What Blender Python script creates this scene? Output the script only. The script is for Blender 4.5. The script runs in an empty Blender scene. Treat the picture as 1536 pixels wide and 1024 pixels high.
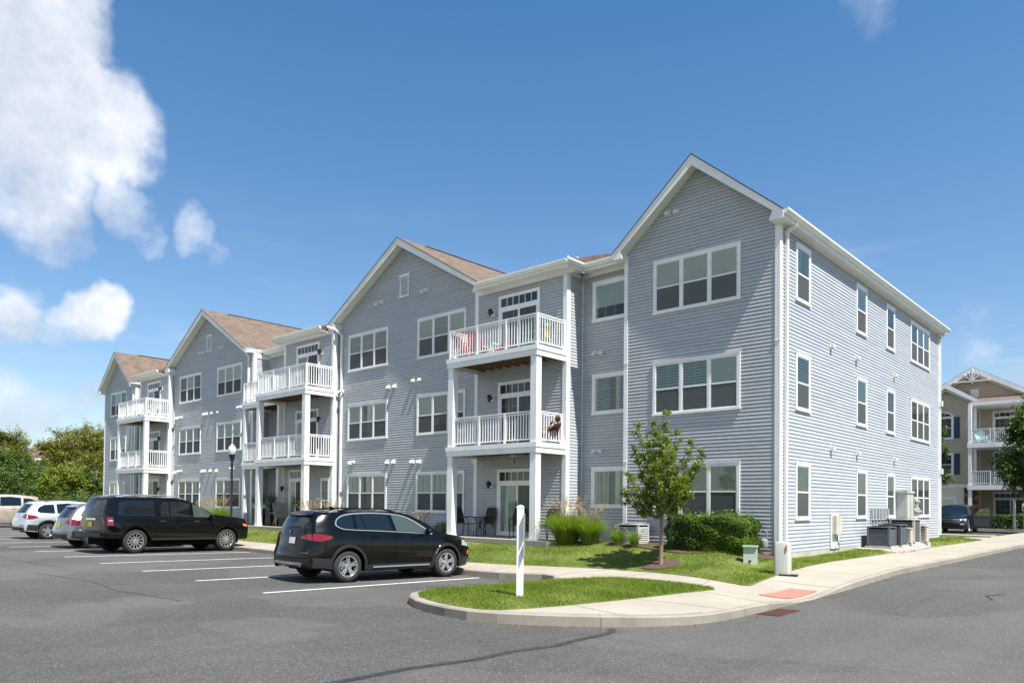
import bpy, bmesh, math, random
import numpy as np
from mathutils import Vector, Matrix
from mathutils.bvhtree import BVHTree
from mathutils.geometry import tessellate_polygon
random.seed(7); rng = np.random.default_rng(7)
R = math.radians
SC = bpy.context.scene
COL = SC.collection

# ------------------------------------------------------------------ camera, sky, sun, exposure
YAW, PITCH, ROLL = 0.7379, 0.0191, -0.0097
cam_d = bpy.data.cameras.new('camera'); cam = bpy.data.objects.new('camera', cam_d); COL.objects.link(cam)
SC.camera = cam
cam_d.sensor_width = 36.0; cam_d.lens = 36 * 1118.59 / 1536; cam_d.shift_x = 0.0
cam_d.shift_y = (734.3 - 512) / 1536; cam_d.clip_end = 3000; cam_d.clip_start = 0.1
_s, _c = math.sin(YAW), math.cos(YAW); _sp, _cp = math.sin(PITCH), math.cos(PITCH)
_r0 = Vector((_c, _s, 0)); _f = Vector((-_s * _cp, _c * _cp, _sp)); _u0 = Vector((_s * _sp, -_c * _sp, _cp))
_r = _r0 * math.cos(ROLL) - _u0 * math.sin(ROLL); _u = _r0 * math.sin(ROLL) + _u0 * math.cos(ROLL)
cam.matrix_world = Matrix(((_r.x, _u.x, -_f.x, 8.076), (_r.y, _u.y, -_f.y, -19.428), (_r.z, _u.z, -_f.z, 1.87), (0, 0, 0, 1)))

SUN = Vector((0.490, -0.082, 0.868)).normalized()          # towards the sun
sun_d = bpy.data.lights.new('sun', 'SUN'); sun = bpy.data.objects.new('sun', sun_d); COL.objects.link(sun)
sun_d.energy = 5.0; sun_d.angle = R(0.5); sun_d.color = (1.0, 0.96, 0.90)
sun.rotation_euler = SUN.to_track_quat('Z', 'Y').to_euler()
SC.view_settings.view_transform = 'Standard'; SC.view_settings.look = 'None'
SC.view_settings.exposure = 1.0; SC.view_settings.gamma = 1.0

class NT:
    """small helper for node trees"""
    def __init__(s, nt): s.nt = nt; s.n = nt.nodes; s.l = nt.links
    def add(s, t, **k):
        nd = s.n.new(t)
        for a, b in k.items(): setattr(nd, a, b)
        return nd
    def link(s, a, b): s.l.new(a, b)
    def val(s, sock, v):
        if hasattr(v, 'is_output') or isinstance(v, bpy.types.NodeSocket): s.l.new(v, sock)
        else: sock.default_value = v
    def math(s, op, a, b=None, c=None, clamp=False):
        nd = s.add('ShaderNodeMath', operation=op, use_clamp=clamp)
        s.val(nd.inputs[0], a)
        if b is not None: s.val(nd.inputs[1], b)
        if c is not None: s.val(nd.inputs[2], c)
        return nd.outputs[0]
    def vmath(s, op, a, b=None):
        nd = s.add('ShaderNodeVectorMath', operation=op)
        s.val(nd.inputs[0], a)
        if b is not None: s.val(nd.inputs[1], b)
        return nd
    def noise(s, vec, scale, detail=4, rough=0.55, dist=0.0):
        nd = s.add('ShaderNodeTexNoise'); nd.inputs['Scale'].default_value = scale
        nd.inputs['Detail'].default_value = detail; nd.inputs['Roughness'].default_value = rough
        nd.inputs['Distortion'].default_value = dist
        if vec is not None: s.link(vec, nd.inputs['Vector'])
        return nd
    def ramp(s, fac, stops):
        nd = s.add('ShaderNodeValToRGB'); e = nd.color_ramp.elements
        while len(e) < len(stops): e.new(0.5)
        for q, (p, c) in zip(e, stops): q.position = p; q.color = tuple(c) + (1,) if len(c) == 3 else c
        s.link(fac, nd.inputs['Fac']); return nd.outputs['Color']
    def mix(s, fac, a, b, mode='MIX'):
        nd = s.add('ShaderNodeMix', data_type='RGBA', blend_type=mode)
        s.val(nd.inputs[0], fac); s.val(nd.inputs[6], a); s.val(nd.inputs[7], b); return nd.outputs[2]
    def smooth(s, x, a, b):
        nd = s.add('ShaderNodeMapRange', interpolation_type='SMOOTHSTEP')
        s.val(nd.inputs['Value'], x); nd.inputs['From Min'].default_value = a; nd.inputs['From Max'].default_value = b
        return nd.outputs[0]

def viewdir(px, py):
    a = (px - 768) / 1118.59; b = -(py - 734.3) / 1118.59
    return (_f + _r * a + _u * b).normalized()

w = bpy.data.worlds.new('World'); SC.world = w; w.use_nodes = True
t = NT(w.node_tree); t.n.clear()
sky = t.add('ShaderNodeTexSky', sky_type='NISHITA'); sky.sun_disc = False
sky.sun_elevation = math.asin(SUN.z); sky.sun_rotation = math.atan2(SUN.x, SUN.y)
sky.air_density = 1.0; sky.dust_density = 0.25; sky.ozone_density = 2.2
gen = t.add('ShaderNodeTexCoord').outputs['Generated']
szz = t.add('ShaderNodeSeparateXYZ'); t.link(gen, szz.inputs[0])
tint = t.ramp(szz.outputs['Z'], [(0.05, (0.98, 1.0, 1.0)), (0.30, (0.80, 1.0, 1.10)), (0.62, (0.53, 0.96, 1.19))])
skyc = t.mix(1.0, sky.outputs[0], tint, 'MULTIPLY')
# clouds: soft masses at fixed directions in the sky, broken up by noise
warp = t.noise(gen, 3.6, 5, 0.6); wv = t.vmath('SUBTRACT', warp.outputs['Color'], (0.5, 0.5, 0.5))
wv2 = t.vmath('SCALE', wv.outputs[0]); wv2.inputs['Scale'].default_value = 0.20
dirv = t.vmath('ADD', gen, wv2.outputs[0]); dirn = t.vmath('NORMALIZE', dirv.outputs[0]).outputs[0]
blobs = [(10, 70, 135, 1.0), (75, 50, 92, 1.0), (150, 205, 85, 1.0), (60, 190, 110, 1.0), (200, 215, 45, .8), (50, 290, 85, .80), (95, 335, 45, .6),
         (195, 325, 40, .60), (225, 358, 28, .50), (300, 362, 34, .56), (335, 400, 26, .45), (40, 485, 55, .72), (150, 465, 46, .85), (90, 500, 35, .6),
         (10, 625, 65, .66), (85, 640, 50, .62), (150, 628, 40, .62), (0, 560, 22, .5), (-150, 100, 200, 1.0), (1310, -10, 50, .40), (1480, 470, 50, .30), (1440, 545, 50, .30), (-120, 600, 120, .7), (1700, 560, 120, .4)]
fbm = t.noise(gen, 8.0, 10, 0.60).outputs['Fac']
fb2 = t.noise(t.vmath('ADD', gen, tuple(SUN * 0.035)).outputs[0], 8.0, 6, 0.60).outputs['Fac']
fill_clouds = [((-.35, -.80, .48), 17), ((.45, -.78, .42), 14), ((-.72, -.50, .48), 12), ((.80, -.55, .25), 12), ((.0, -.95, .22), 15), ((-.8, -.55, .15), 15), ((.95, .1, .25), 14), ((.35, -.95, .12), 14)]
acc = None
for (px, py, rp, am) in blobs:
    d = viewdir(px, py); rad = rp / 1118.0 / math.sqrt(1 + ((px - 768) / 1118) ** 2) * 1.02
    dot = t.vmath('DOT_PRODUCT', dirn, tuple(d)).outputs['Value']
    m = t.math('MULTIPLY', t.smooth(dot, math.cos(rad * 1.45), math.cos(rad * 0.25)), am)
    acc = m if acc is None else t.math('MAXIMUM', acc, m)
for (d, rd) in fill_clouds:      # unseen clouds added behind the camera to brighten and whiten the ambient light
    dot = t.vmath('DOT_PRODUCT', dirn, tuple(Vector(d).normalized())).outputs['Value']
    acc = t.math('MAXIMUM', acc, t.smooth(dot, math.cos(R(rd) * 1.3), math.cos(R(rd) * .3)))
# thin streaks low in the sky
mp = t.add('ShaderNodeMapping'); mp.inputs['Scale'].default_value = (2.2, 2.2, 14.0); t.link(gen, mp.inputs[0])
st = t.noise(mp.outputs[0], 2.0, 6, 0.6).outputs['Fac']
sz = t.add('ShaderNodeSeparateXYZ'); t.link(gen, sz.inputs[0])
low = t.math('MULTIPLY', t.smooth(sz.outputs['Z'], 0.42, 0.08), t.smooth(st, 0.50, 0.75))
dens = t.math('ADD', acc, t.math('MULTIPLY', t.math('SUBTRACT', fbm, 0.5), 1.0))
cl = t.smooth(dens, 0.28, 0.92)
cl = t.math('MULTIPLY', cl, t.smooth(acc, 0.0, 0.25))
cl = t.math('MAXIMUM', t.math('MULTIPLY', cl, 0.96), t.math('MULTIPLY', low, 0.35))
shade = t.noise(gen, 3.0, 3, 0.5).outputs['Fac']
lit = t.math('ADD', t.math('MULTIPLY', t.math('SUBTRACT', fbm, fb2), 0.75), t.math('MULTIPLY', shade, 0.9))
ccol = t.ramp(t.math('ADD', lit, 0.06), [(0.30, (3.5, 3.95, 4.8)), (0.52, (5.5, 5.9, 6.6)), (0.68, (7.4, 7.6, 8.0))])
final = t.mix(cl, skyc, ccol)
bg = t.add('ShaderNodeBackground'); t.link(final, bg.inputs[0]); bg.inputs[1].default_value = 0.074
wo = t.add('ShaderNodeOutputWorld'); t.link(bg.outputs[0], wo.inputs[0])

# ------------------------------------------------------------------ materials
def P(name, col, rough=0.6, metal=0.0, spec=0.5, coat=0.0, **k):
    m = bpy.data.materials.new(name); m.use_nodes = True
    b = m.node_tree.nodes['Principled BSDF']
    b.inputs['Base Color'].default_value = tuple(col) + (1,); b.inputs['Roughness'].default_value = rough
    b.inputs['Metallic'].default_value = metal; b.inputs['Specular IOR Level'].default_value = spec
    b.inputs['Coat Weight'].default_value = coat; b.inputs['Coat Roughness'].default_value = 0.02
    return m
def tex(m, a, b, scale=6, detail=5, lo=0.35, hi=0.65, bump=0.0, bscale=None, coord='Object', stretch=None, bdist=0.02):
    """two-tone noise on the base colour plus optional bump"""
    n = NT(m.node_tree); bs = m.node_tree.nodes['Principled BSDF']
    tc = n.add('ShaderNodeTexCoord').outputs[coord]
    if stretch:
        mp = n.add('ShaderNodeMapping'); mp.inputs['Scale'].default_value = stretch; n.link(tc, mp.inputs[0]); tc = mp.outputs[0]
    nz = n.noise(tc, scale, detail).outputs['Fac']
    n.link(n.ramp(nz, [(lo, a), (hi, b)]), bs.inputs['Base Color'])
    if bump:
        bn = n.noise(tc, bscale or scale * 4, 4).outputs['Fac']
        bp = n.add('ShaderNodeBump'); bp.inputs['Strength'].default_value = bump; bp.inputs['Distance'].default_value = bdist
        n.link(bn, bp.inputs['Height']); n.link(bp.outputs[0], bs.inputs['Normal'])
    return m
def island(m, stops, trans=None):
    """per-leaf random colour"""
    n = NT(m.node_tree); bs = m.node_tree.nodes['Principled BSDF']
    g = n.add('ShaderNodeNewGeometry'); tc = n.add('ShaderNodeTexCoord').outputs['Object']
    big = n.noise(tc, 0.9, 3).outputs['Fac']
    f = n.math('ADD', n.math('MULTIPLY', g.outputs['Random Per Island'], 0.65), n.math('MULTIPLY', n.math('SUBTRACT', big, 0.3), 0.8))
    c = n.ramp(f, stops); n.link(c, bs.inputs['Base Color'])
    if trans:
        out = m.node_tree.nodes['Material Output']
        tr = n.add('ShaderNodeBsdfTranslucent'); n.link(n.mix(1.0, c, (1.6, 1.7, .6, 1), 'MULTIPLY'), tr.inputs[0])
        mx = n.add('ShaderNodeMixShader'); mx.inputs[0].default_value = trans
        n.link(bs.outputs[0], mx.inputs[1]); n.link(tr.outputs[0], mx.inputs[2]); n.link(mx.outputs[0], out.inputs[0])
    return m
M = {}
M['siding'] = tex(P('grey blue vinyl siding', (.3, .34, .4), .45), (.378, .400, .428), (.412, .434, .462), 1.2, 4, stretch=(1, 1, 3), bump=.22, bscale=9)
def panelvar(m, lo, hi):
    n = NT(m.node_tree); bs = m.node_tree.nodes['Principled BSDF']; src = bs.inputs['Base Color'].links[0].from_socket
    rr = n.add('ShaderNodeNewGeometry').outputs['Random Per Island']; n.link(n.mix(1.0, src, n.ramp(rr, [(0, (lo,) * 3), (1, (hi,) * 3)]), 'MULTIPLY'), bs.inputs['Base Color'])
panelvar(M['siding'], .93, 1.04)
M['white'] = tex(P('white vinyl trim', (.8, .8, .8), .4), (.70, .705, .70), (.79, .79, .79), 1.6)
M['soffit'] = tex(P('white soffit', (.72, .72, .68), .5), (.66, .655, .62), (.72, .71, .67), 3)
M['gutter'] = tex(P('white gutter', (.78, .78, .74), .3), (.72, .72, .68), (.79, .79, .76), 2)
def shingle():
    m = P('brown asphalt shingles', (.2, .14, .1), .9, spec=.2); n = NT(m.node_tree); bs = m.node_tree.nodes['Principled BSDF']
    tc = n.add('ShaderNodeTexCoord').outputs['Object']
    br = n.add('ShaderNodeTexBrick'); br.offset = .5
    sp = n.add('ShaderNodeSeparateXYZ'); n.link(tc, sp.inputs[0]); cb = n.add('ShaderNodeCombineXYZ')
    n.link(n.math('ADD', sp.outputs[0], sp.outputs[1]), cb.inputs[0]); n.link(n.math('MULTIPLY', sp.outputs[2], 1.8), cb.inputs[1]); n.link(cb.outputs[0], br.inputs[0])
    br.inputs['Color1'].default_value = (.0, 0, 0, 1); br.inputs['Color2'].default_value = (1, 1, 1, 1); br.inputs['Mortar'].default_value = (.2, .2, .2, 1)
    br.inputs['Scale'].default_value = 1.0; br.inputs['Brick Width'].default_value = .22; br.inputs['Row Height'].default_value = .10; br.inputs['Mortar Size'].default_value = .006
    c = n.ramp(br.outputs[0], [(0, (.065, .048, .038)), (.3, (.155, .115, .088)), (.6, (.12, .09, .07)), (1, (.21, .158, .120))])
    nz = n.noise(tc, 2.2, 5).outputs['Fac']
    n.link(n.mix(.5, c, n.ramp(nz, [(.3, (.088, .067, .053)), (.7, (.195, .146, .110))])), bs.inputs['Base Color'])
    bp = n.add('ShaderNodeBump'); bp.inputs['Strength'].default_value = .5; bp.inputs['Distance'].default_value = .015
    n.link(br.outputs[0], bp.inputs['Height']); n.link(bp.outputs[0], bs.inputs['Normal'])
    return m
M['shingle'] = shingle()
M['drip'] = P('dark shingle edge', (.03, .028, .026), .8)
M['wood'] = tex(P('treated brown deck joist', (.15, .09, .04), .8), (.13, .075, .03), (.24, .145, .06), 5, stretch=(6, 1, 6))
M['concfound'] = tex(P('concrete foundation', (.4, .38, .33), .9), (.33, .31, .27), (.45, .42, .36), 3, bump=.3, bscale=30)
M['lantern'] = P('black lantern metal', (.012, .012, .013), .35)
M['black_metal'] = P('dark bronze patio metal', (.02, .016, .014), .4)
M['mesh_brown'] = tex(P('dark woven seat', (.03, .024, .02), .8), (.02, .016, .014), (.045, .036, .03), 60)
def glassm(name, tint, refl=1.0):
    m = bpy.data.materials.new(name); m.use_nodes = True; n = NT(m.node_tree); n.n.clear()
    out = n.add('ShaderNodeOutputMaterial'); tr = n.add('ShaderNodeBsdfTransparent'); tr.inputs[0].default_value = tuple(tint) + (1,)
    gl = n.add('ShaderNodeBsdfGlossy'); gl.inputs['Roughness'].default_value = .015
    nz = n.noise(n.add('ShaderNodeTexCoord').outputs['Object'], .8, 2).outputs['Fac']
    bp = n.add('ShaderNodeBump'); bp.inputs['Strength'].default_value = .06; bp.inputs['Distance'].default_value = .1
    n.link(nz, bp.inputs['Height']); n.link(bp.outputs[0], gl.inputs['Normal'])
    fr = n.add('ShaderNodeFresnel'); fr.inputs['IOR'].default_value = 1.75
    mx = n.add('ShaderNodeMixShader'); n.link(n.math('MULTIPLY', fr.outputs[0], refl, clamp=True), mx.inputs[0])
    n.link(tr.outputs[0], mx.inputs[1]); n.link(gl.outputs[0], mx.inputs[2]); n.link(mx.outputs[0], out.inputs[0])
    return m
M['glass'] = glassm('window glass', (.86, .92, .90), 1.15)
M['lampglass'] = tex(P('lamp globe glass', (.6, .64, .62), .12, spec=.9), (.50, .54, .52), (.72, .75, .73), 6)
def stripes(name, a, b, freq, axis='Z', rough=.7):
    m = P(name, a, rough); n = NT(m.node_tree); bs = m.node_tree.nodes['Principled BSDF']
    sp = n.add('ShaderNodeSeparateXYZ'); n.link(n.add('ShaderNodeTexCoord').outputs['Object'], sp.inputs[0])
    f = n.math('PINGPONG', n.math('MULTIPLY', sp.outputs[axis], freq), .5)
    n.link(n.ramp(f, [(.08, b), (.2, a)]), bs.inputs['Base Color']); return m
M['blind'] = stripes('pale slatted blind', (.70, .75, .71), (.56, .60, .57), 20)
M['blind_dark'] = stripes('half open slatted blind', (.58, .62, .60), (.12, .14, .14), 12)
M['curtain'] = tex(P('pale green curtain', (.4, .5, .42), .8), (.34, .43, .38), (.68, .76, .68), 3, stretch=(6, 6, .15), lo=.4, hi=.6)
M['room'] = tex(P('dim room', (.03, .035, .04), .9), (.018, .022, .026), (.06, .068, .068), 1.6)
def screenm():
    m = bpy.data.materials.new('insect screen'); m.use_nodes = True; n = NT(m.node_tree); n.n.clear()
    out = n.add('ShaderNodeOutputMaterial'); tr = n.add('ShaderNodeBsdfTransparent'); df = n.add('ShaderNodeBsdfDiffuse'); df.inputs[0].default_value = (.115, .125, .125, 1)
    mx = n.add('ShaderNodeMixShader'); mx.inputs[0].default_value = .62
    n.link(tr.outputs[0], mx.inputs[1]); n.link(df.outputs[0], mx.inputs[2]); n.link(mx.outputs[0], out.inputs[0]); return m
M['screen'] = screenm()

def asphalt():
    m = P('worn grey asphalt', (.1, .1, .1), .85, spec=.3); n = NT(m.node_tree); bs = m.node_tree.nodes['Principled BSDF']
    tc = n.add('ShaderNodeTexCoord').outputs['Object']
    fine = n.noise(tc, 55, 3, .7).outputs['Fac']; mid = n.noise(tc, 5, 5, .65).outputs['Fac']; big = n.noise(tc, .22, 4, .55).outputs['Fac']
    mp = n.add('ShaderNodeMapping'); mp.inputs['Scale'].default_value = (2.0, .12, 1); n.link(tc, mp.inputs[0])
    streak = n.noise(mp.outputs[0], .9, 4, .6).outputs['Fac']
    vo = n.add('ShaderNodeTexVoronoi'); vo.inputs['Scale'].default_value = 75; n.link(tc, vo.inputs['Vector'])
    f = n.math('ADD', n.math('MULTIPLY', fine, .42), n.math('MULTIPLY', mid, .14))
    f = n.math('ADD', f, n.math('MULTIPLY', big, .34)); f = n.math('ADD', f, n.math('MULTIPLY', streak, .16))
    c = n.ramp(f, [(.36, (.034, .033, .0300)), (.52, (.061, .059, .0535)), (.68, (.097, .0925, .084))])
    sepc = n.add('ShaderNodeSeparateColor'); n.link(vo.outputs['Color'], sepc.inputs[0])
    c = n.mix(n.math('MULTIPLY', n.smooth(sepc.outputs[0], .80, .98), .30), c, (.36, .355, .34, 1))
    c = n.mix(n.math('MULTIPLY', n.smooth(sepc.outputs[1], .84, .98), .5), c, (.045, .045, .047, 1))
    # old oil drips down the middle of the bays
    oil = n.noise(tc, 1.1, 3, .5).outputs['Fac']
    c = n.mix(n.math('MULTIPLY', n.smooth(oil, .62, .76), .35), c, (.05, .048, .046, 1))
    pz = n.noise(tc, .11, 2, .4, 1.5).outputs['Fac']; c = n.mix(n.math('MULTIPLY', n.smooth(pz, .48, .52), .12), c, (.19, .185, .175, 1))
    mp2 = n.add('ShaderNodeMapping'); mp2.inputs['Rotation'].default_value = (0, 0, R(38)); mp2.inputs['Scale'].default_value = (.10, 1.6, 1); n.link(tc, mp2.inputs[0])
    trk = n.noise(mp2.outputs[0], 1.0, 3, .5).outputs['Fac']; c = n.mix(n.math('MULTIPLY', n.smooth(trk, .56, .70), .22), c, (.055, .054, .052, 1))
    n.link(c, bs.inputs['Base Color'])
    bp = n.add('ShaderNodeBump'); bp.inputs['Strength'].default_value = .55; bp.inputs['Distance'].default_value = .012
    n.link(fine, bp.inputs['Height']); n.link(bp.outputs[0], bs.inputs['Normal']); return m
M['asphalt'] = asphalt()
M['sealer'] = tex(P('black crack sealer', (.03, .03, .03), .5), (.018, .018, .018), (.040, .040, .040), 12)
M['paint'] = tex(P('worn white line paint', (.6, .6, .6), .7), (.34, .34, .34), (.66, .66, .65), 14, 6, .3, .5)
def concrete(name, a, b, joint=None):
    m = tex(P(name, a, .85, spec=.25), a, b, .8, 8, .3, .72, bump=.25, bscale=40, bdist=.006)
    n = NT(m.node_tree); bs = m.node_tree.nodes['Principled BSDF']; src = bs.inputs['Base Color'].links[0].from_socket; tc = n.add('ShaderNodeTexCoord').outputs['Object']
    st_ = n.noise(tc, 2.3, 6, .65).outputs['Fac']; c = n.mix(n.math('MULTIPLY', n.smooth(st_, .56, .74), .35), src, tuple(x * .55 for x in a) + (1,)); sp_ = n.noise(tc, 26, 3, .7).outputs['Fac']
    c = n.mix(n.math('MULTIPLY', n.smooth(sp_, .60, .72), .30), c, tuple(x * .5 for x in a) + (1,)); n.link(c, bs.inputs['Base Color']); return m
M['walk'] = concrete('pale concrete walk', (.285, .255, .205), (.35, .318, .26))
M['kerb'] = concrete('concrete kerb', (.21, .185, .15), (.32, .29, .24))
M['joint'] = P('walk joint', (.10, .095, .08), .9)
M['tactile'] = tex(P('faded red tactile paving', (.5, .25, .2), .8), (.30, .13, .095), (.34, .155, .115), 8)
M['rust'] = tex(P('rusty drain grate', (.12, .04, .025), .8), (.060, .026, .016), (.115, .046, .027), 9)
M['soil'] = tex(P('lawn soil', (.08, .1, .03), .95), (.078, .114, .015), (.145, .160, .032), 1.3, 6, .35, .65, bump=.5, bscale=30, bdist=.03)
M['mulch'] = tex(P('brown bark mulch', (.08, .04, .03), .95), (.035, .02, .014), (.13, .075, .055), 30, bump=1, bscale=60, bdist=.02)
M['gravel'] = tex(P('mixed stone gravel', (.3, .27, .24), .9), (.14, .12, .11), (.55, .51, .46), 26, 2, .4, .6, bump=1, bscale=40, bdist=.03)
M['farground'] = tex(P('far ground', (.08, .1, .04), .95), (.06, .085, .03), (.11, .12, .05), .3)
GR = [(.0, (.042, .074, .009)), (.30, (.096, .156, .014)), (.60, (.168, .228, .022)), (.85, (.240, .270, .042)), (1, (.31, .27, .12))]
M['grass'] = island(P('grass blades', (.1, .18, .03), .6, spec=.3), GR, .35)
M['leaf_young'] = island(P('young tree leaves', (.1, .15, .03), .5, spec=.3), [(0, (.032, .066, .010)), (.35, (.090, .145, .016)), (.7, (.175, .225, .028)), (1, (.28, .27, .055))], .42)
M['leaf_hedge'] = island(P('hedge leaves', (.05, .1, .02), .6, spec=.2), [(0, (.014, .042, .006)), (.4, (.048, .105, .010)), (.75, (.120, .190, .016)), (1, (.23, .30, .03))], .25)
M['leaf_olive'] = island(P('olive tree leaves', (.1, .12, .03), .5), [(0, (.045, .062, .012)), (.35, (.12, .14, .022)), (.65, (.22, .21, .035)), (.9, (.33, .27, .05)), (1, (.36, .24, .07))], .35)
M['leaf_green'] = island(P('green tree leaves', (.05, .1, .02), .5), [(0, (.024, .050, .010)), (.5, (.070, .125, .018)), (.85, (.14, .20, .03)), (1, (.21, .25, .045))], .3)
M['leaf_bright'] = island(P('yellow green leaves', (.2, .2, .03), .5), [(0, (.08, .12, .015)), (.5, (.17, .21, .022)), (1, (.30, .30, .04))], .35)
M['leaf_dark'] = island(P('dark tree leaves', (.04, .08, .02), .45), [(0, (.013, .034, .007)), (.45, (.040, .085, .012)), (.8, (.11, .18, .02)), (1, (.22, .28, .03))], .3)
M['ornleaf'] = island(P('fountain grass', (.15, .25, .04), .5), [(0, (.07, .13, .015)), (.5, (.15, .23, .03)), (.9, (.26, .32, .06)), (1, (.34, .28, .10))], .35)
M['plume'] = island(P('tan seed plume', (.45, .3, .18), .8), [(0, (.24, .15, .09)), (.6, (.42, .30, .18)), (1, (.56, .42, .27))], .2)
M['purple'] = P('purple flower spike', (.06, .02, .10), .7)
M['bark'] = tex(P('grey brown bark', (.2, .15, .11), .9), (.13, .095, .07), (.27, .21, .16), 8, bump=.6, bscale=20, stretch=(4, 4, 1))
M['tan_siding'] = tex(P('tan siding', (.3, .26, .19), .6), (.40, .345, .25), (.45, .39, .285), 1.5)
M['stone'] = tex(P('brown fieldstone', (.2, .1, .06), .9), (.06, .03, .02), (.30, .16, .09), 5, 2, .45, .55)
M['navy'] = P('navy shutter', (.018, .042, .075), .5)
M['offwhite'] = P('off white panel', (.62, .59, .50), .6)
M['brownroof'] = tex(P('far brown roof', (.13, .08, .06), .9), (.10, .065, .05), (.17, .11, .08), 4)
def paintm(name, col, rough=.22, metal=.0, coat=1.0, flake=None, spec=.5):
    m = P(name, col, rough, metal, coat=coat, spec=spec)
    n = NT(m.node_tree); bs = m.node_tree.nodes['Principled BSDF']
    nz = n.noise(n.add('ShaderNodeTexCoord').outputs['Object'], 2.2, 3).outputs['Fac']
    n.link(n.ramp(nz, [(.3, tuple(c * .85 for c in col)), (.7, tuple(min(1, c * 1.1 + .0015) for c in col))]), bs.inputs['Base Color'])
    dz = n.noise(n.add('ShaderNodeTexCoord').outputs['Object'], 1.6, 4).outputs['Fac']
    n.link(n.ramp(dz, [(.3, (rough,) * 3), (.8, (min(1, rough + .16),) * 3)]), bs.inputs['Roughness'])
    return m
M['car_black'] = paintm('black car paint', (.0022, .0022, .0025), .10, coat=.30, spec=.25)
M['car_silver'] = paintm('silver car paint', (.52, .53, .54), .3, .55)
M['car_grey'] = paintm('grey car paint', (.17, .18, .19), .3, .6)
M['car_beige'] = paintm('beige car paint', (.42, .36, .28), .3, .4)
M['car_navy'] = paintm('dark blue car paint', (.004, .006, .012), .12, coat=.35, spec=.3)
M['car_glass'] = P('dark car glass', (.006, .008, .010), .03, spec=.8)
M['car_glass_front'] = P('green tinted car glass', (.045, .062, .055), .03, spec=.8)
M['trim_black'] = P('black plastic trim', (.014, .014, .015), .5)
M['tyre'] = tex(P('tyre rubber', (.015, .015, .015), .8), (.012, .012, .012), (.028, .027, .026), 12)
M['alloy'] = P('bright alloy', (.55, .55, .56), .25, .85)
M['chrome'] = P('chrome', (.75, .76, .77), .12, 1.0)
M['satin'] = P('satin aluminium', (.55, .57, .6), .32, .8)
M['void'] = P('dark underside', (.004, .004, .004), .95, spec=.1)
M['red_lens'] = P('red lamp lens', (.15, .004, .004), .12, spec=.7, coat=.5)
M['red_dark'] = P('dark red lens', (.16, .006, .008), .15, spec=.7)
M['clear_lens'] = P('clear lamp lens', (.28, .30, .33), .1, spec=.8, coat=.5)
M['amber'] = P('amber lens', (.75, .20, .02), .2)
M['plate'] = P('licence plate white', (.55, .55, .6), .5)
M['plate_y'] = P('licence plate yellow', (.40, .30, .05), .5)
M['ink'] = P('dark ink', (.05, .05, .12), .6)
M['blue_mark'] = P('blue emblem enamel', (.02, .10, .32), .3)
M['util_green'] = tex(P('pale green utility box', (.32, .42, .34), .5), (.33, .40, .33), (.40, .47, .40), 3)
M['util_white'] = tex(P('off white utility cabinet', (.62, .63, .57), .5), (.37, .38, .33), (.44, .45, .40), 2.5)
M['util_grey'] = tex(P('grey meter enclosure', (.38, .41, .40), .45), (.33, .36, .35), (.43, .46, .45), 2)
M['ac_dark'] = P('dark slate condenser panel', (.11, .12, .13), .45, .2)
M['ac_beige'] = tex(P('beige condenser panel', (.5, .47, .4), .5), (.44, .41, .34), (.54, .51, .44), 3)
M['orange'] = P('orange plastic', (.60, .055, .008), .6)
M['redfab'] = P('dark red fabric', (.22, .015, .012), .8)
M['teal'] = P('teal plastic', (.03, .24, .26), .5)
M['lightteal'] = P('pale aqua plastic', (.38, .62, .66), .5)
M['yellow'] = P('yellow cloth', (.55, .45, .04), .8)
M['tan_chair'] = tex(P('weathered grey tan resin', (.27, .24, .18), .7), (.22, .195, .145), (.30, .265, .2), 8)
M['skin'] = P('skin', (.50, .26, .17), .5)
M['hair'] = P('dark brown hair', (.03, .016, .01), .6)
M['top_dark'] = P('dark top', (.022, .014, .028), .8)
M['shorts'] = P('plum shorts', (.30, .05, .16), .8)
M['green_obj'] = P('green plastic', (.02, .22, .04), .5)
M['sign_back'] = P('galvanised sign plate', (.45, .46, .46), .4, .4)
M['sign_blue'] = P('blue sign panel', (.02, .10, .42), .5)
M['gold'] = P('brown lamp finial', (.02, .02, .02), .4)
M['orange_mark'] = P('orange sticker', (.75, .13, .03), .6)
M['iron'] = P('grey gas pipe', (.26, .26, .25), .5, .2)

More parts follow.
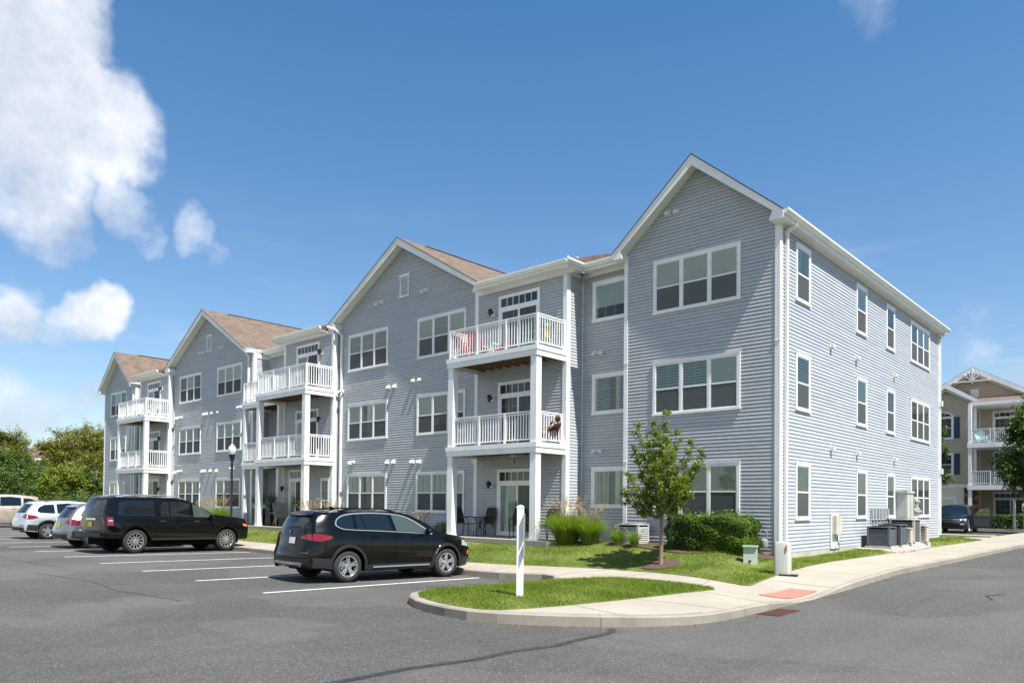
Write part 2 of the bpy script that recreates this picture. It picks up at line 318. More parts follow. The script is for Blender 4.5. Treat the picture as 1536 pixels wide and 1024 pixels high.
# ------------------------------------------------------------------ mesh helpers
class MB:
    def __init__(s): s.v = []; s.f = []; s.m = []; s.mats = []
    def mi(s, m):
        if m not in s.mats: s.mats.append(m)
        return s.mats.index(m)
    def quad(s, pts, m):
        i = len(s.v); s.v += [tuple(p) for p in pts]; s.f.append(tuple(range(i, i + len(pts)))); s.m.append(s.mi(m))
    def box(s, a, b, m):
        (x0, y0, z0), (x1, y1, z1) = a, b
        if x0 > x1: x0, x1 = x1, x0
        if y0 > y1: y0, y1 = y1, y0
        if z0 > z1: z0, z1 = z1, z0
        i = len(s.v); s.v += [(x0, y0, z0), (x1, y0, z0), (x1, y1, z0), (x0, y1, z0), (x0, y0, z1), (x1, y0, z1), (x1, y1, z1), (x0, y1, z1)]
        k = s.mi(m)
        for q in ((3, 2, 1, 0), (4, 5, 6, 7), (0, 1, 5, 4), (1, 2, 6, 5), (2, 3, 7, 6), (3, 0, 4, 7)): s.f.append(tuple(i + j for j in q)); s.m.append(k)
        return s
    def bar(s, p, q, w, h, m, up=(0, 0, 1)):
        """box section from p to q"""
        p, q = Vector(p), Vector(q); d = (q - p).normalized(); up = Vector(up)
        if abs(d.dot(up)) > .98: up = Vector((1, 0, 0))
        x = d.cross(up).normalized(); y = x.cross(d)
        i = len(s.v)
        for c in (p, q):
            for a, b in ((-1, -1), (1, -1), (1, 1), (-1, 1)): s.v.append(tuple(c + x * (a * w / 2) + y * (b * h / 2)))
        k = s.mi(m)
        for f in ((0, 1, 2, 3), (7, 6, 5, 4), (4, 5, 1, 0), (5, 6, 2, 1), (6, 7, 3, 2), (7, 4, 0, 3)): s.f.append(tuple(i + j for j in f)); s.m.append(k)
        return s
    def tube(s, pts, r, m, n=8, cap=True):
        pts = [Vector(p) for p in pts]; rs = r if isinstance(r, (list, tuple)) else [r] * len(pts)
        k = s.mi(m); prev = None; base = len(s.v)
        for j, p in enumerate(pts):
            d = (pts[min(j + 1, len(pts) - 1)] - pts[max(j - 1, 0)]).normalized()
            if prev is None:
                a = Vector((0, 0, 1)) if abs(d.z) < .9 else Vector((1, 0, 0)); x = d.cross(a).normalized()
            else: x = (prev - d * prev.dot(d)).normalized()
            prev = x; y = d.cross(x)
            for q in range(n):
                t_ = 2 * math.pi * q / n; s.v.append(tuple(p + (x * math.cos(t_) + y * math.sin(t_)) * rs[j]))
        for j in range(len(pts) - 1):
            for q in range(n):
                a = base + j * n + q; b = base + j * n + (q + 1) % n
                s.f.append((a, b, b + n, a + n)); s.m.append(k)
        if cap:
            s.f.append(tuple(base + q for q in range(n))[::-1]); s.m.append(k)
            s.f.append(tuple(base + (len(pts) - 1) * n + q for q in range(n))); s.m.append(k)
        return s
    def lathe(s, prof, c, m, n=24, axis='Z'):
        k = s.mi(m); base = len(s.v); c = Vector(c)
        for (r, h) in prof:
            for q in range(n):
                a = 2 * math.pi * q / n; x, y = r * math.cos(a), r * math.sin(a)
                s.v.append(tuple(c + (Vector((x, y, h)) if axis == 'Z' else Vector((x, h, y)) if axis == 'Y' else Vector((h, x, y)))))
        for j in range(len(prof) - 1):
            for q in range(n):
                a = base + j * n + q; b = base + j * n + (q + 1) % n; s.f.append((a, b, b + n, a + n)); s.m.append(k)
        return s
    def prism(s, poly, ax, lo, hi, m):
        """extrude a 2D polygon along axis ax ('X': poly in y,z; 'Y': x,z; 'Z': x,y)"""
        def pt(p, h): return (h, p[0], p[1]) if ax == 'X' else (p[0], h, p[1]) if ax == 'Y' else (p[0], p[1], h)
        i = len(s.v); n = len(poly); s.v += [pt(p, lo) for p in poly] + [pt(p, hi) for p in poly]; k = s.mi(m)
        s.f.append(tuple(i + j for j in range(n))); s.m.append(k); s.f.append(tuple(i + n + j for j in range(n))[::-1]); s.m.append(k)
        for j in range(n):
            a, b = i + j, i + (j + 1) % n; s.f.append((a, a + n, b + n, b)); s.m.append(k)
        return s
    def build(s, name, parent=None, smooth=False, label=None, fix=True):
        me = bpy.data.meshes.new(name); me.from_pydata(s.v, [], s.f); me.update()
        for m in s.mats: me.materials.append(m)
        me.polygons.foreach_set('material_index', s.m)
        if fix:
            bm = bmesh.new(); bm.from_mesh(me); bmesh.ops.recalc_face_normals(bm, faces=bm.faces); bm.to_mesh(me); bm.free()
        if smooth:
            me.polygons.foreach_set('use_smooth', [True] * len(me.polygons))
            try: me.set_sharp_from_angle(angle=R(40))
            except Exception: pass
        o = bpy.data.objects.new(name, me); COL.objects.link(o)
        if parent: o.parent = parent
        if label: o['label'] = label
        return o
def npmesh(name, verts, faces, mats, parent=None, mi=None, smooth=False):
    """verts (N,3) faces (F,k) arrays"""
    me = bpy.data.meshes.new(name); F, k = faces.shape
    me.vertices.add(len(verts)); me.vertices.foreach_set('co', np.asarray(verts, np.float32).ravel())
    me.loops.add(F * k); me.loops.foreach_set('vertex_index', faces.astype(np.int32).ravel())
    me.polygons.add(F); me.polygons.foreach_set('loop_start', np.arange(0, F * k, k, dtype=np.int32))
    if smooth: me.polygons.foreach_set('use_smooth', np.ones(F, bool))
    for m in mats: me.materials.append(m)
    if mi is not None: me.polygons.foreach_set('material_index', mi.astype(np.int32))
    me.update(calc_edges=True); o = bpy.data.objects.new(name, me); COL.objects.link(o)
    if parent: o.parent = parent
    return o
def tag(o, label=None, cat=None, group=None, kind=None):
    if label: o['label'] = label
    if cat: o['category'] = cat
    if group: o['group'] = group
    if kind: o['kind'] = kind
    return o
def thing(name, label, cat, loc=(0, 0, 0), rz=0.0, group=None):
    o = bpy.data.objects.new(name, None); COL.objects.link(o); o.location = loc; o.rotation_euler = (0, 0, rz); o.empty_display_size = .2
    return tag(o, label, cat, group)
def dup(root, loc, rz, label, group=None):
    def cp(o, par):
        c = o.copy(); COL.objects.link(c)
        if par: c.parent = par
        for ch in o.children: cp(ch, c)
        return c
    r = cp(root, None); r.location = loc; r.rotation_euler = (0, 0, rz); r['label'] = label
    if group: r['group'] = group
    return r
def sstep(x, a, b):
    t_ = np.clip((np.asarray(x, float) - a) / (b - a), 0, 1); return t_ * t_ * (3 - 2 * t_)

# ------------------------------------------------------------------ terrain
# x runs along the long front of the building (towards +x its right end), y runs away behind it
def asph(u, v):
    u = np.asarray(u, float); v = np.asarray(v, float)
    base = -.004 - .006 * np.clip(u, -60, 20) - .016 * (np.clip(v, -40, -5.9) + 8)
    rise = .32 * sstep(v, -8.5, 1.0) * sstep(u, -3.0, .8)
    far = (.42 - (base + rise)) * sstep(v, 18, 30)
    return base + rise + far
CURB = [(-70, -5.92), (-30, -5.92), (-13, -5.88), (-9, -5.82), (-6, -5.74), (-4.9, -5.64), (-4.25, -5.48), (-3.75, -5.3), (-3.4, -5.32), (-3.15, -5.55), (-3.02, -5.95),
        (-3.0, -7.2), (-3.05, -8.4), (-3.08, -9.3), (-3.0, -9.85), (-2.78, -10.3), (-2.41, -10.65), (-1.9, -10.93), (-1.4, -11.1), (-.85, -11.22), (-.3, -11.24), (.2, -11.08), (.6, -10.85),
        (1.05, -10.5), (1.45, -10.1), (1.8, -9.66), (2.07, -9.2), (2.25, -8.75), (2.34, -8.3), (2.38, -7.8), (2.40, -7.2), (2.41, -6.7), (2.43, -6.2), (2.47, -5.7), (2.54, -5.2), (2.62, -4.6), (2.69, -3.9),
        (2.75, -3.2), (2.80, -2.4), (2.85, -1.5), (2.86, -.5), (2.88, 1), (2.9, 4), (2.9, 8), (2.9, 14), (2.9, 22), (3.1, 32), (3.5, 60)]
LAWN = [(-70, -4.55), (-20.2, -4.52), (-16, -4.42), (-12, -4.5), (-7.4, -4.6), (-6.2, -4.4), (-5.2, -3.98), (-4.2, -3.52), (-3.4, -3.2), (-2.6, -3.05), (-1.9, -3.18), (-1.0, -3.62), (.1, -4.22), (.8, -4.58), (1.15, -4.68), (1.3, -4.55),
        (1.24, -3.9), (1.16, -2.6), (1.1, -1), (1.1, 3), (1.1, 5.6), (1.1, 17.3), (1.1, 20.0)]
ISLE = [(1.02, -5.6), (.85, -5.42), (.35, -5.22), (-.1, -5.06), (-.5, -4.97), (-1.2, -4.87), (-1.8, -4.87), (-2.3, -5.1), (-2.6, -5.45), (-2.8, -5.95), (-2.85, -6.6), (-2.86, -7.6), (-2.92, -9.2), (-2.84, -9.8), (-2.62, -10.25),
        (-2.2, -10.58), (-1.7, -10.8), (-1.2, -10.95), (-.7, -11.03), (-.25, -11.02), (.05, -10.85), (.2, -10.35), (.3, -9.8), (.38, -9.1), (.46, -8.3), (.55, -7.5), (.75, -6.4)]
def segdist(px, py, poly, closed=False):
    px = np.asarray(px, float); py = np.asarray(py, float); best = np.full(px.shape, 1e9)
    n = len(poly)
    for i in range(n if closed else n - 1):
        (ax, ay), (bx, by) = poly[i], poly[(i + 1) % n]
        dx, dy = bx - ax, by - ay; L = dx * dx + dy * dy
        t_ = np.clip(((px - ax) * dx + (py - ay) * dy) / L, 0, 1)
        best = np.minimum(best, np.hypot(px - ax - t_ * dx, py - ay - t_ * dy))
    return best
def inside(px, py, poly):
    px = np.asarray(px, float); py = np.asarray(py, float); c = np.zeros(px.shape, bool); n = len(poly)
    for i in range(n):
        (ax, ay), (bx, by) = poly[i], poly[i - 1]
        cond = ((ay > py) != (by > py)) & (px < (bx - ax) * (py - ay) / ((by - ay) + 1e-12) + ax); c ^= cond
    return c
def ramp_at(u, v): return np.exp(-((np.asarray(v) + 4.7) / 1.15) ** 2) * sstep(u, 1.1, 2.3)
def walkz(u, v):
    u = np.asarray(u, float); v = np.asarray(v, float)
    z = asph(u, v) + .135 - .125 * ramp_at(u, v)
    z = z + (.07 * sstep(v, -5.9, -4.6)) * (1 - sstep(u, -4.0, .5)) + .03 * (1 - sstep(u, 1.0, 2.8)) * sstep(u, -3, 1)
    return z
BLD = [(-48.3, .0), (-4.9, 0), (0, 0), (0, 17)]
def side_base(u, v):
    b = .43 + .018 * np.clip(v, 0, 9.5); return b + (.73 - b) * sstep(u, .3, -.9) * sstep(v, 3, -.5)
def lawnz(u, v):
    u = np.asarray(u, float); v = np.asarray(v, float)
    db = segdist(u, v, LAWN); dB = segdist(u, v, BLD)
    t_ = db / (db + np.maximum(dB - .9, 0) + 1e-6); t_ = t_ * t_ * (3 - 2 * t_) * .6 + t_ * .4
    wob = .012 * np.sin(u * 2.1 + v) * np.sin(v * 1.7 - u * .6)
    return (walkz(u, v) + .012) * (1 - t_) + side_base(u, v) * t_ + wob * t_
def islez(u, v):
    d = segdist(u, v, ISLE, True); return walkz(u, v) + .012 + .06 * sstep(d, 0, 1.2)

def gridmesh(name, u0, u1, v0, v1, du, dv, zf, mat, mask=None, boundary=None):
    us = np.arange(u0, u1 + du / 2, du); vs = np.arange(v0, v1 + dv / 2, dv)
    U, V = np.meshgrid(us, vs, indexing='ij'); Zz = zf(U, V)
    nu, nv = U.shape; idx = np.arange(nu * nv).reshape(nu, nv)
    f = np.stack([idx[:-1, :-1], idx[1:, :-1], idx[1:, 1:], idx[:-1, 1:]], -1).reshape(-1, 4)
    if mask is not None:
        cu = (U[:-1, :-1] + du / 2).ravel(); cv = (V[:-1, :-1] + dv / 2).ravel(); f = f[mask(cu, cv)]
    return npmesh(name, np.stack([U, V, Zz], -1).reshape(-1, 3), f, [mat], smooth=True)
def polymesh(name, poly, zf, mat, size, closed_extra=None):
    """triangulated polygon, refined, draped on zf"""
    bm = bmesh.new(); vs = [bm.verts.new((p[0], p[1], 0)) for p in poly]
    for tri in tessellate_polygon([[Vector((p[0], p[1], 0)) for p in poly]]): bm.faces.new([vs[k] for k in tri])
    # slice by a grid so the drape is even
    xs = [p[0] for p in poly]; ys = [p[1] for p in poly]
    for a0, a1, nrm in ((min(xs), max(xs), (1, 0, 0)), (min(ys), max(ys), (0, 1, 0))):
        k = a0 + size
        while k < a1:
            bmesh.ops.bisect_plane(bm, geom=bm.verts[:] + bm.edges[:] + bm.faces[:], plane_co=(nrm[0] * k, nrm[1] * k, 0), plane_no=nrm); k += size
    co = np.array([v.co[:] for v in bm.verts]); zz = zf(co[:, 0], co[:, 1])
    for v, z_ in zip(bm.verts, zz): v.co.z = float(z_)
    for q in bm.faces: q.smooth = True
    bmesh.ops.recalc_face_normals(bm, faces=bm.faces)
    bm.normal_update()
    if sum(q.normal.z for q in bm.faces) < 0: bmesh.ops.reverse_faces(bm, faces=bm.faces)
    be = [e for e in bm.edges if e.is_boundary]; r_ = bmesh.ops.extrude_edge_only(bm, edges=be)      # skirt down into the ground
    for v in [g for g in r_['geom'] if isinstance(g, bmesh.types.BMVert)]: v.co.z -= .14
    me = bpy.data.meshes.new(name); bm.to_mesh(me); bm.free(); me.materials.append(mat); me.set_sharp_from_angle(angle=R(45))
    o = bpy.data.objects.new(name, me); COL.objects.link(o)
    return o
# base ground to the horizon
g = MB(); g.quad([(-900, -600, -.35), (700, -600, -.35), (700, 1200, -.35), (-900, 1200, -.35)], M['farground']); tag(g.build('ground'), kind='structure')
# asphalt: lot and road as one sheet
lot = gridmesh('parking_lot', -64, 24, -30, -4, .5, .5, asph, M['asphalt'], mask=lambda u, v: (u < 24))
tag(lot, kind='structure')
road = gridmesh('road', 1.5, 24, -4, 76, .5, .5, asph, M['asphalt']); tag(road, kind='structure')
drive = gridmesh('driveway', -14, 1.5, 24, 40.2, .5, .6, asph, M['asphalt']); tag(drive, kind='structure')
def offset(poly, d):
    out = []
    for i, p in enumerate(poly):
        a = Vector(poly[max(i - 1, 0)]); b = Vector(poly[min(i + 1, len(poly) - 1)]); t_ = (b - a).normalized(); n_ = Vector((-t_.y, t_.x)); out.append((p[0] + n_.x * d, p[1] + n_.y * d))
    return out
# kerb
def resample(poly, step):
    out = [poly[0]]
    for a, b in zip(poly[:-1], poly[1:]):
        L = math.hypot(b[0] - a[0], b[1] - a[1]); n_ = max(1, int(L / step))
        out += [(a[0] + (b[0] - a[0]) * k / n_, a[1] + (b[1] - a[1]) * k / n_) for k in range(1, n_ + 1)]
    return out
CR = resample(CURB, .45)
# inner side of the kerb is on the left-hand side of its direction of travel
CIN = offset(CR, .15); CBEV = offset(CR, .02)
cm = MB()
def cz(p, q): return float(walkz(*q)) + .004
for (a, b, ab, bb, ai, bi) in zip(CR[:-1], CR[1:], CBEV[:-1], CBEV[1:], CIN[:-1], CIN[1:]):
    za, zb = float(asph(*a)) - .1, float(asph(*b)) - .1; ta, tb = cz(a, ai), cz(b, bi)
    cm.quad([(*a, za), (*b, zb), (*b, tb - .02), (*a, ta - .02)], M['kerb'])
    cm.quad([(*a, ta - .02), (*b, tb - .02), (*bb, tb), (*ab, ta)], M['kerb'])
    cm.quad([(*ab, ta), (*bb, tb), (*bi, tb), (*ai, ta)], M['kerb'])
    cm.quad([(*ai, ta), (*bi, tb), (*bi, tb - .15), (*ai, ta - .15)], M['kerb'])
kb = cm.build('kerb', smooth=True, fix=False); tag(kb, kind='structure')
kj = MB(); run = 0; nxt = 1.6
for (a, b, ab, ai) in zip(CR[:-1], CR[1:], CBEV[:-1], CIN[:-1]):
    run += math.dist(a, b)
    if run > nxt and a[0] > -40:
        nxt += 2.9; d = Vector((b[0] - a[0], b[1] - a[1])).normalized() * .006; n_ = Vector((-d.y, d.x)).normalized() * -.003; t_ = cz(a, ai)
        P0 = (a[0] + n_.x, a[1] + n_.y)
        kj.quad([(P0[0] - d.x, P0[1] - d.y, float(asph(*a)) - .02), (P0[0] + d.x, P0[1] + d.y, float(asph(*a)) - .02), (P0[0] + d.x, P0[1] + d.y, t_ - .018), (P0[0] - d.x, P0[1] - d.y, t_ - .018)], M['joint'])
        kj.quad([(ab[0] - d.x, ab[1] - d.y, t_ + .003), (ab[0] + d.x, ab[1] + d.y, t_ + .003), (ai[0] + d.x, ai[1] + d.y, t_ + .003), (ai[0] - d.x, ai[1] - d.y, t_ + .003)], M['joint'])
tag(kj.build('kerb_joints', fix=False), kind='structure')
# concrete walk fills everything inside the kerb, lawns lie a little above it
walkpoly = [p for p in CIN if p[1] < 44] + [(1.8, 43.0), (1.4, 30), (.9, 22.6), (-14, 22.6), (-14, 20.0), (-50, 19), (-64, 19), (-64, -5.77)]
wk = polymesh('sidewalk', walkpoly, walkz, M['walk'], .5); tag(wk, kind='structure')
lawnpoly = [p for p in LAWN if p[0] > -63.5] + [(-4, 20.8), (-12, 20.8), (-13, 18), (-50, 17.5), (-63.5, 17.5), (-63.5, -4.55)]
lawn = polymesh('lawn', lawnpoly, lawnz, M['soil'], .5); tag(lawn, kind='structure')
isl = polymesh('island_lawn', ISLE, islez, M['soil'], .3); tag(isl, kind='structure')
# joints in the walk, painted stall lines, crack sealer, ramp paving, drain
jt = MB()
def strip(mb, pts, w_, zf, dz, m, widths=None):
    pts = resample(pts, .3); L = offset(pts, w_ / 2); Rr = offset(pts, -w_ / 2)
    for a, b, c_, d in zip(L[:-1], L[1:], Rr[1:], Rr[:-1]): mb.quad([(*p, float(zf(*p)) + dz) for p in (d, c_, b, a)], m)
for u in np.arange(-58, -4.6, 1.55): strip(jt, [(u, -5.76), (u, -4.75)], .014, walkz, .004, M['joint'])
for v in np.arange(-1.6, 20, 1.6): strip(jt, [(1.12, v), (2.7, v)], .014, walkz, .004, M['joint'])
for a, b in (((.33, -9.4), (1.62, -9.75)), ((.5, -7.8), (2.3, -7.6)), ((.9, -6.0), (2.45, -6.2)), ((-1.9, -4.8), (-1.8, -3.25)), ((1.3, -3.6), (2.65, -3.5)), ((.5, -5.25), (.3, -4.4)), ((-3.3, -5.2), (-3.2, -3.2))):
    strip(jt, [a, b], .014, walkz, .004, M['joint'])
ip = [p for p in offset(CR, .165) if -.2 < p[0] < 2.5 and p[1] < -7.9]
strip(jt, ip, .022, walkz, .006, M['joint'])
tag(jt.build('walk_joints', fix=False), kind='structure')
ln = MB()
for k in range(-1, 12):
    u = -5.3 - 2.88 * k
    if k < 0: continue
    strip(ln, [(u, -11.9), (u + .02, -5.95)], .105, asph, .005, M['paint'])
tag(ln.build('stall_lines', fix=False), kind='structure')
ck = MB()
strip(ck, [(1.86, -15.5), (1.82, -14.2), (1.95, -13.3), (1.90, -12.6), (2.0, -11.9), (1.92, -11.3), (1.9, -10.75), (1.83, -10.35), (1.66, -10.15)], .115, asph, .005, M['sealer'])
for pts, wd in (([(-3.3, -7.6), (-3.6, -7.9), (-3.75, -8.3), (-3.6, -8.5)], .05), ([(-3.9, -7.0), (-4.3, -7.35), (-4.5, -7.3)], .035), ([(5.3, -2.8), (5.1, -2.3), (5.35, -1.9)], .05),
                ([(-12, -14.0), (-9, -13.7), (-7.2, -13.9), (-5, -13.6)], .02), ([(-20, -13.2), (-16, -13.4), (-13, -13.0)], .02)):
    strip(ck, pts, wd, asph, .0045, M['sealer'])
tag(ck.build('sealed_cracks', fix=False), kind='structure')
tp = polymesh('tactile_paving', [(1.80, -5.30), (2.30, -5.05), (2.44, -3.98), (1.93, -4.08)], lambda u, v: walkz(u, v) + .022, M['tactile'], .12)
tag(tp, kind='structure')
dr = thing('storm_drain', 'rusty red brown drain grate set in the road by the kerb', 'drain grate', (0, 0, 0))
dm = MB(); dz = float(asph(2.95, -6.7))
DC = [(2.44, -6.88), (2.86, -6.84), (2.90, -5.95), (2.48, -6.0)]
dm.quad([(p[0], p[1], float(asph(*p)) + .004) for p in DC], M['rust'])
for k in range(9):
    t_ = (k + .5) / 9
    a = [DC[0][i] + (DC[3][i] - DC[0][i]) * t_ for i in (0, 1)]; b = [DC[1][i] + (DC[2][i] - DC[1][i]) * t_ for i in (0, 1)]
    dm.bar((a[0] + .03, a[1], float(asph(*a)) + .009), (b[0] - .03, b[1], float(asph(*b)) + .009), .06, .012, M['rust'])
dm.build('grate', dr)

# grass blades (uncountable: one object per lawn)
def blades(name, regions, zf, seed, label):
    r_ = np.random.default_rng(seed); Vs = []; n0 = 0
    for (poly, dens, h, wd) in regions:
        xs = [p[0] for p in poly]; ys = [p[1] for p in poly]
        n_ = int((max(xs) - min(xs)) * (max(ys) - min(ys)) * dens)
        x = r_.uniform(min(xs), max(xs), n_); y = r_.uniform(min(ys), max(ys), n_); ok = inside(x, y, poly); x = x[ok]; y = y[ok]
        patch = .5 + .5 * np.sin(x * 1.9 + np.sin(y * 1.3) * 2) * np.sin(y * 2.3 + np.sin(x * .9)); keep = r_.random(len(x)) < .45 + .55 * patch; x = x[keep]; y = y[keep]; patch = patch[keep]
        z = zf(x, y) - .005; a = r_.uniform(0, 2 * np.pi, len(x)); hh = h * r_.uniform(.45, 1.25, len(x)) * (.6 + .5 * patch); ww = wd * r_.uniform(.6, 1.3, len(x))
        lx = r_.normal(0, .45, len(x)) * hh; ly = r_.normal(0, .45, len(x)) * hh
        c, s_ = np.cos(a) * ww, np.sin(a) * ww
        T = np.stack([np.stack([x - c, y - s_, z], -1), np.stack([x + c, y + s_, z], -1), np.stack([x + lx, y + ly, z + hh], -1)], 1); Vs.append(T.reshape(-1, 3))
    V_ = np.concatenate(Vs); f = np.arange(len(V_)).reshape(-1, 3); o = npmesh(name, V_, f, [M['grass']]); tag(o, label, 'grass', kind='stuff'); return o
near = [(-9, -4.55), (-7.4, -4.58), (-6.2, -4.38), (-5.2, -3.96), (-4.2, -3.5), (-3.4, -3.18), (-2.6, -3.03), (-1.9, -3.16), (-1.0, -3.6), (.1, -4.2), (.8, -4.56), (1.15, -4.66), (1.28, -4.55), (1.22, -3.9), (1.14, -2.6), (1.1, 5.7), (.2, 5.7), (.12, -.1), (-4.9, -.3), (-9, -1.9)]
left = [(-48, -4.53), (-20.2, -4.5), (-16, -4.4), (-12, -4.48), (-9, -4.55), (-9, -1.95), (-14, -1.0), (-20, -2.0), (-48, -2.0)]
right = [(.1, 11.2), (1.1, 10.7), (1.1, 20), (-4, 20.6), (-6, 20), (-5, 17.4), (.1, 17.3)]
blades('lawn_grass', [(near, 2100, .055, .0065), (left, 420, .07, .013), (right, 700, .06, .012)], lawnz, 3, 'mown green lawn grass between the walk and the building')
blades('island_grass', [(ISLE, 3800, .062, .006)], islez, 4, 'green grass growing on the kerbed island')
# mulch beds
mb_ = polymesh('mulch_bed', [(-4.6, -.02), (-4.7, -1.15), (-3.6, -1.3), (-2.0, -1.62), (-.5, -1.35), (-.02, -.75), (-.02, -.02)], lambda u, v: lawnz(u, v) + .03, M['mulch'], .4); tag(mb_, kind='structure')
gv = polymesh('gravel_bed', [(.02, 5.9), (.9, 5.9), (1.35, 6.6), (1.3, 9.6), (1.1, 11.0), (.02, 11.2)], lambda u, v: np.maximum(lawnz(u, v), walkz(u, v)) + .012, M['gravel'], .4); tag(gv, kind='structure')

# ------------------------------------------------------------------ the grey building
FL = [.77, 3.82, 6.87]
bld = thing('apartment_building', 'long three storey grey blue apartment block with white trim, gables and balconies', 'building', (0, 0, 0))
EXP = 3.05 / 30
def siding(mb, P0, d, nrm, L, z0, top, mat=None):
    """real lap siding: one slanted face and one small ledge per course. top: [(s,z),...] convex profile"""
    mat = mat or M['siding']; zmax = max(z for _, z in top); z = z0
    def span(zz):
        pts = []
        for (a, za), (b, zb) in zip(top[:-1], top[1:]):
            if za >= zz: pts.append(a)
            if zb >= zz: pts.append(b)
            if (za - zz) * (zb - zz) < 0: pts.append(a + (b - a) * (zz - za) / (zb - za))
        return (min(pts), max(pts)) if pts else None
    def pt(s_, off, zz): return (P0[0] + d[0] * s_ + nrm[0] * off, P0[1] + d[1] * s_ + nrm[1] * off, zz)
    i = 0
    while z < zmax - .01:
        zt = min(z + EXP, zmax - .005); a = span(z + .001); b = span(zt)
        if a is None or b is None: break
        jit = .0016 * math.sin(i * 12.9898) ; lo = .0145 + jit
        zm = z + (zt - z) * .16
        am = (a[0] + (b[0] - a[0]) * .16, a[1] + (b[1] - a[1]) * .16)
        mb.quad([pt(a[0], lo - .003, z), pt(a[1], lo - .003, z), pt(am[1], lo, zm), pt(am[0], lo, zm)], mat)
        zs_ = zt - (.013 if i % 2 else .009)                     # the face stops short: a real shadow gap under the next course
        cuts = [am[0]] + [c for c in np.arange(am[0] - .3 + ((i // 2) * 1.37) % 3.66, am[1], 3.66) if am[0] + .25 < c < am[1] - .25] + [am[1]]
        for q, (ca, cb) in enumerate(zip(cuts[:-1], cuts[1:])):   # separate panels, lapped at their ends
            o_ = .0012 * (q % 2); ta = b[0] if q == 0 else ca; tb = b[1] if q == len(cuts) - 2 else cb
            if tb <= ta: continue
            mb.quad([pt(ca, lo + o_, zm), pt(cb, lo + o_, zm), pt(min(tb, b[1]), .001 + o_, zs_), pt(max(ta, b[0]), .001 + o_, zs_)], mat)
        mb.quad([pt(b[0], .001, zs_), pt(b[1], .001, zs_), pt(b[1], -.022, zs_ + .001), pt(b[0], -.022, zs_ + .001)], mat)
        mb.quad([pt(b[0], -.022, zs_ + .001), pt(b[1], -.022, zs_ + .001), pt(b[1], -.022, zt + .001), pt(b[0], -.022, zt + .001)], mat)
        mb.quad([pt(b[0], -.022, zt), pt(b[1], -.022, zt), pt(b[1], .0116, zt), pt(b[0], .0116, zt)], mat)
        z = zt; i += 1
def wall(P0, d, nrm, L, z0, top, label=None, mat=None, parent=None):
    mb = MB(); siding(mb, P0, d, nrm, L, z0, top, mat); o = mb.build('wall', parent or bld, label=label, fix=False); return o
class Fr:
    """wall frame: s along the wall, d outwards, z up"""
    def __init__(s, P, d, n): s.P = P; s.d = d; s.n = n
    def pt(s, a, b, z): return (s.P[0] + s.d[0] * a + s.n[0] * b, s.P[1] + s.d[1] * a + s.n[1] * b, z)
    def box(s, mb, a0, a1, b0, b1, z0, z1, m): mb.box(s.pt(a0, b0, z0), s.pt(a1, b1, z1), m)
FRONT = lambda v, u=0: Fr((u, v), (1, 0), (0, -1))
SIDE = lambda u, v=0: Fr((u, v), (0, 1), (1, 0))
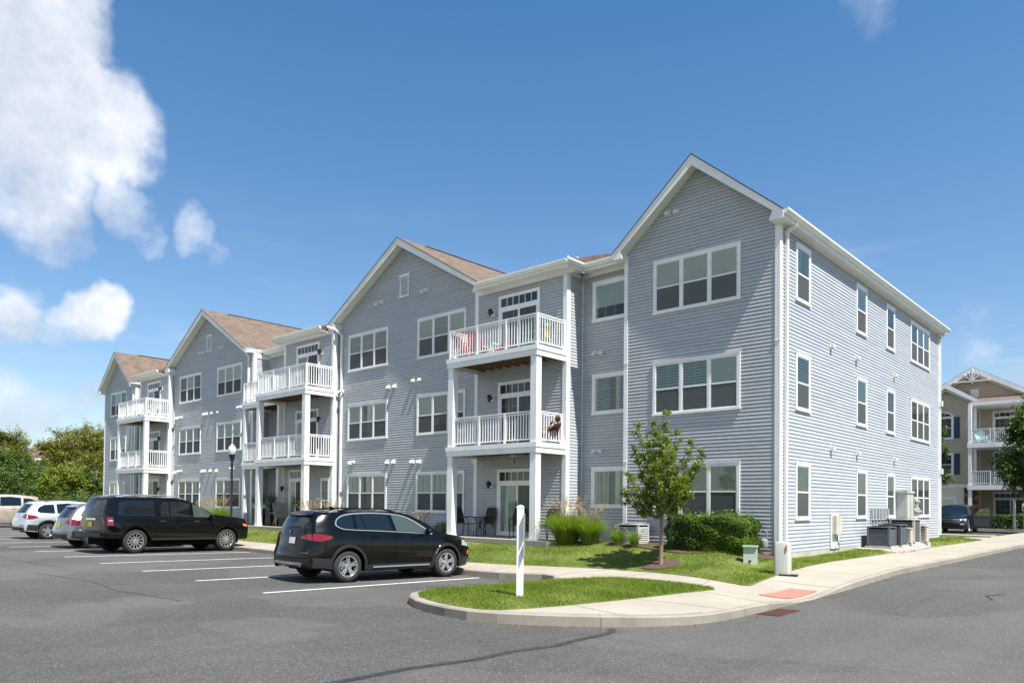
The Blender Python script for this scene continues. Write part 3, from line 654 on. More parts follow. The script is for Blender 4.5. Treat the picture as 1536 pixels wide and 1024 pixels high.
def window(fr, a0, a1, z0, z1, n=3, style=('blind', 'blind', 'room'), screen=True, grid=(2, 2), trim=.085, parent=None, meet=True, label=None, glass=None):
    parent = parent or bld; mb = MB(); W = M['white']; t_ = trim
    fr.box(mb, a0, a1, .0, .048, z1 - t_, z1, W); fr.box(mb, a0 - .015, a1 + .015, .0, .06, z0, z0 + t_ * .8, W)
    fr.box(mb, a0, a0 + t_, .0, .046, z0 + t_ * .8, z1 - t_, W); fr.box(mb, a1 - t_, a1, .0, .046, z0 + t_ * .8, z1 - t_, W)
    fr.box(mb, a0 - .012, a1 + .012, .0, .056, z1 - .004, z1 + .022, W)
    ia, ib, iz0, iz1 = a0 + t_, a1 - t_, z0 + t_ * .8, z1 - t_
    mul = .075; cw = (ib - ia - mul * (n - 1)) / n; zm = (iz0 + iz1) / 2 - .01
    pm, bmh, sm = MB(), MB(), MB()
    for k in range(n):
        c0 = ia + k * (cw + mul); c1 = c0 + cw; s_ = .03
        if k < n - 1: fr.box(mb, c1, c1 + mul, .0, .042, iz0, iz1, W)
        fr.box(mb, c0, c1, .0, .034, iz1 - s_, iz1, W); fr.box(mb, c0, c1, .0, .036, iz0, iz0 + s_ * 1.3, W)
        fr.box(mb, c0, c0 + s_, .0, .034, iz0 + s_, iz1 - s_, W); fr.box(mb, c1 - s_, c1, .0, .034, iz0 + s_, iz1 - s_, W)
        if meet: fr.box(mb, c0 + s_, c1 - s_, .0, .038, zm - .022, zm + .022, W)
        # thin bars of the upper sash
        ztop0 = zm + .022 if meet else iz0 + s_
        for q in range(1, grid[0]):
            x = c0 + s_ + (cw - 2 * s_) * q / grid[0]; fr.box(mb, x - .006, x + .006, .018, .0215, ztop0, iz1 - s_, W)
        for q in range(1, grid[1]):
            zq = ztop0 + (iz1 - s_ - ztop0) * q / grid[1]; fr.box(mb, c0 + s_, c1 - s_, .018, .021, zq - .006, zq + .006, W)
        st = style[k % len(style)]
        def pl(m_, b, za, zb, mat): m_.quad([fr.pt(c0 + s_, b, za), fr.pt(c1 - s_, b, za), fr.pt(c1 - s_, b, zb), fr.pt(c0 + s_, b, zb)], mat)
        top_ = iz1 - s_; bot_ = iz0 + s_
        if st == 'room': pl(bmh, .0165, bot_, top_, M['room'])
        elif isinstance(st, tuple):      # blind partly drawn: (kind, fraction of height covered)
            zc = top_ - (top_ - bot_) * st[1]; pl(bmh, .0165, zc, top_, M[st[0]]); pl(bmh, .0165, bot_, zc, M['room'])
        else: pl(bmh, .0165, bot_, top_, M[st])
        pl(pm, .0245, bot_, top_, M['glass'])
        if screen and meet: pl(sm, .0285, bot_, zm - .022, M['screen'])
    o = mb.build('window', parent, label=label)
    pm.build('pane', o, fix=False); bmh.build('blind', o, fix=False)
    if sm.v: sm.build('insect_screen', o, fix=False)
    return o
def sliding_door(fr, a0, a1, z0, z1, left='curtain', right='room', parent=None, lights=6, label=None, open_=False):
    parent = parent or bld; mb = MB(); W = M['white']; t_ = .11
    fr.box(mb, a0, a1, 0, .05, z1 - t_, z1, W); fr.box(mb, a0 - .01, a1 + .01, 0, .06, z0, z0 + .05, W)
    fr.box(mb, a0, a0 + t_, 0, .048, z0 + .05, z1 - t_, W); fr.box(mb, a1 - t_, a1, 0, .048, z0 + .05, z1 - t_, W)
    zt = z1 - t_ - .30
    fr.box(mb, a0 + t_, a1 - t_, 0, .044, zt - .11, zt, W)
    ia, ib = a0 + t_, a1 - t_
    for k in range(1, lights):
        x = ia + (ib - ia) * k / lights; fr.box(mb, x - .012, x + .012, .02, .032, zt, z1 - t_, W)
    mid = (ia + ib) / 2; zb = z0 + .05; zd = zt - .11
    for (x0, x1, dd) in ((ia, mid + .02, .036), (mid - .02, ib, .030)):
        fr.box(mb, x0, x0 + .06, 0, dd, zb, zd, W); fr.box(mb, x1 - .06, x1, 0, dd, zb, zd, W)
        fr.box(mb, x0 + .06, x1 - .06, 0, dd, zb, zb + .09, W); fr.box(mb, x0 + .06, x1 - .06, 0, dd, zd - .06, zd, W)
        for q in range(1, 3): x = x0 + (x1 - x0) * q / 3; fr.box(mb, x - .005, x + .005, .018, .0215, zb + .09, zd - .06, W)
        for q in range(1, 5): zq = zb + (zd - zb) * q / 5; fr.box(mb, x0 + .06, x1 - .06, .018, .021, zq - .005, zq + .005, W)
    o = mb.build('door', parent, label=label)
    def pl(m_, x0, x1, b, za, zb_, mat): m_.quad([fr.pt(x0, b, za), fr.pt(x1, b, za), fr.pt(x1, b, zb_), fr.pt(x0, b, zb_)], mat)
    pm = MB(); pl(pm, ia, ib, .0245, zt, z1 - t_, M['glass']); pl(pm, ia + .06, mid - .04, .0245, zb + .09, zd - .06, M['glass']); pl(pm, mid + .04, ib - .06, .0245, zb + .09, zd - .06, M['glass']); pm.build('pane', o, fix=False)
    cm_ = MB(); pl(cm_, ia, ib, .0165, zt, z1 - t_, M['room']); pl(cm_, ia + .06, mid - .02, .0165, zb + .05, zd - .03, M[left]); pl(cm_, mid + .02, ib - .06, .0165, zb + .05, zd - .03, M[right]); cm_.build('curtain', o, fix=False)
    sm = MB(); pl(sm, mid + .04, ib - .06, .0285, zb + .09, zd - .06, M['screen']); sm.build('insect_screen', o, fix=False)
    hm = MB(); fr.box(hm, mid - .035, mid - .015, .036, .07, zb + .95, zb + 1.15, M['lantern']); hm.build('handle', o)
    return o

# ---- walls
SL1, SL2 = .85, .585
def gable_top(u0, u1, uc, za, sl):          # siding polygon under the rake soffit
    L = u1 - u0; z0 = za - sl * (uc - u0); z1 = za - sl * (u1 - uc)
    return [(0, z0), (uc - u0, za), (L, z1)]
Z0 = .60
G = {'g1': (-4.9, 0.0, -2.42, 11.94, SL1, 2.66), 'g2': (-20.1, -11.15, -15.65, 12.65, SL2, 4.85), 'g3': (-37.15, -27.7, -32.78, 12.62, SL2, 4.85), 'g4': (-48.3, -42.95, -45.72, 11.9, SL1, 2.72)}
for k, (a, b, uc, za, sl, hf) in G.items():
    wall((a, 0), (1, 0), (0, -1), b - a, Z0, gable_top(a, b, uc, za - .16, sl))
EH = 9.62
BAY = {'b1': (-11.15, -6.95), 'b2': (-24.2, -20.1), 'b3': (-41.35, -37.1)}
for k, (a, b) in BAY.items(): wall((a, -.32), (1, 0), (0, -1), b - a, Z0, [(0, EH), (b - a, EH)])
REC = {'r1': (-6.95, -4.9, .54), 'r2': (-27.7, -24.2, .95), 'r3': (-42.95, -41.35, .95)}
for k, (a, b, v) in REC.items(): wall((a, v), (1, 0), (0, -1), b - a, Z0, [(0, EH), (b - a, EH)])
# returns facing right / left
for (u, v0, v1, n_) in ((-6.95, -.32, .54, 1), (-20.1, -.32, 0, 1), (-37.1, -.32, 0, 1), (-27.7, 0, .95, 1), (-42.95, 0, .95, 1)): wall((u, v0), (0, 1), (1, 0), v1 - v0, Z0, [(0, EH), (v1 - v0, EH)])
for (u, v0, v1) in ((-4.9, 0, .54), (-11.15, -.32, 0), (-24.2, -.32, .95), (-41.35, -.32, .95), (-48.3, 0, 17)): wall((u, v0), (0, 1), (-1, 0), v1 - v0, Z0, [(0, EH), (v1 - v0, EH)])
wall((0, 0), (0, 1), (1, 0), 17.0, Z0 + .02, [(0, EH), (17.0, EH)])
wall((-48.3, 17.0), (1, 0), (0, 1), 48.3, Z0, [(0, EH), (48.3, EH)])
fm = MB()
fm.box((-.012, .012, .0), (-.05, 16.9, Z0 + .01), M['concfound']); fm.box((-.02, -.0, .0), (.008, 17.0, Z0 + .018), M['concfound'])
for (a, b, v) in [(-4.9, -.02, .012), (-20.1, -11.15, .012), (-37.15, -27.7, .012), (-48.3, -42.95, .012), (-11.15, -6.96, -.305), (-24.2, -20.1, -.305), (-41.35, -37.1, -.305), (-6.95, -4.9, .555), (-27.7, -24.2, .97), (-42.95, -41.35, .97)]:
    fm.box((a, v, .1), (b, v + .04, Z0 - .004), M['concfound'])
fm.build('foundation', bld)

# ---- corner boards
def cboard(u, v, du, dv, z1=EH - .02, z0=Z0 - .03): tm = MB(); tm.box((u, v, z0), (u + du, v + dv, z1), M['white']); tm.build('corner_trim', bld)
for u in (-4.92, -.115): cboard(u, -.03, .135, .17)
cboard(-.02, -.032, .05, .17)
for (u0, u1) in BAY.values():
    cboard(u0 - .02, -.35, .17, .05); cboard(u1 - .14, -.35, .17, .19)
cboard(-27.86, -.03, .19, .17); cboard(-43.12, -.03, .20, .17); cboard(-48.33, -.03, .12, .12)
cboard(-.03, 16.9, .06, .14)
for (u, v) in ((-6.95, .54), (-27.7, .95), (-42.95, .95)): cboard(u + .0, v - .035, .03, .035)
cboard(-20.04, -.028, .03, .03); cboard(-37.04, -.028, .03, .03)
# wider frieze boards under the bay eaves
class FZ:
    def box(s, a, b, m): q = MB(); q.box(a, b, m); q.build('frieze_board', bld)
fz = FZ()
for (u0, u1) in BAY.values(): fz.box((u0 - .02, -.356, 9.40), (u1 + .03, -.30, 9.60), M['white']); fz.box((u1 - .01, -.30, 9.42), (u1 + .036, .40, 9.60), M['white'])
for (a, b, v) in REC.values(): fz.box((a + .03, v - .03, 9.42), (b - .03, v + .01, 9.60), M['white'])
fz.box((-27.72, .02, 9.30), (-27.66, .93, 9.48), M['white'])
fz.box((-.01, .12, 9.40), (.026, 16.9, 9.50), M['white'])

# ---- roofs
def gable_roof(uc, hf, za, sl, v0, v1, e_r=True, e_l=True, ret_l=True, ret_r=True, wl=None, wr=None):
    rm = MB(); ze = za - sl * hf; th = .10; S = M['shingle']; D = M['drip']
    nl = Vector((-sl, 0, 1)).normalized()
    for sgn in (-1, 1):
        A = (uc, v0 - .03, za); B = (uc + sgn * hf, v0 - .03, ze); C_ = (uc + sgn * hf, v1, ze); Dd = (uc, v1, za)
        rm.quad([A, B, C_, Dd], S)
        a2, b2, c2, d2 = [(p[0], p[1], p[2] - .035) for p in (A, B, C_, Dd)]
        rm.quad([A, B, b2, a2], D); rm.quad([B, C_, c2, b2], D); rm.quad([a2, b2, c2, d2], D)
    rm.bar((uc, v0 + 1.5, za + .005), (uc, v1, za + .005), .16, .02, S)
    ro = rm.build('roof', bld, fix=False)
    fm_ = MB(); W = M['white']; hz = .30                       # rake boards and soffits
    for sgn in (-1, 1):
        p = [(uc, za - .037), (uc + sgn * (hf - .0), ze - .037), (uc + sgn * (hf - .0), ze - .037 - hz * .62), (uc, za - .037 - hz)]
        fm_.prism(p, 'Y', v0, v0 + .03, W)
        p2 = [(uc, za - .036), (uc + sgn * hf, ze - .036), (uc + sgn * hf, ze - .085), (uc, za - .095)]
        fm_.prism(p2, 'Y', v0 - .022, v0 - .001, W)
    fm_.build('rake_board', ro)
    sm = MB(); So = M['soffit']
    for sgn in (-1, 1):
        q = .22
        sm.quad([(uc, v0 + .03, za - .037 - q), (uc + sgn * hf, v0 + .03, ze - .037 - q * .8), (uc + sgn * hf, .02, ze - .037 - q * .8), (uc, .02, za - .037 - q)], So)
    zs = ze - .22
    # level eave soffits, fascia and gutters along both eaves
    for sgn, on, ww in ((-1, e_l, wl), (1, e_r, wr)):
        if not on: continue
        e = uc + sgn * hf
        if ww is not None: sm.quad([(ww, v0 + .03, zs), (e, v0 + .03, zs), (e, v1, zs), (ww, v1, zs)], So)
        fa = MB(); fa.box((e - sgn * .02, v0 + .034, zs - .006), (e + sgn * .004, v1, ze - .04), W); fa.build('fascia', ro)
        gm = MB(); g0 = e; g1 = e + sgn * .13; zt = ze + .005
        gm.prism([(g0, zt - .13), (g0 + sgn * .07, zt - .13), (g1, zt - .05), (g1, zt), (g1 - sgn * .012, zt), (g1 - sgn * .012, zt - .02), (g0 + sgn * .01, zt - .03)], 'Y', v0 + .01, v1, M['gutter']); gm.build('gutter', ro)
    # boxed returns at the feet of the rakes
    for sgn, on, ww in ((-1, ret_l, wl), (1, ret_r, wr)):
        if not on or ww is None: continue
        e = uc + sgn * hf; a = ww - sgn * .02; zt_in = za - sl * abs(a - uc) - .05
        sm.prism([(e - sgn * .001, zs - .015), (a - sgn * .10, zs - .015), (a - sgn * .10, zs + .04), (a - sgn * .02, zs + .24), (e - sgn * .001, ze - .06)], 'Y', v0 + .002, -.0, W)
    sm.build('soffit', ro)
    return ro
OV = -.40
r1 = gable_roof(-2.42, 2.68, 11.94, SL1, OV, 17.4, wl=-4.9, wr=0.0, e_l=False)
gable_roof(-15.65, 4.85, 12.65, SL2, OV, 8.6, wl=-20.1, wr=-11.15, e_r=False, e_l=False, ret_l=True)
gable_roof(-32.85, 4.85, 12.62, SL2, OV, 8.6, wl=-37.15, wr=-27.7, e_l=False)
gable_roof(-45.72, 2.80, 11.9, SL1, OV, 17.4, wl=-48.3, wr=-42.95)
def shed_roof(u0, u1, ve, ze=9.70, label=None, gut=True, wallv=0.0, vb=8.6, right_ret=None):
    rm = MB(); zb = ze + .335 * (vb - ve)
    rm.quad([(u0, ve, ze), (u1, ve, ze), (u1, vb, zb), (u0, vb, zb)], M['shingle']); rm.quad([(u0, ve, ze - .035), (u1, ve, ze - .035), (u1, vb, zb - .035), (u0, vb, zb - .035)], M['drip'])
    rm.quad([(u0, ve, ze), (u1, ve, ze), (u1, ve, ze - .035), (u0, ve, ze - .035)], M['drip'])
    rm.quad([(u1, ve, ze), (u1, vb, zb), (u1, vb, ze - .2), (u1, ve, ze - .2)], M['shingle'])
    ro = rm.build('roof', bld, fix=False)
    f_ = MB(); f_.box((u0, ve, ze - .22), (u1, ve + .02, ze - .035), M['white']); f_.build('fascia', ro)
    s_ = MB(); s_.box((u0, ve + .02, ze - .085), (u1, wallv, ze - .055), M['soffit']); s_.box((u0, ve + .02, ze - .22), (u1, wallv - .14, ze - .19), M['soffit'])
    s_.prism([(wallv - .14, ze - .20), (wallv - .14, ze - .08), (wallv, ze - .08), (wallv, ze - .30), (wallv - .05, ze - .30)], 'X', u0, u1, M['soffit']); s_.build('soffit', ro)
    gm = MB(); zt = ze + .01
    gm.prism([(ve, zt - .14), (ve - .07, zt - .14), (ve - .13, zt - .05), (ve - .13, zt), (ve - .118, zt), (ve - .118, zt - .02), (ve - .01, zt - .03)], 'X', u0, u1, M['gutter']); gm.build('gutter', ro)
    return ro
for (u0, u1), (x0, x1) in zip(BAY.values(), ((-10.78, -6.62), (-24.55, -20.5), (-41.7, -37.73))): shed_roof(x0, x1, -.72, 9.72, wallv=-.32)
# right-hand eave of the first bay turning back to the recess
em = MB()
em.box((-7.05, -.69, 9.492), (-6.625, .09, 9.66), M['soffit'])
em.box((-6.62, -.72, 9.50), (-6.60, .10, 9.685), M['white']); pass
em.prism([(-6.60, 9.59), (-6.53, 9.59), (-6.47, 9.68), (-6.47, 9.73), (-6.60, 9.70)], 'Y', -.85, .02, M['gutter']); em.build('eave_return', bld)
for (a, b, v), (x0, x1) in zip(REC.values(), ((-6.60, -5.12), (-28.0, -24.55), (-43.0, -41.7))): shed_roof(x0, x1, v - .45, 9.72, wallv=v)
# main roof behind
mr = MB()
for sg in (0,):
    mr.quad([(-46, 8.55, 12.6), (-2.5, 8.55, 12.6), (-2.5, 17.4, 9.7), (-46, 17.4, 9.7)], M['shingle'])
    mr.bar((-46, 8.55, 12.6), (-3, 8.55, 12.6), .3, .05, M['shingle'])
mr.build('roof', bld, fix=False)
for (u, v, h, r_) in ((-8.9, 2.2, .82, .04), (-7.7, 1.2, .30, .05), (-21.6, 2.0, .82, .04)):
    pmb = MB(); z = 9.72 + .335 * (v + .72); pmb.tube([(u, v, z - .1), (u, v, z + h * .45)], r_, M['white'], 10); pmb.build('vent_pipe', bld, smooth=True)

# ---- gable louvres, exhaust hoods, wall lamps
def louvre(fr, a0, a1, z0, z1):
    mb = MB(); W = M['white']; fr.box(mb, a0, a0 + .05, 0, .05, z0 + .06, z1 - .08, W); fr.box(mb, a1 - .05, a1, 0, .05, z0 + .06, z1 - .08, W)
    fr.box(mb, a0 - .03, a1 + .03, 0, .06, z0, z0 + .06, W)
    if fr.n == (0, -1):
        x0, x1 = fr.pt(a0 - .08, 0, 0)[0], fr.pt(a1 + .08, 0, 0)[0]
        mb.prism([(x0, z1), (x1, z1), (x1 - .08, z1 - .10), (x0 + .08, z1 - .10)], 'Y', fr.P[1] - .065, fr.P[1], W)
    else: fr.box(mb, a0 - .06, a1 + .06, 0, .06, z1 - .09, z1, W)
    n_ = 14
    for k in range(n_):
        z = z0 + .08 + (z1 - z0 - .20) * k / n_; p = fr.pt(a0 + .05, .01, z + .045); q = fr.pt(a1 - .05, .01, z + .045); r0 = fr.pt(a0 + .05, .042, z); r1_ = fr.pt(a1 - .05, .042, z)
        mb.quad([p, q, r1_, r0], W); mb.quad([r0, r1_, fr.pt(a1 - .05, .042, z + .012), fr.pt(a0 + .05, .042, z + .012)], W)
    return mb.build('louvre', bld, fix=False)
louvre(FRONT(0), -15.88, -15.33, 10.27, 11.2); louvre(FRONT(0), -32.92, -32.40, 10.27, 11.2)
def hood(fr, a, z, kind=0):
    mb = MB(); W = M['soffit']; s_ = .085
    fr.box(mb, a - s_, a + s_, 0, .03, z - s_, z + s_, W)
    p = [fr.pt(a + x, b, z + h) for x in (-s_ * .8, s_ * .8) for (b, h) in ((.03, -.06), (.03, .075), (.10, .05), (.14, -.06))]
    i = len(mb.v); mb.v += p; k = mb.mi(W)
    for f in ((0, 1, 2, 3), (7, 6, 5, 4), (1, 5, 6, 2), (2, 6, 7, 3), (0, 4, 5, 1), (3, 7, 4, 0)): mb.f.append(tuple(i + j for j in f)); mb.m.append(k)
    if kind: c0 = fr.pt(a, .12, z + .02); c1 = fr.pt(a, .2, z - .06); mb.tube([c0, c1], .05, W, 8)
    return mb.build('exhaust_hood', bld)

# ---- windows
F0 = FRONT(0)
ZW = [(1.50, 3.10), (4.55, 6.15), (7.60, 9.20)]
stl = {('g1', 2): ['blind'] * 3, ('g1', 1): ['blind_dark', 'blind_dark', 'blind'], ('g1', 0): ['curtain', ('blind', .55), ('blind', .5)],
       ('g2', 2, 0): ['blind_dark'] * 3, ('g2', 2, 1): ['blind', 'blind_dark', 'blind'], ('g2', 1, 0): [('blind', .6), ('curtain', .8), ('blind', .55)], ('g2', 1, 1): [('blind', .5), ('blind_dark', .8), ('blind', .55)],
       ('g2', 0, 0): [('curtain', .5), ('blind_dark', .5), ('blind_dark', .5)], ('g2', 0, 1): [('curtain', .5), ('curtain', .5), ('curtain', .5)],
       ('g3', 2, 0): ['room', ('blind', .5), 'room'], ('g3', 2, 1): [('blind', .5)] * 3, ('g3', 1, 0): [('blind', .5), ('curtain', .5), ('curtain', .5)], ('g3', 1, 1): [('blind', .5)] * 3,
       ('g3', 0, 0): ['room', 'room', ('curtain', .5)], ('g3', 0, 1): [('curtain', .5), 'room', 'room']}
for k in range(3):
    z0, z1 = ZW[k]
    window(F0, -3.87, -1.09, z0, z1, 3, stl[('g1', k)])
    for j, (a, b) in enumerate(((-19.39, -16.62), (-14.74, -11.96))): window(F0, a, b, z0, z1, 3, stl[('g2', k, j)])
    for j, (a, b) in enumerate(((-36.31, -33.54), (-31.62, -28.89))): window(F0, a, b, z0, z1, 3, stl[('g3', k, j)])
    window(F0, -47.15, -44.41, z0, z1, 3, ['room', ('blind', .5), 'room'] if k == 2 else [('curtain', .5)] * 3)
    window(FRONT(.54), -6.52, -5.10, z0 + .27, z1, 1, [('blind', .66), 'blind_dark', 'curtain'][2 - k:3 - k], screen=False, grid=(3, 3) if k else (3, 2), meet=False, trim=.11)
    window(FRONT(.95), -25.15, -24.35, z0 + .3, z1 - .1, 1, ['room'], grid=(2, 2))
    S0 = SIDE(0)
    st = [[('blind', .5)], ['blind'], ['blind']][k] if k else [('curtain', .5)]
    window(S0, 1.05, 2.11, z0, z1, 1, [('blind_dark', .6)] if k == 1 else [('curtain', .5)], grid=(2, 2))
    window(S0, 6.11, 7.17, z0, z1, 1, [('blind', .5)] if k else [('curtain', .5)], grid=(2, 2))
    window(S0, 9.37, 10.38, z0, z1, 1, ['room'] if k else [('curtain', .5)], grid=(2, 2))
    window(S0, 12.53, 15.37, z0, z1, 3, ['room', ('blind', .5), ('blind', .5)] if k else [('curtain', .5)] * 3)
# ---- patio doors
FB = FRONT(-.32)
for k in range(3):
    z0 = FL[k] + .01; z1 = 3.09 + 3.05 * k
    sliding_door(FB, -9.98, -8.08, z0, z1, ['curtain', 'room', 'room'][k], ['curtain', 'curtain', 'room'][k])
    if k: sliding_door(FB, -23.09, -21.2, z0, z1, 'curtain', 'room'); sliding_door(FB, -40.19, -38.26, z0, z1, 'curtain', 'room')
sliding_door(FB, -23.6, -22.45, FL[0] + .01, 3.4, 'curtain', 'room', lights=3)
window(FB, -20.95, -20.28, 1.0, 2.95, 1, ['room'], screen=False)
# framed entry with a glass transom on the last bay
sliding_door(FB, -40.0, -38.25, FL[0] + .01, 3.62, 'room', 'curtain', lights=4)
# ---- lanterns
def lantern(fr, a, z):
    mb = MB(); K = M['lantern']
    fr.box(mb, a - .085, a + .085, .0, .035, z - .10, z + .12, M['white'])
    o = mb.build('wall_lantern', bld)
    l = MB(); fr.box(l, a - .03, a + .03, .036, .06, z - .03, z + .09, K)
    l.tube([fr.pt(a, .05, z + .08), fr.pt(a, .12, z + .14), fr.pt(a, .17, z + .12)], .012, K, 6)
    c = fr.pt(a, .17, z); l.lathe([(.0, .13), (.05, .115), (.085, .075), (.09, .065), (.075, .06), (.05, -.11), (.03, -.125), (0, -.13)], c, K, 8)
    l.build('lamp', o); return o
for z in (8.66, 5.60, 2.54): lantern(FB, -10.28, z); lantern(FB, -21.02, z) if z > 3 else None; lantern(FB, -38.1, z)
lantern(FRONT(.95), -26.4, 5.6); lantern(FB, -24.0, 2.49)
# ---- exhaust hoods
for a, z in [(-3.4, 10.57), (-3.1, 10.55), (-17.41, 10.28), (-17.06, 10.32), (-14.46, 10.27), (-14.2, 10.29), (-16.55, 6.68), (-16.15, 6.68), (-14.95, 6.79), (-14.56, 6.79), (-16.56, 3.56), (-16.15, 3.56), (-33.77, 10.33), (-33.36, 10.31), (-31.45, 10.3), (-31.06, 10.29),
             (-33.14, 6.78), (-32.80, 6.78), (-32.18, 6.78), (-31.44, 6.78), (-33.26, 3.56), (-32.94, 3.57), (-32.26, 3.57), (-31.55, 3.55), (-45.49, 10.5)]: hood(F0, a, z)
for a, z in [(-14.95, 3.53), (-14.54, 3.52), (-36.76, 3.56), (-36.72, 6.79), (-19.05, 3.6)]: hood(F0, a, z, 1)
for v, z in [(3.82, 3.66), (6.2, 3.66), (10.36, 3.66), (3.79, 6.78), (6.12, 6.75), (10.36, 6.75)]: hood(SIDE(0), v, z)
def floods(fr, a, z):
    mb = MB(); W = M['white']
    fr.box(mb, a - .05, a + .05, 0, .04, z - .05, z + .05, W)
    for sg in (-1, 1): c = Vector(fr.pt(a + sg * .03, .04, z)); e = Vector(fr.pt(a + sg * .13, .14, z + .02)); f_ = Vector(fr.pt(a + sg * .17, .20, z - .06)); mb.tube([c, e, f_], [.02, .045, .055], W, 10)
    return mb.build('flood_light', bld, smooth=True)
for a, z in ((-18.9, 3.63), (-35.95, 6.79), (-35.95, 3.63), (-20.0 + .22, 6.79), (-28.92, 6.84), (-29.68, 3.62)): floods(F0, a, z)
for z in (6.84, 3.63): floods(FRONT(.54), -6.22, z)
fr_b = MB(); FRONT(0).box(fr_b, -11.45, -11.2, .0, .20, 3.35, 3.5, M['soffit']); fr_b.build('horn_box', bld)
# ---- downspouts
def spout(pts, w_=.085, d_=.06, m=None):
    mb = MB(); m = m or M['gutter']
    for a, b in zip(pts[:-1], pts[1:]): mb.bar(a, b, w_, d_, m, up=(1, 0, 0) if abs(a[2] - b[2]) > .8 * math.dist(a, b) else (0, 0, 1))
    for p in pts[1:-1]: mb.box((p[0] - w_ / 2, p[1] - w_ / 2, p[2] - w_ / 2), (p[0] + w_ / 2, p[1] + w_ / 2, p[2] + w_ / 2), m)
    return mb.build('downspout', bld)
spout([(.30, .45, 9.48), (.18, .42, 9.40), (.055, .36, 9.28), (.055, .30, .70), (.16, .26, .62)], .10, .075)
spout([(.33, 17.05, 9.46), (.055, 17.0, 9.3), (.055, 17.0, .72)], .10, .075)
for zz in (6.3, 3.35):
    cb_ = MB(); cb_.box((-.005, 16.93, zz), (.16, 17.10, zz + .22), M['white']); cb_.build('pipe_collar', bld)
spout([(-19.95, -.80, 9.60), (-19.80, -.50, 9.50), (-19.86, -.06, 9.30), (-19.86, -.06, .75)], .09, .07)
spout([(-28.05, -.30, 9.62), (-28.05, -.10, 9.35), (-28.15, -.065, 9.05), (-28.15, -.065, .75)], .09, .07)
spout([(-43.4, -.3, 9.45), (-43.2, -.07, 9.2), (-43.2, -.07, .75)], .09, .07)
for (u, z) in ((-4.84, 6.25), (-4.84, 3.2), (-.05, 6.3)):
    cb_ = MB(); cb_.box((u - .07, -.045, z), (u + .09, -.028, z + .02), M['white']); cb_.build('trim_joint', bld)

# ---- balconies
def railing(p, q, z, parent, zt=.98, posts=True, first=True, last=True, ep=.075):
    mb = MB(); W = M['white']; p = Vector((*p, 0)); q = Vector((*q, 0)); d = q - p; L = d.length; d.normalize()
    mb.bar(p + Vector((0, 0, z + zt)), q + Vector((0, 0, z + zt)), .065, .04, W)
    mb.bar(p + Vector((0, 0, z + zt - .07)), q + Vector((0, 0, z + zt - .07)), .035, .035, W); mb.bar(p + Vector((0, 0, z + .10)), q + Vector((0, 0, z + .10)), .04, .04, W)
    n_ = max(1, round(L / 1.35)); pp = [L * k / n_ for k in range(n_ + 1)]
    for k, a in enumerate(pp):
        if (k == 0 and not first) or (k == n_ and not last): continue
        c = p + d * a; mb.box((c.x - ep / 2, c.y - ep / 2, z), (c.x + ep / 2, c.y + ep / 2, z + zt + .02), W)
    nb = int(L / .118)
    for k in range(1, nb):
        a = L * k / nb
        if min(abs(a - x) for x in pp) < .05: continue
        c = p + d * a; mb.box((c.x - .0145, c.y - .0145, z + .10), (c.x + .0145, c.y + .0145, z + zt - .07), W)
    return mb.build('railing', parent, fix=False)
def deck(u0, u1, vf, vb, z, parent, right=True, left=True, rb=True, corner=.27, rail=True):
    mb = MB(); W = M['white']; D = M['wood']
    # white two-board fascia round the deck, open joists below
    def ring(o, za, zb):
        mb.box((u0 - o, vf - o, za), (u1 + o, vf - o + .05, zb), W)
        mb.box((u0 - o, vf - o + .05, za), (u0 - o + .05, vb, zb), W); mb.box((u1 + o - .05, vf - o + .05, za), (u1 + o, vb, zb), W)
    ring(.012, z - .33, z - .155); ring(.035, z - .152, z)
    mb.box((u0 + .02, vf + .02, z - .03), (u1 - .02, vb - .003, z - .008), M['soffit'])
    o = mb.build('balcony', bld)
    jm = MB(); n_ = int((u1 - u0) / .40)
    for k in range(1, n_): u = u0 + (u1 - u0) * k / n_; jm.box((u - .02, vf + .05, z - .27), (u + .02, vb - .02, z - .055), D)
    jm.box((u0 + .045, vf + .045, z - .052), (u1 - .045, vb - .01, z - .034), D)
    for q in (.33, .66): jm.box((u0 + .05, vf + (vb - vf) * q - .02, z - .20), (u1 - .05, vf + (vb - vf) * q + .02, z - .058), D)
    jm.build('deck_joists', o)
    return o
VF = -1.78
def post(u, v, z0, z1, w_=.245, parent=None):
    mb = MB(); h = w_ / 2; mb.box((u - h, v - h, z0), (u + h, v + h, z1), M['white'])
    mb.box((u - h - .02, v - h - .02, z0), (u + h + .02, v + h + .02, z0 + .12), M['white']) if z0 < 1 else None
    return mb.build('post', parent or bld)
for key, (u0, u1) in (('b1', (-11.04, -6.96)), ('b2', (-24.15, -20.0)), ('b3', (-41.05, -36.85))):
    ub = u1 - .0
    d3 = deck(u0, u1, VF - .02, -.33, 6.87, bld); d2 = deck(u0, u1, VF - .02, -.33, 3.82, bld)
    for u in (u0 + .145, u1 - .145):
        post(u, VF + .12, .70, 3.485); post(u, VF + .12, 3.825, 6.535, parent=d2)
    # top deck railing with slim corner posts
    c0, c1 = u0 + .06, u1 - .06
    railing((c0, VF + .06), (c1, VF + .06), 6.875, d3)
    railing((c1, VF + .06), (c1, -.38), 6.875, d3, first=False); railing((c0, VF + .06), (c0, -.38), 6.875, d3, first=False)
    railing((u0 + .29, VF + .12), (u1 - .29, VF + .12), 3.825, d2, first=False, last=False)
    railing((u1 - .145, VF + .27), (u1 - .145, -.38), 3.825, d2, first=False); railing((u0 + .145, VF + .27), (u0 + .145, -.38), 3.825, d2, first=False)
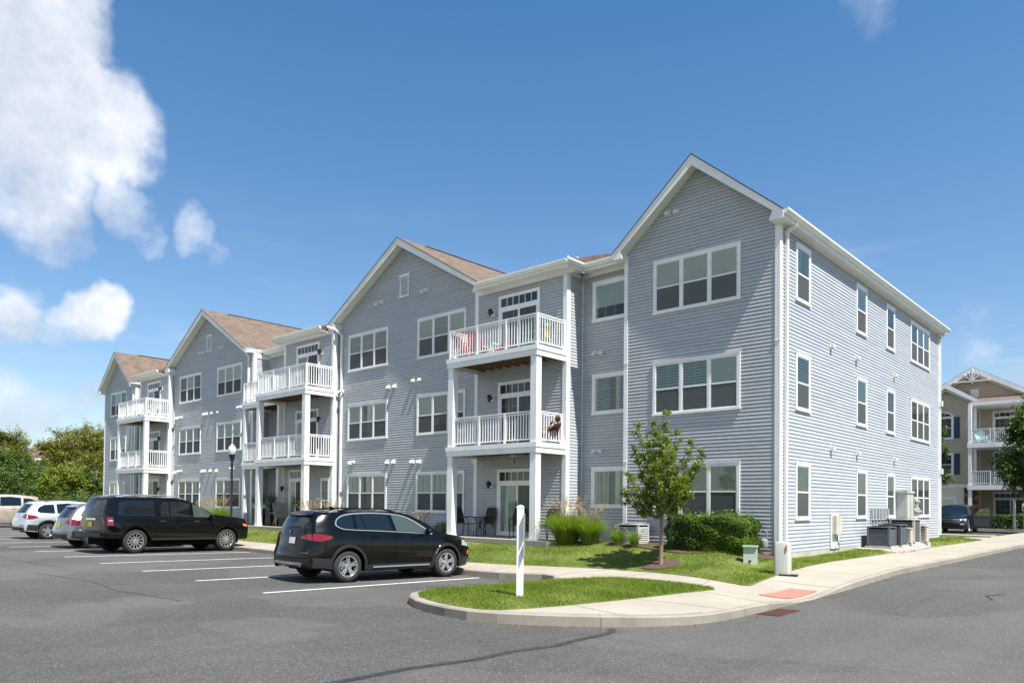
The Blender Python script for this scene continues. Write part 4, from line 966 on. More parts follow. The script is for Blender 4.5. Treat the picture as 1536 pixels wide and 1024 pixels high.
# shallow side decks filling the second recess
for z in (6.87, 3.82):
    dd = deck(-27.55, -24.2, -.66, .9, z, bld)
    railing((-27.5, -.62), (-24.26, -.62), z + .005, dd, last=False); railing((-27.5, -.60), (-27.5, -.08), z + .005, dd, first=False, last=False)
    post(-27.42, -.55, z - 2.9 if z > 4 else .7, z - .335, .2)
    post(-24.33, -.45, z - 2.9 if z > 4 else .7, z - .335, .2)
# patio slabs
ps = MB()
for (a, b, vf) in ((-11.3, -6.3, -2.05), (-27.6, -19.9, -2.05), (-41.3, -36.7, -2.05)): ps.box((a, vf, .35), (b, -.30 if a != -27.6 else -.33, .75), M['walk'])
ps.box((-27.6, -.33, .35), (-24.25, .94, .748), M['walk'])
ps.box((.0, 16.9, .3), (.5, 18.4, .62), M['walk'])
ps.build('patio_slab', bld)
sw = MB(); sw.tube([(-8.6, -1.0, 3.48), (-8.6, -1.0, 3.42), (-8.57, -1.02, 3.3), (-8.56, -1.02, 3.2)], .012, M['redfab'], 6); sw.box((-8.72, -1.1, 3.46), (-8.48, -.9, 3.49), M['white']); sw.build('ceiling_outlet', bld)
ob = MB(); FB.box(ob, -10.42, -10.26, 0, .05, 1.05, 1.28, M['soffit']); ob.build('outlet_cover', bld)

# ------------------------------------------------------------------ vehicles
def lerp_poly(pts, x):
    if x <= pts[0][0]: return pts[0][1]
    for (a, ya), (b, yb) in zip(pts[:-1], pts[1:]):
        if x <= b:
            t_ = (x - a) / (b - a); return ya + (yb - ya) * t_
    return pts[-1][1]
def smooth_poly(pts, n=3):
    """Chaikin smoothing of an (x,y) polyline, ends kept"""
    for _ in range(n):
        q = [pts[0]]
        for a, b in zip(pts[:-1], pts[1:]): q += [(a[0] * .75 + b[0] * .25, a[1] * .75 + b[1] * .25), (a[0] * .25 + b[0] * .75, a[1] * .25 + b[1] * .75)]
        q.append(pts[-1]); pts = q
    return pts
class Car:
    """x forward (0 midway between axles), y left, z up.  sp: dict of outlines"""
    def __init__(s, root, sp, paint):
        s.root = root; s.sp = sp; W2 = sp['w'] / 2
        top = smooth_poly(sp['top'], 2); belt = smooth_poly(sp['belt'], 2)
        tail = sp['tail']; nose = sp['nose']                         # (z, x)
        wb = sp['wb'] / 2; Rw = sp['r'] + .055; s.Rw = Rw
        x0 = min(x for _, x in tail); x1 = max(x for _, x in nose)
        sill = sp['sill']
        # stations
        xs = list(np.linspace(x0 + .02, x1 - .02, 74))
        for cx in (-wb, wb):
            xs = [x for x in xs if abs(x - cx) > Rw + .03]
            xs += [cx + Rw * math.cos(a) for a in np.linspace(math.pi, 0, 19)] + [cx - Rw - .006, cx + Rw + .006]
        xs = sorted(xs)
        Dr = sp.get('Dr', 1.0)
        def plan(x):
            d0 = max(0., x - x0); d1 = max(0., x1 - x); c = 1
            if d0 < .75: c *= 1 - sp.get('tr', .13) * (1 - d0 / .75) ** 2.2
            if d1 < 1.1: c *= 1 - sp.get('tf', .17) * (1 - d1 / 1.1) ** 2.2
            return c
        NZ, NG, NT_ = 13, 7, 9
        V = []; rows = NZ + NG + NT_
        for X in xs:
            fr = max(0., 1 - (X - x0) / Dr) ** 1.6; ff = max(0., 1 - (x1 - X) / .8) ** 1.6
            def xof(z): return X + (lerp_poly(tail, z) - x0) * fr + (lerp_poly(nose, z) - x1) * ff
            def ztop(z=None):
                z = sp['h']
                for _ in range(25): z = z * .5 + .5 * lerp_poly(top, xof(z))
                return z
            zt = ztop(); zb_ = min(lerp_poly(belt, X), zt - .02)
            bot = lerp_poly(sill, X) if isinstance(sill, list) else sill
            for cx in (-wb, wb):
                if abs(X - cx) < Rw: bot = max(bot, sp['r'] + math.sqrt(Rw * Rw - (X - cx) ** 2))
            hb = W2 * plan(X)
            def side(z):      # half width below the belt: tucked at sill, full at shoulder
                t_ = (z - .35) / max(.2, zb_ - .35); t_ = min(max(t_, 0), 1)
                c = 1 - .045 * (1 - min(1, (z - .2) / .30)) ** 2 if z < .5 else 1
                return hb * c * (1 - .055 * max(0, (t_ - .62) / .38) ** 2 + .012 * math.sin(t_ * math.pi))
            for k in range(NZ):
                z = bot + (zb_ - bot) * k / (NZ - 1); V.append((xof(z), side(z), z))
            wbelt = side(zb_); crown = .045; ze = zt - crown
            gh = max(0., ze - zb_); tum = gh * sp.get('tumble', .36); we = wbelt - tum - .01
            for k in range(1, NG + 1):
                t_ = k / NG; z = zb_ + gh * t_
                V.append((xof(z), wbelt - .012 - (tum) * (t_ ** 1.15), z) if gh > .02 else (xof(z), wbelt - .01 * t_, z))
            for k in range(1, NT_ + 1):
                t_ = k / NT_; y = we * (1 - t_) if gh > .02 else (wbelt - .01) * (1 - t_)
                yy = y / max(.01, we if gh > .02 else wbelt)
                z = ze + crown * (1 - abs(yy) ** 2.6); V.append((xof(z), y, z))
        n = len(xs); me_v = []; f = []
        V = np.array(V).reshape(n, rows, 3)
        full = np.concatenate([V, (V[:, ::-1][:, 1:] * np.array([1, -1, 1]))], 1); m = full.shape[1]   # right -> around
        verts = [tuple(p) for p in full.reshape(-1, 3)]
        for i in range(n - 1):
            for j in range(m - 1):
                a = i * m + j; f.append((a, a + 1, a + m + 1, a + m))
        # end caps, bulged
        for (i, sg, bul) in ((0, -1, sp.get('bulr', .10)), (n - 1, 1, sp.get('bulf', .16))):
            ring = full[i]; half = m // 2; nY = 12; capv = {}
            for k in range(0, half + 1):
                a = ring[k]; b = ring[m - 1 - k]
                for q in range(nY + 1):
                    if q == 0: capv[(k, q)] = i * m + k
                    elif q == nY: capv[(k, q)] = i * m + (m - 1 - k)
                    elif k >= NZ + NG - 1:
                        pass
                    else:
                        t_ = q / nY; p = a * (1 - t_) + b * t_; yy = 2 * t_ - 1
                        verts.append((p[0] + sg * bul * (1 - abs(yy) ** 2.4), p[1], p[2])); capv[(k, q)] = len(verts) - 1
            kl = NZ + NG - 2
            for k in range(kl):
                for q in range(nY):
                    qd = (capv[(k, q)], capv[(k + 1, q)], capv[(k + 1, q + 1)], capv[(k, q + 1)])
                    f.append(qd if sg > 0 else qd[::-1])
            # close the top of the cap: last bulged row to the roof outline
            lowr = [capv[(kl, q)] for q in range(nY + 1)]; upr = [i * m + k for k in range(kl, m - kl)]
            f.append(tuple(lowr + upr[::-1][1:-1]) if sg > 0 else tuple((lowr + upr[::-1][1:-1])[::-1]))
        bm = bmesh.new(); bv = [bm.verts.new(p) for p in verts]
        for q in f:
            try: bm.faces.new([bv[k] for k in q])
            except Exception: pass
        big = [q for q in bm.faces if len(q.verts) > 4]; bmesh.ops.triangulate(bm, faces=big)
        bmesh.ops.remove_doubles(bm, verts=bm.verts, dist=.0008)
        bmesh.ops.recalc_face_normals(bm, faces=bm.faces)
        me = bpy.data.meshes.new('body'); bm.to_mesh(me); s.bvh = BVHTree.FromBMesh(bm); bm.free()
        me.materials.append(paint); me.polygons.foreach_set('use_smooth', [True] * len(me.polygons)); me.set_sharp_from_angle(angle=R(50))
        s.body = bpy.data.objects.new('body', me); COL.objects.link(s.body); s.body.parent = root
        s.paint = paint; s.x0 = x0; s.x1 = x1
    def project(s, p, axis, off):
        """axis 'R' right side (y<0), 'L' left, 'B' rear, 'F' front, 'T' top"""
        o = {'R': Vector((p[0], -3, p[1])), 'L': Vector((p[0], 3, p[1])), 'B': Vector((-6, p[0], p[1])), 'F': Vector((6, p[0], p[1])), 'T': Vector((p[0], p[1], 4))}[axis]
        d = {'R': Vector((0, 1, 0)), 'L': Vector((0, -1, 0)), 'B': Vector((1, 0, 0)), 'F': Vector((-1, 0, 0)), 'T': Vector((0, 0, -1))}[axis]
        h, nr, _, _ = s.bvh.ray_cast(o, d)
        if h is None: return None
        if nr.dot(d) > 0: nr = -nr
        return h - d * off * .7 + nr * off * .5
    def patch(s, poly, axis, mat, name, off=.004, size=.07, label=None, parent=None, thick=0.0):
        bm = bmesh.new(); f = bm.faces.new([bm.verts.new((p[0], p[1], 0)) for p in poly])
        xs = [p[0] for p in poly]; ys = [p[1] for p in poly]
        for a0, a1, nr in ((min(xs), max(xs), (1, 0, 0)), (min(ys), max(ys), (0, 1, 0))):
            k = a0 + size
            while k < a1 - size * .3:
                bmesh.ops.bisect_plane(bm, geom=bm.verts[:] + bm.edges[:] + bm.faces[:], plane_co=(nr[0] * k, nr[1] * k, 0), plane_no=nr); k += size
        bmesh.ops.triangulate(bm, faces=[q for q in bm.faces if len(q.verts) > 4])
        bad = []
        for v in bm.verts:
            h = s.project((v.co.x, v.co.y), axis, off)
            if h is None: bad.append(v)
            else: v.co = h
        if bad: bmesh.ops.delete(bm, geom=bad, context='VERTS')
        if thick:
            r_ = bmesh.ops.extrude_face_region(bm, geom=bm.faces[:]); vs = [g for g in r_['geom'] if isinstance(g, bmesh.types.BMVert)]
            dv = {'R': (0, -1, 0), 'L': (0, 1, 0), 'B': (-1, 0, 0), 'F': (1, 0, 0), 'T': (0, 0, 1)}[axis]
            for v in vs: v.co += Vector(dv) * thick
        bmesh.ops.recalc_face_normals(bm, faces=bm.faces)
        me = bpy.data.meshes.new(name); bm.to_mesh(me); bm.free(); me.materials.append(mat)
        me.polygons.foreach_set('use_smooth', [True] * len(me.polygons))
        if thick: me.set_sharp_from_angle(angle=R(40))
        elif len(me.polygons):
            dv = Vector({'R': (0, -1, 0), 'L': (0, 1, 0), 'B': (-1, 0, 0), 'F': (1, 0, 0), 'T': (0, 0, 1)}[axis])
            if sum(p.normal.dot(dv) for p in me.polygons) < 0: me.flip_normals()
        o = bpy.data.objects.new(name, me); COL.objects.link(o); o.parent = parent or s.root
        if label: o['label'] = label
        return o
    def ribbon(s, pts, wdt, axis, mat, name, off=.006, closed=False, step=.05, parent=None, depth=.012):
        if closed: pts = pts + [pts[0]]
        q = [pts[0]]
        for a, b in zip(pts[:-1], pts[1:]):
            L = math.dist(a, b); n_ = max(1, int(L / step)); q += [(a[0] + (b[0] - a[0]) * k / n_, a[1] + (b[1] - a[1]) * k / n_) for k in range(1, n_ + 1)]
        P3 = [s.project(p, axis, off) for p in q]; P3 = [p for p in P3 if p is not None]
        mb = MB(); nrm = {'R': Vector((0, -1, 0)), 'L': Vector((0, 1, 0)), 'B': Vector((-1, 0, 0)), 'F': Vector((1, 0, 0)), 'T': Vector((0, 0, 1))}[axis]
        k = mb.mi(mat)
        for j, p in enumerate(P3):
            d = (P3[min(j + 1, len(P3) - 1)] - P3[max(j - 1, 0)]).normalized(); sd = d.cross(nrm).normalized() * wdt / 2
            mb.v += [tuple(p - sd), tuple(p - sd * .8 + nrm * depth), tuple(p + sd * .8 + nrm * depth), tuple(p + sd)]
            if j:
                b = 4 * (j - 1)
                for c in range(3): mb.f.append((b + c, b + c + 1, b + c + 5, b + c + 4)); mb.m.append(k)
        return mb.build(name, parent or s.root, smooth=True)
def wheel(root, x, y, r, side, rimr, kind, wd=.24, group=None):
    """side -1 = right. lathe about the y axis"""
    mb = MB(); h = wd / 2; c = (x, y, r)
    mb.lathe([(rimr, -h * .75), (rimr + .02, -h * .98), (r - .06, -h), (r - .02, -h * .86), (r, -h * .62), (r, h * .62), (r - .02, h * .86), (r - .06, h), (rimr + .02, h * .98), (rimr, h * .75), (rimr - .01, 0), (rimr, -h * .75)], c, M['tyre'], 40, 'Y')
    o = mb.build('wheel', root, smooth=True)
    rm = MB(); yo = side * h; A = M['alloy']
    def Y(a): return y + side * a
    # barrel, lip
    rm.lathe([(rimr + .004, side * h * .80), (rimr + .004, side * h * .92), (rimr - .016, side * h * .92), (rimr - .03, side * h * .55), (rimr - .045, -side * h * .5)], c, A, 40, 'Y')
    rm.lathe([(0.0, side * -.01), (rimr - .03, side * -.015)], c, M['void'], 24, 'Y')
    rm.lathe([(.15, side * .0), (.15, side * .02), (0, side * .02)], c, M['satin'], 20, 'Y')
    hubo = h * .62
    rm.lathe([(.075, side * .02), (.07, side * hubo), (.03, side * (hubo + .012)), (0, side * (hubo + .012))], c, A, 16, 'Y')
    if kind == 'multi': n_, sp_, tw = 12, 0.0, .030
    elif kind == 'five': n_, sp_, tw = 5, 0.0, .085
    else: n_, sp_, tw = 5, .16, .040
    for k in range(n_):
        a0 = 2 * math.pi * k / n_ + .3
        for e in ((-sp_, sp_) if sp_ else (0,)):
            for pr in ((a0 + e * .25, a0 + e),):
                p = Vector((x + math.cos(pr[0]) * .05, Y(hubo - .012), r + math.sin(pr[0]) * .05)); q = Vector((x + math.cos(pr[1]) * (rimr - .02), Y(h * .62), r + math.sin(pr[1]) * (rimr - .02)))
                rm.bar(p, q, tw, .035, A, up=(0, 1, 0))
    rm.build('rim', o, smooth=False)
    return o
def under(car, sp):
    mb = MB(); W2 = sp['w'] / 2; x0, x1 = car.x0, car.x1; K = M['void']; wb = sp['wb'] / 2
    mb.box((x0 + .25, -W2 + .42, .26), (x1 - .3, W2 - .42, .60), K)
    mb.box((-wb + car.Rw + .02, -W2 + .05, .24), (wb - car.Rw - .02, W2 - .05, .40), K)
    for cx in (-wb, wb):
        mb.tube([(cx, -W2 + .3, sp['r']), (cx, W2 - .3, sp['r'])], .05, K, 8)
        for sg in (-1, 1):
            n_ = 16; yo, yi = sg * (W2 - .05), sg * (W2 - .44); ring = []
            for k in range(n_ + 1):
                a = math.pi * (k / n_) * 1.16 - .08 * math.pi; ring.append((cx + math.cos(a) * (car.Rw + .012), sp['r'] + math.sin(a) * (car.Rw + .012)))
            for a, b in zip(ring[:-1], ring[1:]): mb.quad([(a[0], yo, a[1]), (b[0], yo, b[1]), (b[0], yi, b[1]), (a[0], yi, a[1])], K)
            mb.quad([(p[0], yi, p[1]) for p in ring], K)
    return mb.build('underbody', car.root, fix=False)
def arch_trim(car, sp, mat, w_=.06):
    for ax in ('R', 'L'):
        for cx in (-sp['wb'] / 2, sp['wb'] / 2):
            pts = []
            for k in range(25):
                a = math.pi * 1.10 * k / 24 - .05 * math.pi; rr = car.Rw + w_ * .55; z = sp['r'] + math.sin(a) * rr
                pts.append((cx + math.cos(a) * rr, z))
            car.ribbon(pts, w_, ax, mat, 'arch_moulding', off=.004, depth=.012)
def rail_roof(car, x0, x1, y, mat, h=.05):
    for sg in (-1, 1):
        pts = []
        for k in range(15):
            x = x0 + (x1 - x0) * k / 14; p = car.project((x, sg * y), 'T', 0)
            if p is not None: pts.append(Vector((p.x, p.y, p.z + h * min(1, 4 * min(k, 14 - k) / 14 + .05))))
        mb = MB(); mb.tube(pts, .018, mat, 8)
        for p in (pts[1], pts[-2]): mb.box((p.x - .05, p.y - .015, p.z - .08), (p.x + .05, p.y + .015, p.z), mat)
        mb.build('roof_rail', car.root, smooth=True)
def mirror(car, x, z, y, mat):
    for sg, ax in ((-1, 'R'), (1, 'L')):
        p = car.project((x, z), ax, 0)
        if p is None: continue
        bm = bmesh.new(); bmesh.ops.create_icosphere(bm, subdivisions=2, radius=1)
        for v in bm.verts:
            vx = v.co.x; v.co = Vector((vx * .085 * (1.2 if vx > 0 else .5), v.co.y * .115, v.co.z * .085)) + Vector((p.x - .01, p.y + sg * .15, z + .06))
        me = bpy.data.meshes.new('wing_mirror'); bm.to_mesh(me); bm.free(); me.materials.append(mat); me.polygons.foreach_set('use_smooth', [True] * len(me.polygons))
        o = bpy.data.objects.new('wing_mirror', me); COL.objects.link(o); o.parent = car.root
        mb = MB(); mb.bar((p.x, p.y - sg * .02, z + .0), (p.x, p.y + sg * .10, z + .03), .07, .03, M['trim_black']); mb.build('mirror_arm', o)
def tag_text(root, txt, loc, rot, size, mat, name='lettering'):
    cu = bpy.data.curves.new(name, 'FONT'); cu.body = txt; cu.size = size; cu.align_x = 'CENTER'; cu.align_y = 'CENTER'; cu.extrude = .001; cu.resolution_u = 2
    o = bpy.data.objects.new(name, cu); COL.objects.link(o); bpy.context.view_layer.update()
    dg = bpy.context.evaluated_depsgraph_get(); me = bpy.data.meshes.new_from_object(o.evaluated_get(dg)); bpy.data.objects.remove(o)
    me.materials.clear(); me.materials.append(mat); q = bpy.data.objects.new(name, me); COL.objects.link(q); q.parent = root; q.location = loc; q.rotation_euler = rot
    return q
def car_common(car, sp, rimr, kind, wd=.24, tk=.0):
    W2 = sp['w'] / 2
    for cx in (-sp['wb'] / 2, sp['wb'] / 2):
        for sg in (-1, 1): wheel(car.root, cx, sg * (W2 - wd / 2 - .015 - tk), sp['r'], sg, rimr, kind, wd)
    under(car, sp)
def carthing(label, u, v, yaw, cat='car', group=None, name='parked_car'):
    return thing(name, label, cat, (u, v, float(asph(u, v)) + .0), R(yaw), group)
def tilt(root, u, v, yaw, wb):
    f_ = Vector((math.cos(R(yaw)), math.sin(R(yaw)))); a = float(asph(u + f_.x * wb / 2, v + f_.y * wb / 2)); b = float(asph(u - f_.x * wb / 2, v - f_.y * wb / 2))
    root.location.z = (a + b) / 2; root.rotation_euler = (0, -math.atan2(a - b, wb), R(yaw))

# ---- black crossover close to the island
def build_crossover():
    yaw = 86.5; u, v = -6.88, -7.90
    root = carthing('glossy black crossover with silver trimmed windows parked nearest the grass island', u, v, yaw); tilt(root, u, v, yaw, 2.864)
    sp = dict(w=1.89, wb=2.864, r=.365, h=1.665, sill=[(-2.4, .34), (-1.9, .30), (-1.3, .25), (1.3, .25), (1.9, .24), (2.35, .28)], Dr=1.25, tumble=.40, tr=.13, tf=.20, bulr=.12, bulf=.20,
              top=[(-2.40, 1.02), (-2.38, 1.32), (-2.28, 1.53), (-2.10, 1.605), (-1.4, 1.645), (-.6, 1.665), (.0, 1.655), (.35, 1.61), (.72, 1.455), (1.16, 1.22), (1.36, 1.135), (1.85, 1.085), (2.14, 1.01), (2.31, .88), (2.38, .6)],
              belt=[(-2.5, 1.08), (-2.0, 1.16), (-1.5, 1.17), (-.6, 1.14), (.5, 1.10), (1.2, 1.08), (1.6, 1.045), (2.0, .97), (2.4, .84)],
              tail=[(.25, -2.30), (.42, -2.38), (.62, -2.39), (.80, -2.33), (1.02, -2.30), (1.12, -2.28), (1.40, -2.20), (1.58, -2.07), (1.7, -2.0)], nose=[(.2, 2.20), (.4, 2.30), (.6, 2.32), (.8, 2.29), (.98, 2.18), (1.1, 1.95)])
    c = Car(root, sp, M['car_black']); car_common(c, sp, .245, 'split')
    K = M['trim_black']; Gd, Gf = M['car_glass'], M['car_glass_front']
    dlo = [(-1.74, 1.285), (-1.62, 1.215), (-1.40, 1.19), (-.6, 1.165), (.2, 1.13), (.95, 1.085)]
    dhi = [(.95, 1.085), (.70, 1.27), (.35, 1.455), (.05, 1.545), (-.6, 1.585), (-1.2, 1.565), (-1.52, 1.52), (-1.67, 1.45), (-1.74, 1.36), (-1.74, 1.285)]
    for ax in ('R', 'L'):
        c.patch([(-1.68, 1.285), (-1.58, 1.235), (-1.28, 1.215), (-1.28, 1.54), (-1.50, 1.50), (-1.64, 1.43), (-1.69, 1.35)], ax, Gd, 'side_window')
        c.patch([(-1.20, 1.205), (-.98, 1.20), (-1.08, 1.55), (-1.20, 1.545)], ax, Gd, 'side_window'); c.patch([(-.95, 1.20), (-.22, 1.175), (-.30, 1.535), (-.6, 1.56), (-1.05, 1.55)], ax, Gd, 'side_window')
        c.patch([(-.10, 1.17), (.86, 1.115), (.66, 1.265), (.33, 1.43), (.05, 1.515), (-.18, 1.535)], ax, Gf, 'side_window')
        c.ribbon(smooth_poly(dlo, 2), .022, ax, M['satin'], 'window_trim', off=.005, depth=.012); c.ribbon(smooth_poly(dhi, 2), .034, ax, M['satin'], 'window_trim', off=.005, depth=.014)
        # cladding and sill strip
        c.patch([(-1.0, .26), (1.0, .26), (1.0, .36), (.9, .40), (-.85, .40), (-1.0, .36)], ax, K, 'sill_cladding', off=.006)
        c.ribbon([(-.80, .335), (.85, .345)], .034, ax, M['satin'], 'sill_strip', off=.02, depth=.02)
        c.patch([(-2.30, .35), (-1.82, .35), (-1.86, .45), (-1.83, .56), (-2.0, .55), (-2.30, .58)], ax, K, 'bumper_cladding', off=.006)
        c.patch([(1.83, .28), (2.2, .30), (2.22, .40), (1.86, .42)], ax, K, 'bumper_cladding', off=.006)
        c.ribbon([(1.05, .60), (1.13, .76), (1.19, .80)], .022, ax, M['chrome'], 'fender_vent', off=.006)
        for xx in (-.72, .42):
            c.ribbon([(xx - .10, 1.03), (xx + .12, 1.02)], .03, ax, M['car_black'], 'door_handle', off=.012, depth=.022)
        for sx in ((-.16, .42, 1.07), (-1.02, .75, 1.09), (.98, .45, 1.02)): c.ribbon([(sx[0], sx[1]), (sx[0] + .01, sx[2])], .007, ax, M['void'], 'door_seam', off=.003, depth=.0015)
        c.patch([(1.95, .80), (2.25, .76), (2.23, .89), (2.02, .94)], ax, M['clear_lens'], 'headlight', off=.006); c.patch([(2.19, .56), (2.24, .56), (2.25, .66), (2.20, .67)], ax, M['amber'], 'side_marker', off=.008)
        c.patch([(-2.29, .95), (-2.14, .93), (-1.95, .97), (-1.86, 1.02), (-1.90, 1.06), (-2.08, 1.09), (-2.27, 1.10)], ax, M['red_lens'], 'tail_light', off=.008, thick=.012)
    arch_trim(c, sp, K, .07)
    # rear
    c.patch([(-.62, 1.21), (.62, 1.21), (.59, 1.30), (.51, 1.47), (.3, 1.49), (-.3, 1.49), (-.51, 1.47), (-.59, 1.30)], 'B', Gd, 'rear_window', off=.006)
    for sg in (-1, 1): c.patch([(sg * .44, .99), (sg * .86, .94), (sg * .87, 1.09), (sg * .62, 1.09), (sg * .46, 1.04)], 'B', M['red_lens'], 'tail_light', off=.008); c.patch([(sg * .56, .66), (sg * .80, .665), (sg * .80, .69), (sg * .56, .685)], 'B', M['red_lens'], 'reflector', off=.01)
    c.patch([(-.27, .87), (-.01, .87), (-.01, 1.01), (-.27, 1.01)], 'B', M['plate'], 'licence_plate', off=.014)
    c.patch([(-.88, .38), (.88, .38), (.86, .56), (.4, .54), (-.4, .54), (-.86, .56)], 'B', K, 'bumper_cladding', off=.007)
    c.patch([(-.52, .33), (.52, .33), (.62, .44), (.56, .46), (-.56, .46), (-.62, .44)], 'B', M['satin'], 'skid_plate', off=.012, thick=.012)
    for sg in (-1, 1): q = c.project((sg * .63, .36), 'B', .0); mb = MB(); mb.tube([(q.x + .1, q.y, .35), (q.x - .03, q.y, .35)], .042, M['void'], 12); mb.build('exhaust_tip', root, smooth=True)
    # roof spoiler and fins
    q = c.project((0, 1.50), 'B', 0); mb = MB()
    c.patch([(-.54, 1.50), (.54, 1.50), (.47, 1.605), (-.47, 1.605)], 'B', M['car_black'], 'spoiler', off=.01, thick=.05, size=.05)
    q = c.project((0, 1.12), 'B', .012); mb = MB(); mb.lathe([(0, -.012), (.04, -.01), (.042, 0)], q, M['blue_mark'], 20, 'X'); mb.lathe([(.036, -.011), (.043, -.011), (.044, 0)], q, M['chrome'], 20, 'X'); mb.build('badge', root)
    c.ribbon([(.08, 1.235), (-.30, 1.245)], .02, 'B', K, 'wiper', off=.02); rail_roof(c, -1.55, .0, .60, M['car_black'])
    q = c.project((-1.35, 0), 'T', 0); mb = MB(); mb.prism([(q.x - .08, q.z), (q.x + .08, q.z), (q.x - .02, q.z + .07), (q.x - .07, q.z + .07)], 'Y', -.02, .02, M['car_black']); mb.build('antenna_fin', root)
    c.patch([(-.62, 1.08), (.62, 1.08), (.52, 1.42), (.4, 1.47), (-.4, 1.47), (-.52, 1.42)], 'F', Gd, 'windscreen', off=.006)
    c.patch([(-.45, .55), (.45, .55), (.5, .80), (-.5, .80)], 'F', K, 'grille', off=.006)
    mirror(c, .72, 1.10, 0, M['car_black']); return c
xo = build_crossover()

# ---- black full size wagon
def build_big():
    yaw = 93.9; u, v = -18.68, -8.02
    root = carthing('large boxy black sport utility vehicle with square red tail lights and chrome wheels', u, v, yaw, 'suv'); tilt(root, u, v, yaw, 3.3)
    sp = dict(w=2.0, wb=3.25, r=.40, h=1.90, sill=[(-2.7, .52), (-2.1, .48), (-1.2, .42), (1.2, .42), (2.0, .40), (2.5, .42)], Dr=.7, tumble=.27, tr=.07, tf=.13, bulr=.07, bulf=.14,
              top=[(-2.72, 1.5), (-2.64, 1.80), (-2.4, 1.87), (-1.6, 1.90), (-.5, 1.90), (-.02, 1.875), (.32, 1.79), (.66, 1.60), (1.02, 1.41), (1.26, 1.30), (1.45, 1.28), (2.05, 1.255), (2.42, 1.20), (2.57, 1.08), (2.59, .7)],
              belt=[(-2.8, 1.20), (.5, 1.19), (1.2, 1.18), (1.9, 1.14), (2.5, 1.05)],
              tail=[(.4, -2.66), (.5, -2.72), (.7, -2.72), (.74, -2.60), (1.2, -2.58), (1.5, -2.53), (1.8, -2.42), (1.95, -2.36)], nose=[(.3, 2.46), (.5, 2.54), (.8, 2.55), (1.0, 2.52), (1.2, 2.45)])
    c = Car(root, sp, M['car_black']); car_common(c, sp, .265, 'multi', .27)
    K = M['trim_black']; Gd, Gf = M['car_glass'], M['car_glass_front']
    for ax in ('R', 'L'):
        c.patch([(-2.20, 1.24), (-.98, 1.22), (-1.0, 1.73), (-2.0, 1.72), (-2.14, 1.66)], ax, Gd, 'side_window')
        c.patch([(-.80, 1.22), (-.50, 1.22), (-.50, 1.72), (-.68, 1.72), (-.78, 1.6)], ax, Gd, 'side_window'); c.patch([(-.45, 1.22), (.26, 1.21), (.24, 1.68), (-.10, 1.72), (-.45, 1.72)], ax, Gd, 'side_window')
        c.patch([(.36, 1.21), (1.18, 1.20), (.98, 1.35), (.66, 1.54), (.50, 1.62), (.36, 1.66)], ax, Gf, 'side_window')
        for xx in (-.86, .36): c.ribbon([(xx, 1.06), (xx + .17, 1.06)], .035, ax, M['chrome'], 'door_handle', off=.012, depth=.02)
        c.patch([(-1.15, .43), (1.15, .43), (1.15, .50), (-1.15, .50)], ax, K, 'running_board', off=.03, thick=.05)
        c.ribbon([(-2.5, .66), (-2.1, .66)], .03, ax, K, 'bumper_line', off=.005); c.ribbon([(-1.1, .72), (1.1, .72)], .03, ax, M['car_black'], 'rub_strip', off=.006)
        for xx in (-1.02, .27, 1.22): c.ribbon([(xx, .52), (xx, 1.2)], .008, ax, M['void'], 'door_seam', off=.003, depth=.0015)
        c.patch([(2.28, .98), (2.46, .95), (2.47, .88), (2.30, .90)], ax, M['amber'], 'side_marker', off=.01)
        c.patch([(-2.60, .92), (-2.36, .92), (-2.36, 1.18), (-2.60, 1.19)], ax, M['red_lens'], 'tail_light', off=.012, thick=.012); c.patch([(-2.50, 1.04), (-2.38, 1.04), (-2.38, 1.09), (-2.50, 1.09)], ax, M['clear_lens'], 'reversing_light', off=.03)
    arch_trim(c, sp, M['car_black'], .08)
    c.patch([(-.78, 1.22), (.78, 1.22), (.70, 1.72), (-.70, 1.72)], 'B', Gd, 'rear_window', off=.006)
    c.patch([(-.90, .50), (.90, .50), (.90, .66), (-.90, .66)], 'B', K, 'bumper', off=.01, thick=.02)
    c.patch([(-.35, 1.08), (.35, 1.08), (.35, 1.13), (-.35, 1.13)], 'B', M['chrome'], 'tailgate_strip', off=.012); c.patch([(-.16, .86), (.16, .86), (.16, 1.01), (-.16, 1.01)], 'B', M['plate_y'], 'licence_plate', off=.014)
    c.patch([(-.18, 1.80), (.18, 1.80), (.18, 1.83), (-.18, 1.83)], 'B', M['red_dark'], 'brake_light', off=.012)
    rail_roof(c, -2.2, .1, .74, M['satin'], .07); c.patch([(-.75, 1.22), (.75, 1.22), (.68, 1.70), (-.68, 1.70)], 'F', Gd, 'windscreen', off=.006)
    c.patch([(-.5, .65), (.5, .65), (.52, .98), (-.52, .98)], 'F', M['chrome'], 'grille', off=.006)
    mirror(c, .95, 1.20, 0, M['car_black']); return c
build_big()

